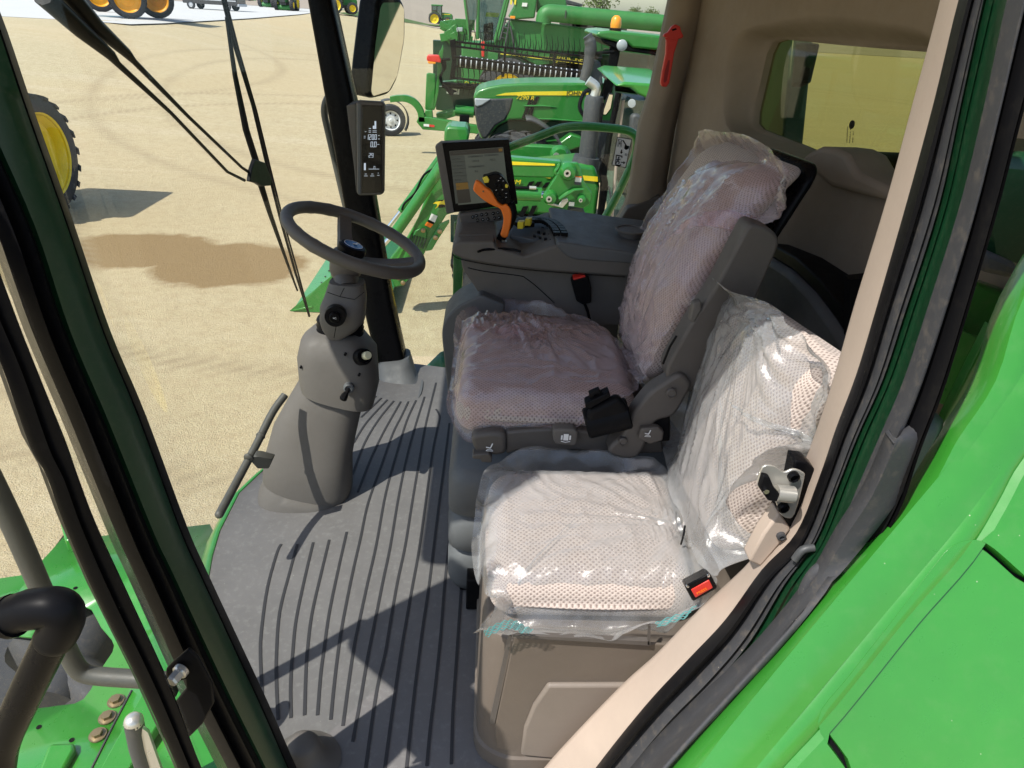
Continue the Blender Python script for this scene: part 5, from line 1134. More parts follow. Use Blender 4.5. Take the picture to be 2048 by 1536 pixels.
# ---------------- yard: machines beyond the glass ----------------
def xf(mb, Mx): mb.v = [Mx @ p for p in mb.v]; return mb
def wheel(parent, c, axis, r, w, rimr, rimmat='yellow', lugs=22, lugh=.045, name='wheel', dish=.1, flipdish=1):
    """tyre with chevron lugs, and a dished rim as its own piece; face towards +axis"""
    ax = Vector(axis).normalized(); c = Vector(c); a = Vector((0, 0, 1)) if abs(ax.z) < .9 else Vector((1, 0, 0)); u = ax.cross(a).normalized(); v = ax.cross(u)
    mb = MB(); h = w/2
    mb.lathe([(rimr, -h*.85), (rimr*1.05, -h), (r*.8, -h*1.06), (r-lugh*1.3, -h*.92), (r-lugh, -h*.5), (r-lugh*.9, 0), (r-lugh, h*.5), (r-lugh*1.3, h*.92), (r*.8, h*1.06), (rimr*1.05, h), (rimr, h*.85), (rimr, -h*.85)], c, ax, 48, cap=False)
    for i in range(lugs):
        for sgn in (-1, 1):
            t = 2*pi*(i+(.5 if sgn > 0 else 0))/lugs; dt = 2*pi/lugs*.62; tw = 2*pi/lugs*.36
            def q(tt, rr, hh): return c+(u*cos(tt)+v*sin(tt))*rr+ax*hh
            rows = []
            for k in range(4):
                s = k/3; tt = t+dt*s; hh = sgn*h*(.04+.98*(1-s)) if False else sgn*h*(1.02-.98*s); ro = r-(.35*lugh if k == 0 else 0)
                rows.append([q(tt, r-lugh*1.4, hh), q(tt, ro, hh), q(tt+tw, ro, hh), q(tt+tw, r-lugh*1.4, hh)])
            mb.rings(rows)
    wo = mb.build(name, M['tyre'], parent, sharp=35)
    rm = MB(); rm.lathe([(rimr, h*.9), (rimr*1.04, h*.98), (rimr*1.0, h*.86), (rimr*.93, h*.7), (rimr*.90, h*(.7-dish*4)), (rimr*.55, h*(.5-dish*5*flipdish)), (rimr*.5, h*(.5-dish*3*flipdish)), (rimr*.22, h*(.5-dish*3*flipdish)), (rimr*.2, h*(.75-dish*3)), (0, h*(.75-dish*3))], c, ax, 40, cap=False)
    rm.lathe([(rimr*.98, h*.9), (rimr*.98, -h*.9), (0, -h*.6)], c, ax, 30, cap=False)
    for i in range(8):
        t = 2*pi*i/8; rm.lathe([(.02*r/.8, 0), (.02*r/.8, .02), (0, .02)], c+(u*cos(t)+v*sin(t))*rimr*.36+ax*h*(.5-dish*3*flipdish), ax, 6)
    rm.build('rim', M[rimmat], wo, sharp=40)
    return wo
def tractor(label, loc, heading, s=1.0, group=None, name='tractor', cabfront=0, rimmat='yellow', detail=True, sl=None):
    """generic row tractor: local +x is forwards"""
    T = thing(name, label, 'tractor', loc, group); R = Matrix.Rotation(heading, 4, 'Z'); X = Matrix.Translation(loc) @ R @ Matrix.Scale(s, 4)
    def bld(mb, nm, mat, par=T, **k): return xf(mb, X).build(nm, M[mat], par, **k)
    hd = [(1.0, 1.75), (1.9, 1.72), (2.45, 1.62), (2.62, 1.45), (2.60, 1.0), (2.3, .85), (1.0, .95)]
    mb = MB(); 
    rings = []
    for y, k in ((-.36, .96), (-.33, 1), (.33, 1), (.36, .96)):
        rings.append([Vector((x, y, z-(1-k)*.6)) for x, z in hd])
    mb.rings(rings); bld(mb, 'hood', 'green_far', bevel=.03*s)
    mb = MB(); mb.box((2.3, -.3, .9), (2.66, .3, 1.4)); bld(mb, 'grille', 'grille', bevel=.02*s)
    mb = MB(); mb.box((1.1, -.368, 1.5), (2.3, .368, 1.58)); bld(mb, 'stripe', 'yellow')
    mb = MB(); mb.box((-.6, -.35, .6), (2.4, .35, 1.0)); mb.box((1.75, -.8, .5), (1.95, .8, .65)); mb.box((-.15, -.9, .75), (.15, .9, .95)); bld(mb, 'chassis', 'grille')
    mb = MB(); mb.box((-.5, -.75, 2.55), (1.15, .75, 2.75)); bld(mb, 'roof', 'green_far', bevel=.06*s, seg=3)
    mb = MB()
    for x, y in ((-.42, -.68), (-.42, .68), (1.0, -.6), (1.0, .6), (.3, -.7), (.3, .7)): mb.box((x-.035, y-.035, 1.1), (x+.035, y+.035, 2.6))
    bld(mb, 'cab_posts', 'black')
    mb = MB(); mb.box((-.40, -.66, 1.2), (.98, .66, 2.56)); bld(mb, 'cab_glass', 'farglass')
    mb = MB(); mb.box((-.3, -.3, 1.2), (.2, .3, 2.0)); bld(mb, 'seat', 'black', bevel=.05*s)
    mb = MB(); mb.tube([(1.05, -.45, 1.6), (1.05, -.45, 2.5), (.98, -.45, 2.62)], .05, 10); bld(mb, 'exhaust_stack', 'exhaust')
    for sg in (-1, 1):
        mb = MB(); rr = []
        for k in range(9):
            t = pi*.05+pi*.8*k/8; rr.append([Vector((cos(t)*.92-.05, sg*yy, .85+sin(t)*.95)) for yy in (.62, 1.1)])
        mb.grid(rr); bld(mb, 'fender', 'green_far', solid=.03*s)
        def W(cx, r, w, rimr, n): wheel(T, X @ Vector((cx, sg*(.95), r)), (R @ Vector((0, sg, 0))), r*s, w*s, rimr*s, rimmat, lugs=n, lugh=.04*s)
        W(0, .88, .5, .60, 20); W(1.95, .62, .4, .34, 18)
    return T

# loader tractor in the next bay -------------------------------------------------
ya = 7.9
lt = thing('loader_tractor', 'nearest green tractor, its front loader bucket resting on the gravel', 'tractor', P(1150, 480, z=0))
def sp(par, c, pts, y, dep, mat, nm, bevel=.012, seg=2, n=0, **k):
    q = K(c, pts, y=y); q = cr(q, n, True) if n else q
    return MB().slab(q, (0, dep, 0)).build(nm, M[mat] if isinstance(mat, str) else mat, par, bevel=bevel, seg=seg, **k)
# bucket
bpf = [P(590, 625, y=7.75), P(642, 622, y=7.75), P(705, 640, y=7.75), P(760, 640, y=7.75), P(780, 600, y=7.75), P(735, 585, y=7.75), P(700, 560, y=7.75), P(667, 548, y=7.75), P(640, 570, y=7.75)]
bpf = [Vector((p.x, p.y, max(p.z, .01))) for p in bpf]
bk = MB(); shell = [bpf[0], bpf[1], bpf[3], bpf[4], bpf[6]]
ins = sum(bpf, Vector())/len(bpf)
for yy in (0, 2.1): bk.slab([p+Vector((0, yy, 0)) for p in bpf], (0, .02, 0))
for i, j in ((0, 3), (3, 4), (4, 6)): 
    a_, b_ = bpf[i], bpf[j]; bk.slab([a_, b_, b_+Vector((0, 2.1, 0)), a_+Vector((0, 2.1, 0))], (0, 0, .02))
bk.build('bucket', M['green'], lt, bevel=.004)
tip = bpf[0]; ce = MB(); ce.slab([tip+Vector((-.02, -.01, .0)), tip+Vector((.22, -.01, .06)), tip+Vector((.22, 2.13, .06)), tip+Vector((-.02, 2.13, 0))], (0, 0, .02)); ce.build('cutting_edge', M['green_near'], lt, bevel=.003)
for i in range(9): MB().lathe([(.012, 0), (.012, .012), (0, .012)], tip+Vector((.15, .12+i*.23, .065)), (0, 0, 1), 8).build('edge_bolt', M['exhaust'], lt)
sp(lt, 25, [(1060, 540), (1140, 440), (1330, 420), (1300, 700), (1200, 730), (1060, 960), (1000, 1100), (870, 1275), (800, 1285), (735, 1110), (900, 900), (980, 760)], 7.80, .12, 'green', 'boom')
sp(lt, 25, [(1075, 545), (1090, 560), (1000, 740), (905, 930), (830, 1080), (815, 1070), (900, 910), (985, 745)], 7.785, .02, 'green_near', 'boom_rib', .004)
sp(lt, 25, [(1150, 800), (1222, 768), (1222, 790), (1130, 930), (1090, 1000), (1040, 1010), (1060, 950)], 7.74, .05, 'green', 'latch_plate')
sp(lt, 25, [(870, 1060), (960, 850), (1010, 830), (1050, 860), (1050, 910), (960, 1070), (900, 1090)], 7.77, .03, 'green', 'guard_plate', .01)
sl = MB()
for i in range(6):
    a_, b_ = K(25, [(908+i*22, 965+i*4), (935+i*22, 880+i*6)], y=7.765); sl.tube([a_, b_], .012, 6)
sl.build('guard_slots', M['green_dark'], lt)
sp(lt, 25, [(760, 1170), (880, 1170), (960, 1180), (870, 1265), (810, 1285)], 7.76, .06, 'green', 'foot_link')
for c_ in ((1023, 845), (1150, 853), (1118, 900), (833, 1210), (868, 1248)):
    MB().lathe([(.028, 0), (.028, -.02), (.014, -.03), (0, -.03)], K(25, [c_], y=7.74)[0], (0, 1, 0), 14).build('pin', M['rust'], lt)
def cyl(par, c, a_, b_, y, r, mat, nm): 
    q = K(c, [a_, b_], y=y); return MB().tube(q, r, 16).build(nm, M[mat], par, sharp=40)
cyl(lt, 25, (1180, 330), (820, 850), 7.62, .064, 'green', 'bucket_cylinder'); cyl(lt, 25, (820, 850), (700, 980), 7.62, .030, 'chrome', 'cylinder_rod')
cyl(lt, 25, (1150, 290), (850, 700), 8.0, .040, 'green', 'bucket_cylinder'); cyl(lt, 25, (850, 700), (740, 840), 8.0, .022, 'chrome', 'cylinder_rod')
MB().tube(cr(K(25, [(1140, 360), (1030, 420), (960, 560), (880, 640), (860, 690)], y=7.7), 4), .012, 8).build('hydraulic_hose', M['black'], lt)
MB().slab(fillet(K(25, [(1135, 618), (1185, 612), (1195, 670), (1140, 676)], y=7.79), .01, 3, True), (0, .008, 0)).build('badge_plate', M['blackgloss'], lt)
deer(lt, K(25, [(1165, 645)], y=7.783)[0], Vector((1, 0, .05)), Vector((0, 0, 1)), .10, M['yellow'])
for q_, m_ in (([(1085, 718), (1133, 738), (1112, 788), (1066, 765)], 'paper'), ([(1064, 765), (1110, 786), (1104, 800), (1056, 780)], 'blackgloss'), ([(1052, 782), (1100, 802), (1078, 828), (1034, 808)], 'orange')):
    sp(lt, 25, q_, 7.79, .006, m_, 'warning_label', 0)
sp(lt, 1, [(200, 1060), (230, 1035), (385, 1045), (405, 1100), (395, 1160), (340, 1180), (195, 1165)], 9.2, .5, 'green', 'loader_knee', .03)
# near arm, mast and pins
sp(lt, 24, [(-400, 700), (100, 690), (640, 738), (600, 790), (560, 905), (100, 892), (-300, 880)], 7.80, .16, 'green', 'loader_arm', .02)
sp(lt, 24, [(-100, 728), (130, 733), (430, 750), (562, 758), (560, 776), (130, 768), (-100, 762)], 7.793, .01, 'yellow', 'arm_stripe', 0)
sp(lt, 24, [(560, 905), (620, 780), (650, 745), (800, 748), (825, 790), (850, 930), (935, 1040), (945, 1110), (920, 1170), (850, 1215), (700, 1190), (670, 1280), (600, 1280), (545, 1215), (445, 1085), (450, 1070)], 7.72, .08, 'green', 'loader_mast', .012)
for c_, r_ in (((700, 838), .10), ((515, 1100), .085), ((835, 1112), .055), ((630, 1258), .05)):
    c = K(24, [c_], y=7.70)[0]; MB().lathe([(r_, .03), (r_*.95, -.01), (r_*.7, -.07), (r_*.45, -.075), (0, -.075)], c, (0, 1, 0), 22).build('pivot_boss', M['green'], lt, sharp=50)
    MB().lathe([(r_*.38, 0), (r_*.38, -.018), (r_*.18, -.018), (r_*.18, 0), (0, 0)], c+Vector((-.02, -.075, 0)), (0, 1, 0), 14).build('grease_pin', M['steel'], lt)
MB().tube(cr(K(24, [(615, 755), (595, 800), (570, 830), (580, 860), (610, 850)], y=7.74), 4), .022, 8).build('hose_hook', M['green'], lt)
sp(lt, 24, [(775, 882), (838, 888), (826, 975), (762, 968)], 7.715, .006, 'paper', 'warning_label', 0); sp(lt, 24, [(775, 882), (838, 888), (837, 898), (774, 892)], 7.711, .006, 'orange', 'warning_label', 0); sp(lt, 24, [(764, 940), (830, 946), (826, 975), (760, 968)], 7.711, .004, 'exhaust', 'warning_label', 0)
sp(lt, 24, [(705, 1145), (762, 1150), (758, 1190), (702, 1186)], 7.70, .006, 'paper', 'warning_label', 0)
MB().tube(K(24, [(605, 1118), (690, 1065), (760, 1025), (855, 1018)], y=7.66), [.018, .028, .020, .014], 8).build('lock_handle', M['green'], lt)
sp(lt, 24, [(485, 1150), (560, 1165), (600, 1180), (640, 1120), (690, 1105), (700, 1140), (640, 1210), (590, 1195), (490, 1175)], 7.66, .03, 'steel', 'park_lever', .005)
cyl(lt, 24, (100, 1055), (420, 1072), 7.82, .078, 'green', 'lift_cylinder'); cyl(lt, 24, (418, 1072), (448, 1076), 7.82, .04, 'chrome', 'cylinder_rod')
MB().tube(K(24, [(100, 1000), (260, 1000), (330, 1000)], y=7.76), .016, 8).build('hydraulic_hose', M['black'], lt); cyl(lt, 24, (300, 1000), (370, 1003), 7.76, .02, 'steel', 'hose_fitting')
sp(lt, 24, [(100, 556), (560, 580), (690, 588), (725, 640), (745, 735), (640, 730), (100, 700)], 9.5, .16, 'green', 'loader_arm', .02)
c = K(24, [(610, 668)], y=9.46)[0]; MB().lathe([(.13, .03), (.12, -.02), (.09, -.07), (0, -.075)], c, (0, 1, 0), 22).build('pivot_boss', M['green'], lt, sharp=50); MB().lathe([(.045, 0), (.045, -.02), (0, -.02)], c+Vector((-.05, -.07, 0)), (0, 1, 0), 14).build('grease_pin', M['steel'], lt)
# hood
hood = [P(860, 500, y=8.25), P(858, 360, y=8.25), P(900, 335, y=8.25)]
hq = K(24, [(-600, 1250), (-620, 1000), (-500, 900), (-200, 850), (300, 815), (830, 760), (975, 782), (1005, 880), (1025, 1000), (985, 1300), (600, 1290)], y=8.3)
MB().slab(hq, (0, .75, 0)).build('hood', M['green'], lt, bevel=.05, seg=4)
sp(lt, 24, [(848, 878), (1000, 890), (1002, 940), (862, 925)], 8.285, .01, 'yellow', 'hood_stripe', 0)
sp(lt, 24, [(470, 893), (545, 893), (510, 905), (470, 900)], 8.285, .01, 'keyyellow', 'hood_stripe', 0)
for i, q_ in enumerate(([(275, 985), (300, 945), (350, 935), (320, 985)], [(350, 985), (380, 945), (430, 938), (395, 990)], [(430, 1000), (470, 950), (510, 945), (470, 1000)], [(190, 1290), (235, 1195), (290, 1190), (240, 1300)], [(285, 1290), (330, 1190), (380, 1185), (330, 1300)])):
    sp(lt, 24, q_, 8.285, .02, 'black', 'hood_vent', 0)
o_ = K(24, [(-60, 962), (150, 968)], y=8.28); text('model_number', '6130M', M['yellow'], lt, K(24, [(-5, 955)], y=8.28)[0], Vector((1, 0, 0)), Vector((0, 0, 1)), .075, .003, shear=.2, sx=1.2)
sp(lt, 24, [(600, 1290), (980, 1300), (1020, 1500), (1000, 1900), (-300, 1900), (-200, 1300)], 8.35, .6, 'grille', 'engine_block', .02)
sp(lt, 24, [(700, 1200), (845, 1195), (892, 1305), (885, 1420), (745, 1430), (690, 1300)], 7.85, .25, 'exhaust', 'battery_box', .02)
MB().tube(K(24, [(740, 1425), (790, 1380), (825, 1350)], y=7.8), .014, 8).build('box_latch', M['steel'], lt)
c = K(24, [(960, 1345)], y=7.95)[0]; MB().lathe([(.07, 0), (.075, .03), (.075, .07), (0, .075)], c, (0, 0, 1), 18).build('filler_cap', M['green_near'], lt, sharp=40); MB().lathe([(.065, 0), (.065, -.3), (0, -.3)], c, (0, 0, 1), 18).build('filler_neck', M['grille'], lt)
# exhaust with curved tip
q = K(24, [(890, 700), (925, 420), (965, 110), (972, 62)], y=8.5); mbx = MB(); mbx.tube(q, [.105, .105, .115, .10], 20); mbx.build('exhaust_stack', M['exhaust'], lt, sharp=60)
MB().tube(K(24, [(865, 790), (890, 680)], y=8.5), [.17, .155], 20).build('exhaust_base', M['exhaust'], lt)
MB().tube(cr(K(1, [(1430, 790), (1445, 735), (1430, 700), (1395, 675), (1375, 660)], y=8.5), 4), .055, 16).build('exhaust_tip', M['steel'], lt, sharp=80)
# cab
gl_ = K(24, [(1100, 1420), (1080, 900), (1150, 420), (1235, 30), (1520, 160), (1620, 150), (1620, 1420)], y=8.35)
MB().slab(gl_, (0, .01, 0)).build('cab_glass', M['farglass'], lt, smooth=False)
MB().slab(K(24, [(1230, 100), (2200, 130), (2200, 1420), (1300, 1420)], y=9.9), (0, .02, 0)).build('cab_glass', M['farglass'], lt, smooth=False)
MB().box(P(1290, 400, y=8.9)+Vector((0, 0, -.6)), P(1290, 400, y=8.9)+Vector((.6, .5, .5))).build('seat', M['black'], lt, bevel=.08, seg=4)
MB().tube(K(24, [(1215, 30), (1120, 480), (1060, 900), (1020, 1330)], y=8.32), .035, 8).build('front_post', M['black'], lt)
MB().tube(K(24, [(1265, 100), (1200, 600), (1170, 1000), (1140, 1400)], y=8.36), .02, 8).build('door_frame', M['beige'], lt)
mbw = MB(); random.seed(9)
for i in range(7):
    x = 1015+i*10; mbw.tube(cr(K(24, [(1050+random.random()*20, 700), (x, 830), (x+25, 960), (x+10, 1100), (1010+i*6, 1320)], y=8.2+.01*i), 4), .010, 6)
mbw.build('wiring_loom', M['black'], lt)
MB().tube(cr(K(24, [(1110, 980), (1130, 1060), (1135, 1110)], y=8.25), 3), .012, 6).build('grab_rod', M['exhaust'], lt)
rp = [P(1230, 172, y=8.2), P(1262, 176, y=8.2), P(1275, 188, y=8.2), P(1300, 200, y=8.2), P(1345, 214, y=8.2), P(1360, 205, y=8.2), P(1360, 172, y=8.2), P(1250, 164, y=8.2)]
MB().slab(rp, (0, 1.7, .05)).build('roof', M['green_near'], lt, bevel=.05, seg=4)
c = K(24, [(1350, 138)], y=8.12)[0]; MB().lathe([(.03, .08), (.046, 0), (.042, -.01), (0, -.014)], c, (.3, 1, .1), 20).build('work_light', M['lamp'], lt, sharp=50)
sp(lt, 24, [(1345, 260), (1400, 240), (1455, 265), (1425, 470), (1330, 470)], 8.05, .12, 'exhaust', 'mirror_housing', .03)
sp(lt, 24, [(1120, 45), (1155, 50), (1130, 190), (1085, 250), (1060, 250), (1065, 205)], 8.1, .02, 'mirror', 'mirror_glass', 0); sp(lt, 24, [(1115, 35), (1165, 40), (1140, 200), (1088, 262), (1050, 260), (1055, 205)], 8.125, .05, 'black', 'mirror_housing', .01)
MB().tube(K(24, [(1055, 130), (1040, 200), (1030, 330)], y=8.3), .02, 8).build('mirror_arm', M['black'], lt)
wheel(lt, P(950, 600, z=.52)+Vector((0, 0, 0)), (0, -1, 0), .55, .35, .32, lugs=18) if False else None
wc_ = Vector((P(930, 560, y=8.1).x+.42, 8.15, .60)); wheel(lt, wc_, (0, -1, 0), .60, .38, .34, lugs=18); wheel(lt, wc_+Vector((0, 1.7, 0)), (0, 1, 0), .60, .38, .34, lugs=18)
wc_ = Vector((P(1330, 560, y=8.1).x+.9, 8.0, .85)); wheel(lt, wc_, (0, -1, 0), .85, .5, .5, lugs=20); wheel(lt, wc_+Vector((0, 1.9, 0)), (0, 1, 0), .85, .5, .5, lugs=20)

# large row tractor behind ---------------------------------------------------------
yb7 = 11.4
rt7 = thing('row_crop_tractor', 'big green 7290 R tractor with amber beacon behind the loader tractor', 'tractor', Vector((P(1150, 250, y=yb7).x, yb7, 0)))
hd7 = [(440, 800), (440, 775), (480, 738), (560, 712), (680, 690), (900, 680), (1200, 678), (1600, 684), (1600, 1010), (1360, 1000), (880, 985), (740, 985), (640, 1030), (540, 1140), (500, 1140), (470, 1060), (450, 950)]
q = K(1, hd7, y=yb7); MB().slab(q, (0, .95, 0)).build('hood', M['green'], rt7, bevel=.09, seg=5)
sp(rt7, 1, [(441, 800), (590, 806), (768, 802), (742, 900), (700, 985), (620, 1030), (542, 1138), (505, 1130), (470, 1050), (450, 940)], yb7-.015, .97, 'grille', 'grille', .03, 3)
sp(rt7, 1, [(447, 806), (580, 812), (560, 830), (510, 862), (470, 875), (452, 865)], yb7-.03, .1, 'lamp', 'headlight', .015)
sp(rt7, 1, [(620, 782), (700, 762), (850, 752), (1385, 745), (1385, 782), (900, 780)], yb7-.008, .01, 'yellow', 'hood_stripe', 0)
text('maker_name', 'JOHN DEERE', M['green_dark'], rt7, K(1, [(1198, 776)], y=yb7-.012)[0], Vector((1, 0, 0)), Vector((0, 0, 1)), .095, .003, sx=1.05)
text('model_number', '7290 R', M['yellow'], rt7, K(1, [(785, 812)], y=yb7-.012)[0], Vector((1, 0, 0)), Vector((0, 0, 1)), .085, .004, shear=.25, sx=1.15)
for q_ in ([(872, 862), (905, 792), (935, 790), (905, 862)], [(908, 864), (950, 792), (980, 792), (945, 862)], [(832, 970), (868, 878), (900, 876), (862, 972)], [(870, 970), (905, 880), (935, 876), (915, 960)]):
    sp(rt7, 1, q_, yb7-.012, .03, 'black', 'hood_vent', 0)
MB().tube(K(1, [(850, 868), (1000, 868), (1120, 876)], y=yb7-.01), [.016, .016, .004], 8).build('hood_crease', M['green'], rt7)
MB().tube(K(1, [(870, 972), (1100, 978), (1360, 996)], y=yb7-.01), .014, 8).build('hood_crease', M['green'], rt7)
sp(rt7, 1, [(740, 985), (1360, 1000), (1500, 1100), (1500, 1500), (500, 1500), (560, 1140), (640, 1035)], yb7+.12, .7, 'green_dark', 'engine_bay', .02)
sp(rt7, 1, [(1020, 1180), (1160, 1160), (1240, 1100), (1330, 1130), (1330, 1200), (1180, 1250)], yb7-.15, .3, 'green', 'tank_step', .02)
MB().grid([[p, p+Vector((0, .45, 0))] for p in cr(K(1, [(872, 985), (920, 990), (1000, 1030), (1080, 1090), (1140, 1160), (1160, 1220)], y=yb7-.55), 4)]).build('front_fender', M['exhaust'], rt7, solid=.04)
wr = .78; pc = K(1, [(815, 1060)], y=yb7-.3)[0]; wc_ = Vector((pc.x, yb7-.1, .84))
wheel(rt7, wc_, (0, -1, 0), wc_.z, .5, .42, lugs=20, lugh=.06); wheel(rt7, wc_+Vector((0, 1.6, 0)), (0, 1, 0), wc_.z, .5, .42, lugs=20)
wc_ = Vector((wc_.x+2.9, yb7-.35, 1.02)); wheel(rt7, wc_, (0, -1, 0), 1.02, .6, .55, lugs=22); wheel(rt7, wc_+Vector((0, 1.8, 0)), (0, 1, 0), 1.02, .6, .55, lugs=22)
rf7 = [(1440, 290), (1462, 258), (1560, 250), (1800, 275), (2300, 330), (2300, 470), (1960, 412), (1740, 392), (1700, 352), (1620, 345), (1560, 330), (1480, 312)]
sp(rt7, 1, rf7, yb7-.2, 1.6, 'green', 'roof', .06, 4)
sp(rt7, 1, [(1475, 312), (1570, 335), (1620, 350), (1700, 356), (1745, 396), (2300, 480), (2300, 500), (1700, 420), (1600, 400), (1500, 350)], yb7-.17, 1.5, 'black', 'roof_lining', .02)
c = K(1, [(1655, 372)], y=yb7-.2)[0]; MB().lathe([(.075, .04), (.08, 0), (.07, -.012), (0, -.015)], c, (0, 1, 0), 22).build('roof_light', M['lamp'], rt7, sharp=50)
sp(rt7, 1, [(1640, 420), (1960, 460), (2300, 500), (2300, 800), (1900, 760), (1590, 680)], yb7-.1, .01, 'farglass', 'windscreen', 0)
sp(rt7, 1, [(1565, 345), (1640, 360), (1640, 420), (1560, 820), (1480, 820), (1520, 640)], yb7-.12, .1, 'black', 'front_post', .02)
sp(rt7, 1, [(1505, 390), (1560, 400), (1530, 660), (1470, 610)], yb7-.12, .01, 'farglass', 'side_glass', 0)
sp(rt7, 1, [(1470, 800), (1900, 850), (2200, 900), (2200, 1400), (1450, 1400)], yb7, 1.2, 'grille', 'cab_base', .02)
MB().tube(K(1, [(1415, 440), (1480, 432), (1590, 425)], y=yb7-.3), .022, 8).build('mirror_arm', M['black'], rt7)
sp(rt7, 1, [(1375, 490), (1475, 500), (1490, 560), (1500, 700), (1440, 700), (1360, 690)], yb7-.25, .25, 'exhaust', 'air_cleaner', .03)
MB().tube(cr(K(1, [(1345, 660), (1375, 540), (1392, 430), (1398, 370), (1385, 320), (1370, 290)], y=yb7-.3), 4), [.075]*8+[.085]*8+[.07]*5, 16).build('exhaust_stack', M['exhaust'], rt7, sharp=80)
c = K(1, [(1598, 262)], y=yb7)[0]; MB().tube([c-Vector((0, 0, .35)), c], .022, 8).build('beacon_post', M['black'], rt7)
MB().lathe([(.09, 0), (.09, .05), (.07, .055)], c, (0, 0, 1), 20).build('beacon_base', M['black'], rt7); MB().lathe([(.075, .05), (.082, .10), (.07, .18), (.035, .215), (0, .22)], c, (0, 0, 1), 20).build('beacon_lens', M['amber'], rt7, sharp=80)
MB().box(P(1310, 120, y=yb7+.5)-Vector((0, 0, .9)), P(1310, 120, y=yb7+.5)+Vector((.6, .5, .1))).build('seat', M['black'], rt7, bevel=.08, seg=4)
c = K(1, [(1345, 760)], y=yb7-.3)[0]; MB().tube(cr([c+Vector((.1, 0, .05)), c, c+Vector((-.05, 0, -.2)), c+Vector((.05, 0, -.35))], 4), .03, 8).build('light_bracket', M['black'], rt7)

# cutting platform on its trailer ------------------------------------------------
yh = 18.0
hdr = thing('cutting_platform', 'wide green grain header with black tine reel resting on its trailer behind the tractors', 'header', Vector((P(900, 250, y=yh).x, yh, 0)))
sp(hdr, 1, [(52, 600), (70, 596), (125, 605), (130, 700), (118, 905), (40, 900)], yh, .08, 'green', 'end_shield', .03, 3)
sp(hdr, 1, [(125, 700), (450, 730), (900, 770), (2200, 900), (2200, 1120), (450, 950), (130, 900)], yh+.5, .1, 'green_dark', 'back_sheet', .02)
sp(hdr, 1, [(180, 670), (340, 655), (640, 690), (2200, 830), (2200, 880), (640, 720), (340, 690), (190, 700)], yh+.3, .25, 'green', 'top_beam', .02)
MB().tube(K(1, [(180, 695), (600, 722), (2200, 880)], y=yh+.2), .07, 12).build('cross_tube', M['black'], hdr)
text('maker_name', 'JOHN DEERE', M['yellow'], hdr, K(1, [(352, 694)], y=yh+.27)[0], Vector((1, 0, -.09)), Vector((0, 0, 1)), .13, .004)
sp(hdr, 1, [(525, 695), (590, 700), (590, 712), (525, 708)], yh+.29, .01, 'red', 'reflector', 0)
sp(hdr, 1, [(220, 715), (325, 722), (320, 775), (218, 765)], yh+.48, .01, 'paper', 'data_plate', 0)
sp(hdr, 1, [(130, 930), (300, 900), (440, 920), (440, 960), (300, 950), (140, 1000)], yh+.2, .3, 'green', 'auger_trough', .02)
MB().tube(K(1, [(290, 905), (440, 920)], y=yh+.1), .13, 14).build('gear_tube', M['green'], hdr)
sp(hdr, 1, [(325, 940), (405, 945), (400, 1025), (322, 1020)], yh-.1, .1, 'black', 'hitch_block', .01)
for q_ in ([(145, 470), (160, 420), (175, 400), (185, 365), (195, 400), (185, 470), (165, 620), (150, 770), (120, 900), (110, 900), (140, 640)],): sp(hdr, 1, q_, yh-.05, .06, 'green', 'reel_arm', .01)
mbh = MB()
for i in range(6): mbh.tube(cr(K(1, [(165+i*8, 480), (190+i*4, 560), (175-i*3, 640), (200+i*10, 700+i*15), (300-i*5, 750)], y=yh-.1), 4), .018, 6)
mbh.build('hydraulic_hose', M['black'], hdr)
# reel end spider, bats, tines
sp(hdr, 1, [(243, 330), (290, 318), (300, 480), (285, 650), (240, 655), (262, 500)], yh-.15, .05, 'black', 'reel_end', .01)
bats = [((285, 340), (1500, 480), yh-.1, 1), ((280, 465), (1500, 615), yh-.75, 0), ((280, 540), (1500, 675), yh-.2, -1), ((285, 640), (900, 705), yh-.5, -1), ((295, 380), (2300, 640), yh+.9, 1)]
for a_, b_, y_, up_ in bats:
    q = K(1, [a_, b_], y=y_); MB().tube(q, .025, 8).build('reel_bat', M['black'], hdr)
    if up_:
        n_ = int((b_[0]-a_[0])/45); tm = MB()
        for i in range(n_):
            c = q[0].lerp(q[1], (i+.5)/n_); tm.tube([c+Vector((0, 0, -.02)), c+Vector((.02, 0, .17*up_)), c+Vector((-.02, 0, .36*up_))], [.014, .010, .004], 5)
        tag(tm.build('reel_tines', M['black'], hdr), kind='stuff') if False else tm.build('reel_tines', M['black'], hdr)
q = K(1, [(315, 500), (1600, 650)], y=yh-.3); MB().tube(q, .115, 20).build('reel_shaft', M['blackgloss'], hdr)
rs = MB(); d_ = (q[1]-q[0])
for i in range(30): 
    c = q[0]+d_*((i+.4)/30); ex_ = d_.normalized()*.012; rs.tube([c-ex_, c+ex_], .12, 20)
rs.build('shaft_bands', M['silver'], hdr)
for x0_, y0_ in ((700, 400), (1105, 440)):
    a_, b_ = K(1, [(x0_, y0_-20), (x0_-20, y0_+230)], y=yh-.32); MB().tube([a_, b_], .03, 8).build('reel_spider', M['black'], hdr)
sp(hdr, 1, [(62, 450), (155, 455), (172, 490), (170, 515), (60, 500), (52, 480)], yh-.2, .3, 'red', 'marker_lamp', .02); sp(hdr, 1, [(60, 503), (130, 510), (125, 525), (70, 522)], yh-.22, .2, 'amber', 'marker_lamp', .01)
MB().tube(K(1, [(170, 490), (250, 485)], y=yh-.1), .03, 8).build('lamp_bracket', M['black'], hdr)
tr_ = thing('header_trailer', 'green header trailer with a white-spoked road wheel and curved mudguard arm', 'trailer', Vector((P(790, 260, z=0).x, 17.5, 0)))
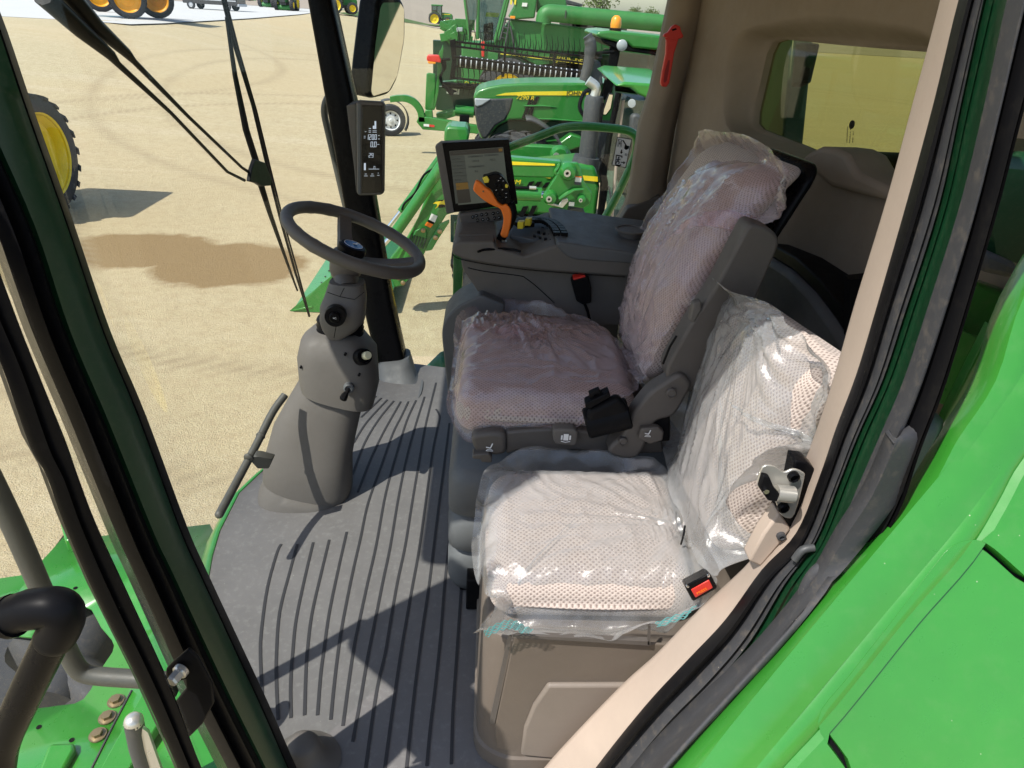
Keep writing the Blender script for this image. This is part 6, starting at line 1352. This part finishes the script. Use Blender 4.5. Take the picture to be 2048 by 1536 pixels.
sp(tr_, 1, [(-10, 950), (100, 965), (440, 1025), (1500, 1200), (1500, 1300), (440, 1095), (22, 1062), (-30, 1000)], yh-.4, .2, 'green', 'side_beam', .02)
sp(tr_, 1, [(30, 1015), (75, 1018), (75, 1038), (30, 1034)], yh-.415, .01, 'paper', 'reflector', 0); sp(tr_, 1, [(76, 1020), (118, 1025), (118, 1042), (76, 1038)], yh-.415, .01, 'red', 'reflector', 0)
sp(tr_, 1, [(45, 900), (100, 905), (110, 990), (20, 985)], yh-.35, .12, 'green', 'upright', .02)
arcq = cr(K(13, [(382, 740), (440, 732), (520, 735), (590, 775), (640, 850), (655, 940)], y=yh-.4), 4); arci = cr(K(13, [(385, 788), (440, 782), (505, 785), (560, 815), (595, 870), (602, 940)], y=yh-.4), 4)
MB().slab(arcq+arci[::-1], (0, .15, 0)).build('mudguard_arm', M['green'], tr_, bevel=.01)
cw = P(778, 243, y=17.6); rW = .40; cw = Vector((cw.x, 17.6, rW))
cw = P(781, 240, z=.42); rW = .42
mbt = MB(); mbt.lathe([(rW*.62, -.1), (rW*.7, -.12), (rW*.95, -.11), (rW, -.06), (rW, .06), (rW*.95, .11), (rW*.7, .12), (rW*.62, .1), (rW*.62, -.1)], cw, (.25, -1, 0), 36, cap=False); to_ = mbt.build('wheel', M['tyre'], tr_, sharp=35)
rmw = MB(); rmw.lathe([(rW*.62, .105), (rW*.58, .09), (rW*.55, .02), (rW*.35, .05), (rW*.3, .09), (rW*.12, .09), (rW*.10, .14), (0, .14)], cw, (.25, -1, 0), 36, cap=False); ro_ = rmw.build('rim', M['whitepaint'], to_, sharp=40)
ho = MB(); ax = Vector((.25, -1, 0)).normalized(); uu = ax.cross(Vector((0, 0, 1))).normalized()
for i in range(8):
    t = 2*pi*i/8; ho.lathe([(.024, .0), (.024, .012), (0, .012)], cw+(uu*cos(t)+Vector((0, 0, 1))*sin(t))*rW*.44+ax*.036, ax, 8)
ho.build('rim_holes', M['black'], ro_)
mg = []
for k in range(14):
    t = radians(-35)+radians(150)*k/13; mg.append([cw+(uu*-cos(t)+Vector((0, 0, 1))*sin(t))*(rW+.10)-ax*yy for yy in (-.0, .34)])
MB().grid(mg).build('mudguard', M['exhaust'], tr_, solid=.02)
wheel2 = cw+Vector((.15, .5, 0)); 

# older combine behind ------------------------------------------------------------
yk_ = 25.0
oc = thing('combine_harvester', 'older green combine with yellow stripe, tall cab and long unloading tube, farthest of the row', 'combine', Vector((P(1000, 200, y=yk_).x, yk_, 0)))
sp(oc, 1, [(742, 158), (1000, 182), (1500, 250), (2600, 350), (2600, 900), (1300, 720), (860, 520), (820, 490), (690, 480), (600, 350), (650, 280)], yk_, 1.2, 'green_far', 'side_panel', .06, 3)
sp(oc, 1, [(340, 345), (600, 350), (690, 480), (650, 690), (520, 700), (340, 640)], yk_+.3, 1.5, 'green_far', 'front_frame', .04)
sp(oc, 1, [(660, 425), (720, 435), (1000, 462), (1360, 505), (1360, 525), (1000, 485), (660, 445)], yk_-.02, .02, 'keyyellow', 'side_stripe', 0)
text('model_number', '9660', M['green_dark'], oc, K(1, [(735, 455)], y=yk_-.04)[0], Vector((1, 0, -.06)), Vector((0, 0, 1)), .24, .006, sx=1.3)
text('maker_name', 'JOHN DEERE', M['keyyellow'], oc, K(1, [(1118, 500)], y=yk_-.04)[0], Vector((1, 0, -.06)), Vector((0, 0, 1)), .21, .006, bold=.004)
for i in range(6): sp(oc, 1, [(1005+i*16, 474+i*2), (1013+i*16, 475+i*2), (1009+i*16, 494+i*2), (1001+i*16, 493+i*2)], yk_-.03, .01, 'green_dark', 'stripe_bar', 0)
# cab
sp(oc, 1, [(362, -60), (480, -60), (470, 120), (400, 330), (395, 200)], yk_-.1, .1, 'farglass', 'cab_glass', 0)
sp(oc, 1, [(490, -60), (690, -60), (700, 60), (620, 330), (520, 340), (470, 300), (475, 100)], yk_+.1, .05, 'farglass', 'cab_glass', 0)
for a_, b_ in (((360, -80), (410, 335)), ((480, -80), (470, 320)), ((720, -60), (612, 345)), ((735, -60), (640, 330))): MB().tube(K(1, [a_, b_], y=yk_-.05), .055, 8).build('cab_post', M['green_far'], oc)
sp(oc, 1, [(545, 100), (650, 108), (640, 142), (535, 134)], yk_+.6, .02, 'keyyellow', 'inner_decal', 0)
sp(oc, 1, [(520, 200), (600, 180), (600, 330), (520, 335)], yk_+.8, .4, 'black', 'seat', .05)
sp(oc, 1, [(735, -60), (965, -60), (940, 150), (790, 160), (725, 140), (780, 40)], yk_-.2, 1.4, 'green_far', 'tank_corner', .05, 3)
sp(oc, 1, [(740, 130), (782, 132), (778, 155), (738, 152)], yk_-.25, .03, 'amber', 'side_lamp', .01); sp(oc, 1, [(838, 22), (880, 24), (876, 54), (834, 52)], yk_-.23, .02, 'paper', 'warning_label', 0)
for x in (742, 775): sp(oc, 1, [(x, -10), (x+14, -10), (x+10, 38), (x-4, 36)], yk_-.23, .02, 'keyyellow', 'decal', 0)
MB().tube(fillet(K(1, [(1010, 185), (1022, 102), (1300, 128), (1700, 165), (2600, 250)], y=yk_-.35), .25, 6), .25, 24).build('unloading_tube', M['green_far'], oc, sharp=60)
MB().tube(K(1, [(1196, 85), (1190, 150)], y=yk_-.62), .02, 6).build('tube_band', M['grille'], oc)
sp(oc, 1, [(960, -60), (1190, -20), (1215, 90), (1000, 60), (960, 110)], yk_+.6, 1.0, 'green_far', 'grain_tank', .05); sp(oc, 1, [(1180, -10), (1335, 35), (1325, 55), (1200, 35)], yk_+.9, .8, 'exhaust', 'tank_flap', .02)
sp(oc, 1, [(1200, 45), (1590, 85), (1600, 130), (1210, 100)], yk_+1.2, .6, 'green_far', 'engine_deck', .04)
mbq = MB(); random.seed(3)
for i in range(26):
    x = 1150+random.random()*500; y = 182+random.random()*45+(x-1150)*.05; c = K(1, [(x, y)], y=yk_+.2)[0]; mbq.box(c-Vector((.12, .1, .1)), c+Vector((.12+random.random()*.2, .1, .1+random.random()*.15)))
mbq.build('engine_parts', M['exhaust'], oc, bevel=.01)
# ladder and front details
mbl = MB(); 
for a_, b_ in (((700, 160), (655, 330)), ((735, 165), (690, 420)), ((690, 150), (740, 160)), ((740, 210), (780, 430))): mbl.tube(K(1, [a_, b_], y=yk_-.15), .03, 8)
for i in range(4): mbl.tube(K(1, [(696-i*12, 185+i*40), (730-i*12, 190+i*42)], y=yk_-.15), .02, 6)
mbl.build('access_rail', M['exhaust'], oc); 
sp(oc, 1, [(500, 340), (530, 340), (528, 470), (505, 465)], yk_-.4, .12, 'red', 'fire_extinguisher', .03, 3)
sp(oc, 1, [(540, 420), (640, 430), (640, 700), (530, 690)], yk_-.3, .3, 'green_far', 'step_frame', .02)
sp(oc, 1, [(690, 485), (820, 495), (870, 560), (880, 600), (650, 620), (660, 540)], yk_-.05, .1, 'black', 'wheel_arch', .02)
c = P(1015, 165, y=yk_-.6); wheel(oc, Vector((c.x, yk_-.6, .95)), (0, -1, 0), .98, .7, .52, 'yellow', lugs=20); wheel(oc, Vector((c.x, yk_+2.6, .95)), (0, 1, 0), .98, .7, .52, 'yellow', lugs=20); wheel(oc, Vector((c.x+5, yk_-.2, .65)), (0, -1, 0), .65, .4, .35, 'yellow', lugs=16)
MB().box((c.x-.5, yk_, .8), (c.x+6.5, yk_+2.8, 2.2)).build('under_frame', M['green_dark'], oc)
# corn head / front equipment parked left of it
ch = thing('crop_head', 'cluttered green harvesting attachment parked left of the older combine', 'attachment', Vector((P(880, 80, y=27).x, 27, 0)))
random.seed(12); mbc = MB()
for i in range(40):
    x = 215+random.random()*170; y = 200+random.random()*125; c = K(1, [(x, y)], y=26.5+random.random()*1.2)[0]; sx2 = .08+random.random()*.3; mbc.box(c-Vector((sx2, .1, .05+random.random()*.12)), c+Vector((sx2, .15, .05+random.random()*.2)), Matrix.Rotation(random.uniform(-.6, .6), 3, 'Y'))
mbc.build('frame_parts', M['green'], ch, bevel=.01)
sp(ch, 1, [(225, 205), (380, 195), (385, 240), (230, 250)], 27, .6, 'green', 'head_beam', .03); sp(ch, 1, [(205, 320), (225, 250), (260, 240), (240, 320)], 26.8, .3, 'green', 'side_plate', .02); sp(ch, 1, [(300, 225), (350, 225), (350, 260), (300, 262)], 26.4, .1, 'lamp', 'coupler', .02)
MB().box((P(900, 80, y=27).x-.6, 27, 0), (P(900, 80, y=27).x+.6, 27.5, 2.2)).build('stand', M['green_dark'], ch)

# far tractors and the row of machines, at true size on the rising yard ------------------
c = Pg(878, 51); t1 = tractor('small distant green tractor with yellow wheels parked sideways at the yard edge', c+Vector((-.6, 0, 0)), 0, 1.0)
c = Pg(668, 27); t2 = tractor('distant green tractor seen from behind with an orange triangle, between post and mirror', c, radians(20), 1.0)
MB().slab([c+Vector((-.2, -1.3, 1.2)), c+Vector((.25, -1.3, 1.2)), c+Vector((.02, -1.3, 1.65))], (0, .03, 0)).build('slow_sign', M['amber'], t2)
labs = ['green tractor at the left of the distant parked row', 'green tractor with a loader frame in the middle of the distant parked row', 'green tractor at the right end of the distant parked row']
for i, (px_, py_) in enumerate(((508, 8), (548, 15), (578, 21))):
    c = Pg(px_, py_); t_ = tractor(labs[i], c, radians(-110+10*i), .9, group='machines parked in the distant row')
    mb = MB(); mb.tube([c+Vector((-.9, -1.8, .3)), c+Vector((.9, -1.8, .3))], .25, 12); mb.build('front_roller', M['green_far'], t_)
# dark van on the apron
vc = Pg(430, 20); van = thing('parked_van', 'dark grey van parked on the concrete apron, partly behind the wiper', 'van', vc); VX = Matrix.Translation(vc) @ Matrix.Rotation(radians(-6), 4, 'Z')
mb = MB(); prof = [(-2.6, .45), (2.5, .45), (2.55, 1.0), (2.35, 1.1), (1.9, 1.9), (-2.5, 1.95), (-2.62, 1.0)]; mb.rings([[Vector((-x, y, z)) for x, z in prof] for y in (-.95, .95)]); xf(mb, VX).build('body', paint('van_paint', (.03, .03, .035), .3, dirt=.05, coat=.6), van, bevel=.06, seg=3)
mb = MB(); mb.box((-2.5, -.962, .78), (2.5, -.95, .86)); xf(mb, VX).build('side_moulding', M['silver'], van)
mb = MB(); mb.box((-1.6, -.96, 1.25), (2.2, -.955, 1.75)); xf(mb, VX).build('side_glass', M['blackgloss'], van)
mb = MB(); mb.box((2.5, -.9, .4), (2.72, .9, .6)); xf(mb, VX).build('bumper', M['silver'], van, bevel=.03)
for x in (-1.75, 1.6):
    for y in (-.9, .9):
        c = VX @ Vector((x, y, .36)); wo = MB().lathe([(.2, -.11), (.33, -.11), (.36, -.06), (.36, .06), (.33, .11), (.2, .11), (.2, -.11)], c, (0, 1 if y > 0 else -1, 0), 28, cap=False).build('wheel', M['tyre'], van, sharp=35)
        MB().lathe([(.21, .09), (.18, .07), (.08, .09), (0, .09)], c, (0, 1 if y > 0 else -1, 0), 24, cap=False).build('rim', M['silver'], wo, sharp=40)
# sprayer with orange rims
spc = Pg(262, 39); spr = thing('field_sprayer', 'field sprayer on big lugged wheels with orange rims on the apron', 'sprayer', spc)
def spw(px_, py_, r, dy, fl=1):
    g_ = Pg(px_, py_); wheel(spr, Vector((g_.x, g_.y, gz(g_.x, g_.y)+r)), (.45, -.9, 0), r, .42, r*.66, 'orange_rim', lugs=26, lugh=.05, dish=.06)
spw(262, 38, .98, 0); spw(318, 37, .98, 0); spw(205, 24, .98, 0); spw(190, 18, .95, 0)
b0 = spc+Vector((-2.5, .3, 1.3)); MB().box(b0, b0+Vector((5.2, 2.2, .5))).build('chassis', M['black'], spr, bevel=.05); MB().box(b0+Vector((.3, .2, .5)), b0+Vector((4.6, 2.0, 1.6))).build('tank', M['green_far'], spr, bevel=.2, seg=4)
MB().box(b0+Vector((-1.4, .3, .3)), b0+Vector((.2, 2.0, 2.0))).build('cab', M['farglass'], spr, bevel=.1)
# machine with the yellow rim close on the left
wl = P(96, 312, z=.93); 
lm = tractor('large green tractor whose deep yellow-rimmed lugged rear wheel shows beside the near front post', Vector((wl.x-1.27, wl.y, 0)), radians(-90), 1.05)
for o in [o for o in bpy.data.objects if o.parent == lm and o.name.split('.')[0] == 'fender']: bpy.data.objects.remove(o)
# gate posts and signpost on the verge
tree_m = paint('tree_leaf', (.10, .15, .035), .8, dirt=0); bark = paint('bark', (.09, .07, .05), .9, dirt=0)
def tree(px_, py_, h, label, dist, rad):
    b_ = P(px_, py_, y=dist); base = Vector((b_.x, dist, b_.z-h*.55)); T = thing('tree', label, 'tree', base, None)
    MB().tube([base, base+Vector((0, 0, h*.6))], [h*.03, h*.012], 8).build('trunk', bark, T)
    mb = MB(); random.seed(int(px_)); cc_ = [base+Vector((random.gauss(0, rad*.5), random.gauss(0, rad*.5), h*(.45+.5*random.random()))) for _ in range(26)]
    for c in cc_:
        for _ in range(34):
            p = c+Vector((random.gauss(0, 1), random.gauss(0, 1), random.gauss(0, 1)))*rad*.22; a_ = Vector((random.uniform(-1, 1), random.uniform(-1, 1), random.uniform(-1, 1))).normalized()*rad*.09; b2 = a_.cross(Vector((random.uniform(-1, 1), random.uniform(-1, 1), random.uniform(-1, 1)))).normalized()*rad*.07
            mb.add([p-a_, p+b2, p+a_, p-b2], [(0, 1, 2, 3)])
    mb.build('crown', tree_m, T, smooth=False, fix=False); return T
tree(1205, 16, 12, 'small round leafy tree rising above the older combine', 170, 3.0)
for i, (x, y, r_) in enumerate(((1268, 31, 1.7), (1300, 34, 2.0), (1245, 42, 1.5))): tree(x, y, 4, ['pale bare tree left of the sky gap on the horizon', 'hazy tree beside the side post on the horizon', 'low shrubby tree above the unloading tube'][i], 210, r_)

# ---------------- outside, fixed to our own machine -------------------------------
mr = thing('side_mirror', 'tall black rounded side mirror outside the glass reflecting the yard', 'mirror', P(760, 100, y=3.2))
nm_ = Vector((.852, -.52, -.05)).normalized(); om = P(735, 150, y=3.15)
MB().slab(fillet(K(13, [(330, -40), (470, -25), (508, 60), (508, 300), (452, 600), (388, 725), (250, 762), (215, 735), (235, 500), (300, 0)], pl=(om, nm_)), .03, 4, True), -nm_*.11).build('mirror_housing', M['blackgloss'], mr, bevel=.03, seg=4)
gq = fillet(K(13, [(330, 20), (460, 18), (492, 70), (490, 300), (440, 580), (375, 700), (255, 738), (240, 700), (272, 350), (310, 60)], pl=(om+nm_*.002, nm_)), .01, 4, True)
MB().add(gq, [tuple(range(len(gq)))]).build('mirror_glass', M['mirror'], mr, smooth=False)
MB().tube([P(700, -20, y=3.2), P(720, -60, y=3.0), P(640, -80, y=2.85)], .018, 10).build('mirror_arm', M['black'], mr)
gb = thing('outer_grab_rail', 'thin dark bent rail outside the windscreen left of the corner post', 'rail', P(690, 400, y=2.9))
MB().tube(fillet(K(1, [(0, 0)], y=3) and [P(664, 180, y=2.95), P(645, 215, y=2.95), P(688, 400, y=2.95), P(705, 470, y=2.95)], .05), .014, 12).build('rail_tube', M['greytube'], gb, sharp=80)
rl_ = thing('platform_railing', 'bright green bent tube railing outside the side window', 'railing', P(1150, 300, y=3.4))
rp_ = [P(905, 610, y=3.35), P(915, 420, y=3.35), P(1030, 300, y=3.4), P(1133, 250, y=3.4), P(1262, 263, y=3.4), P(1278, 290, y=3.4), P(1260, 350, y=3.4), P(1185, 490, y=3.4), P(1150, 560, y=3.4)]
rp_ = K(24, [(-60, 690), (60, 600), (380, 480), (700, 355), (1300, 405), (1400, 470), (1400, 620), (1330, 800), (1180, 1120), (1000, 1440), (940, 1560)], y=3.4)
MB().tube(fillet(rp_, [.02, .05, .2, .14, .08, .07, .08, .2, .1, .05, .02], 6), .0195, 16).build('rail_tube', M['green'], rl_, sharp=80)
st_ = thing('ladder_upright', 'green glass-edged post outside, running down between the console and the yard', 'post', P(915, 560, y=3.0))
MB().slab([P(908, 445, y=3.05), P(932, 440, y=3.05), P(922, 612, y=3.05), P(905, 612, y=3.05)], (0, .03, 0)).build('upright', M['green'], st_, bevel=.004)
MB().slab([P(901, 430, y=3.1), P(921, 430, y=3.1), P(915, 488, y=3.1), P(901, 484, y=3.1)], (0, .008, 0)).build('reflector_plate', M['teal'], st_, bevel=.002)
br = thing('corner_bracket', 'triangular teal green steel bracket with slots outside the cab corner', 'bracket', P(870, 750, y=2.95))
vb, fb_ = face_with_hole([P(832, 753, y=2.98), P(880, 705, y=2.98), P(893, 700, y=2.98), P(893, 745, y=2.98), P(885, 758, y=2.98)], cr([P(873, 748, y=2.98), P(878, 743, y=2.98), P(887, 748, y=2.98), P(881, 753, y=2.98)], 3, True), Vector((0, 1, 0)))
MB().add(vb, fb_).build('plate', M['teal'], br, solid=.006)
# wiper and its arms on the outside of the windscreen
wp_ = thing('windscreen_wiper', 'long black windscreen wiper blade carried on two thin parallel arms', 'wiper', P(510, 340, x=-1.15))
xw = -1.20
MB().tube(K(21, [(250, -30), (480, 180), (650, 325), (690, 375), (1000, 660), (1330, 1005), (1430, 1055)], x=xw), [.028, .024, .016, .010, .007, .007, .008], 8).build('wiper_arm', M['black'], wp_, sharp=80)
MB().tube(K(21, [(380, -60), (560, 150), (740, 310), (785, 360), (1100, 680), (1415, 980), (1460, 1010)], x=xw), [.028, .024, .016, .010, .007, .007, .008], 8).build('wiper_arm', M['black'], wp_, sharp=80)
sp_ = MB().slab(K(21, [(1450, 990), (1470, 930), (1530, 950), (1570, 1050), (1565, 1085), (1510, 1090), (1480, 1070), (1440, 1060)], x=xw), (.02, 0, 0)).build('wiper_joint', M['black'], wp_, bevel=.004)
MB().tube(K(21, [(1325, 100), (1375, 440), (1440, 760), (1500, 950)], x=xw), [.008, .012, .017, .018], 8).build('blade_carrier', M['black'], wp_, sharp=80)
MB().tube(K(21, [(1520, 1060), (1580, 1250), (1680, 1536), (1740, 1700)], x=xw), [.018, .014, .009, .006], 8).build('blade_carrier', M['black'], wp_, sharp=80)
MB().tube(K(21, [(1295, -40), (1370, 260), (1480, 620), (1560, 960), (1640, 1280), (1730, 1600), (1810, 1850)], x=xw-.02), .0085, 8).build('wiper_blade', M['rubber'], wp_)
MB().tube(K(21, [(1310, -40), (1395, 290), (1500, 650), (1575, 960), (1655, 1280), (1745, 1600), (1812, 1850)], x=xw-.02), .006, 8).build('blade_spine', M['black'], wp_)
# feeder house and platform below the door, bottom left
fh = thing('feeder_platform', 'bright green bolted steel platform with large dark openings below the door handle', 'platform', P(150, 1400, z=1.3))
zp = 1.30
plate = [(-150, 1180), (60, 1150), (135, 1068), (190, 1075), (420, 1050), (470, 1150), (600, 1700), (-300, 1700)]
ho1 = K(6, [(-60, 860), (120, 850), (200, 840), (440, 690), (530, 800), (600, 900), (540, 1010), (440, 1180), (300, 1215), (200, 1228), (100, 1235), (-60, 1240)], z=zp)
v_, f_2 = face_with_hole([P(a, b, z=zp) for a, b in plate], cr(ho1, 3, True), Vector((0, 0, 1))); MB().add(v_, f_2).build('top_plate', M['green_near'], fh, solid=.01)
MB().slab([p+Vector((0, 0, -.35)) for p in [P(a, b, z=zp) for a, b in ((-200, 1150), (500, 1150), (600, 1600), (-200, 1600))]], (0, 0, -.02)).build('under_tray', M['dusty'], fh)
MB().tube([P(60, 1290, z=zp-.12), P(230, 1420, z=zp-.16)], .09, 18).build('drum', M['dusty'], fh); MB().tube([P(235, 1190, z=zp-.15), P(100, 1420, z=zp-.15)], .10, 18).build('drum', M['dusty'], fh)
MB().tube([P(100, 1140, z=zp-.06), P(150, 1070, z=zp-.06)], .04, 14).build('end_roller', M['black'], fh)
for (x, y) in ((608, 1187), (562, 1273), (513, 1365)):
    c = K(6, [(x, y)], z=zp+.008)[0]; MB().lathe([(.024, 0), (.024, .004), (.016, .006), (.016, .018), (0, .019)], c, (0, 0, 1), 6).build('hex_bolt', M['rust'], fh, sharp=20); MB().lathe([(.026, 0), (.026, .004), (0, .004)], c, (0, 0, 1), 20).build('washer', M['rust'], fh)
for (x, y) in ((395, 593), (204, 1322), (376, 1390)): MB().lathe([(.008, 0), (.008, .001), (0, .001)], K(6, [(x, y)], z=zp+.006)[0], (0, 0, 1), 12).build('bolt_hole', M['black'], fh)
MB().slab(K(6, [(245, 1430), (265, 1405), (390, 1400), (390, 1440), (300, 1600), (190, 1580)], z=zp+.03), (0, 0, -.03)).build('raised_bracket', M['green_near'], fh, bevel=.01)
MB().tube(K(6, [(690, 1130), (600, 1300), (470, 1560)], z=zp+.006), .004, 6).build('weld_seam', M['dusty'], fh)
MB().slab(K(6, [(760, 1120), (860, 1260), (620, 1620), (480, 1620)], z=zp+.05), (0, 0, -.04)).build('side_strip', M['green_near'], fh, bevel=.004)
MB().slab(K(6, [(335, 310), (365, 308), (400, 400), (360, 400)], z=zp+.02), (0, 0, .06)).build('corner_lug', M['green_near'], fh, bevel=.006)
sg_ = thing('step_grate', 'green serrated step grating just below the doorway', 'step', P(400, 1500, z=1.5))
zs = 1.62
MB().slab([P(350, 1330, z=zs), P(440, 1300, z=zs), P(600, 1560, z=zs), P(560, 1700, z=zs), P(420, 1700, z=zs)], (0, 0, -.03)).build('grate_plate', M['green_near'], sg_, bevel=.004)
te = MB()
for i in range(26):
    t = i/26; c = P(372, 1372, z=zs).lerp(P(500, 1640, z=zs), t); te.lathe([(.010, 0), (.008, .008), (.004, .008)], c+Vector((.03, 0, 0)), (0, 0, 1), 8)
te.build('grip_studs', M['green_near'], sg_)

# unseen mirror-shaped blockers added outside the doorway to throw shade onto the floor mat
shade_caster = thing('side_mirror', 'added pair of unseen black shade blockers on a bent arm outside the doorway', 'mirror', (-.95, .5, 3.2))
sdv = sun_vec
def shade_box(fx, fy, h, w, hh, tilt=0, nm='mirror_housing'):
    c = Vector((fx, fy, FZ))+sdv*(h/sdv.z); r_ = Vector((.75, -.66, 0)); n_ = Vector((.66, .75, 0)); uu_ = Vector((0, 0, 1))
    p = [c+r_*a*w+uu_*b*hh for a, b in ((-1, -.8), (-.7, -1), (.7, -1), (1, -.8), (1, .8), (.7, 1), (-.7, 1), (-1, .8))]
    MB().slab(fillet(p, .02, 3, True), n_*.08).build(nm, M['black'], shade_caster, bevel=.015, seg=3); return c
c1_ = shade_box(-.10, 1.22, 1.30, .16, .25); c2_ = shade_box(-.06, .95, 1.12, .15, .11)
MB().tube(fillet([c1_+Vector((0, .08, .1)), c1_+Vector((0, .08, -.1)), c2_+Vector((0, .06, -.12)), Vector((-.75, .42, 2.6))], .08), .014, 12).build('mirror_arm', M['black'], shade_caster)
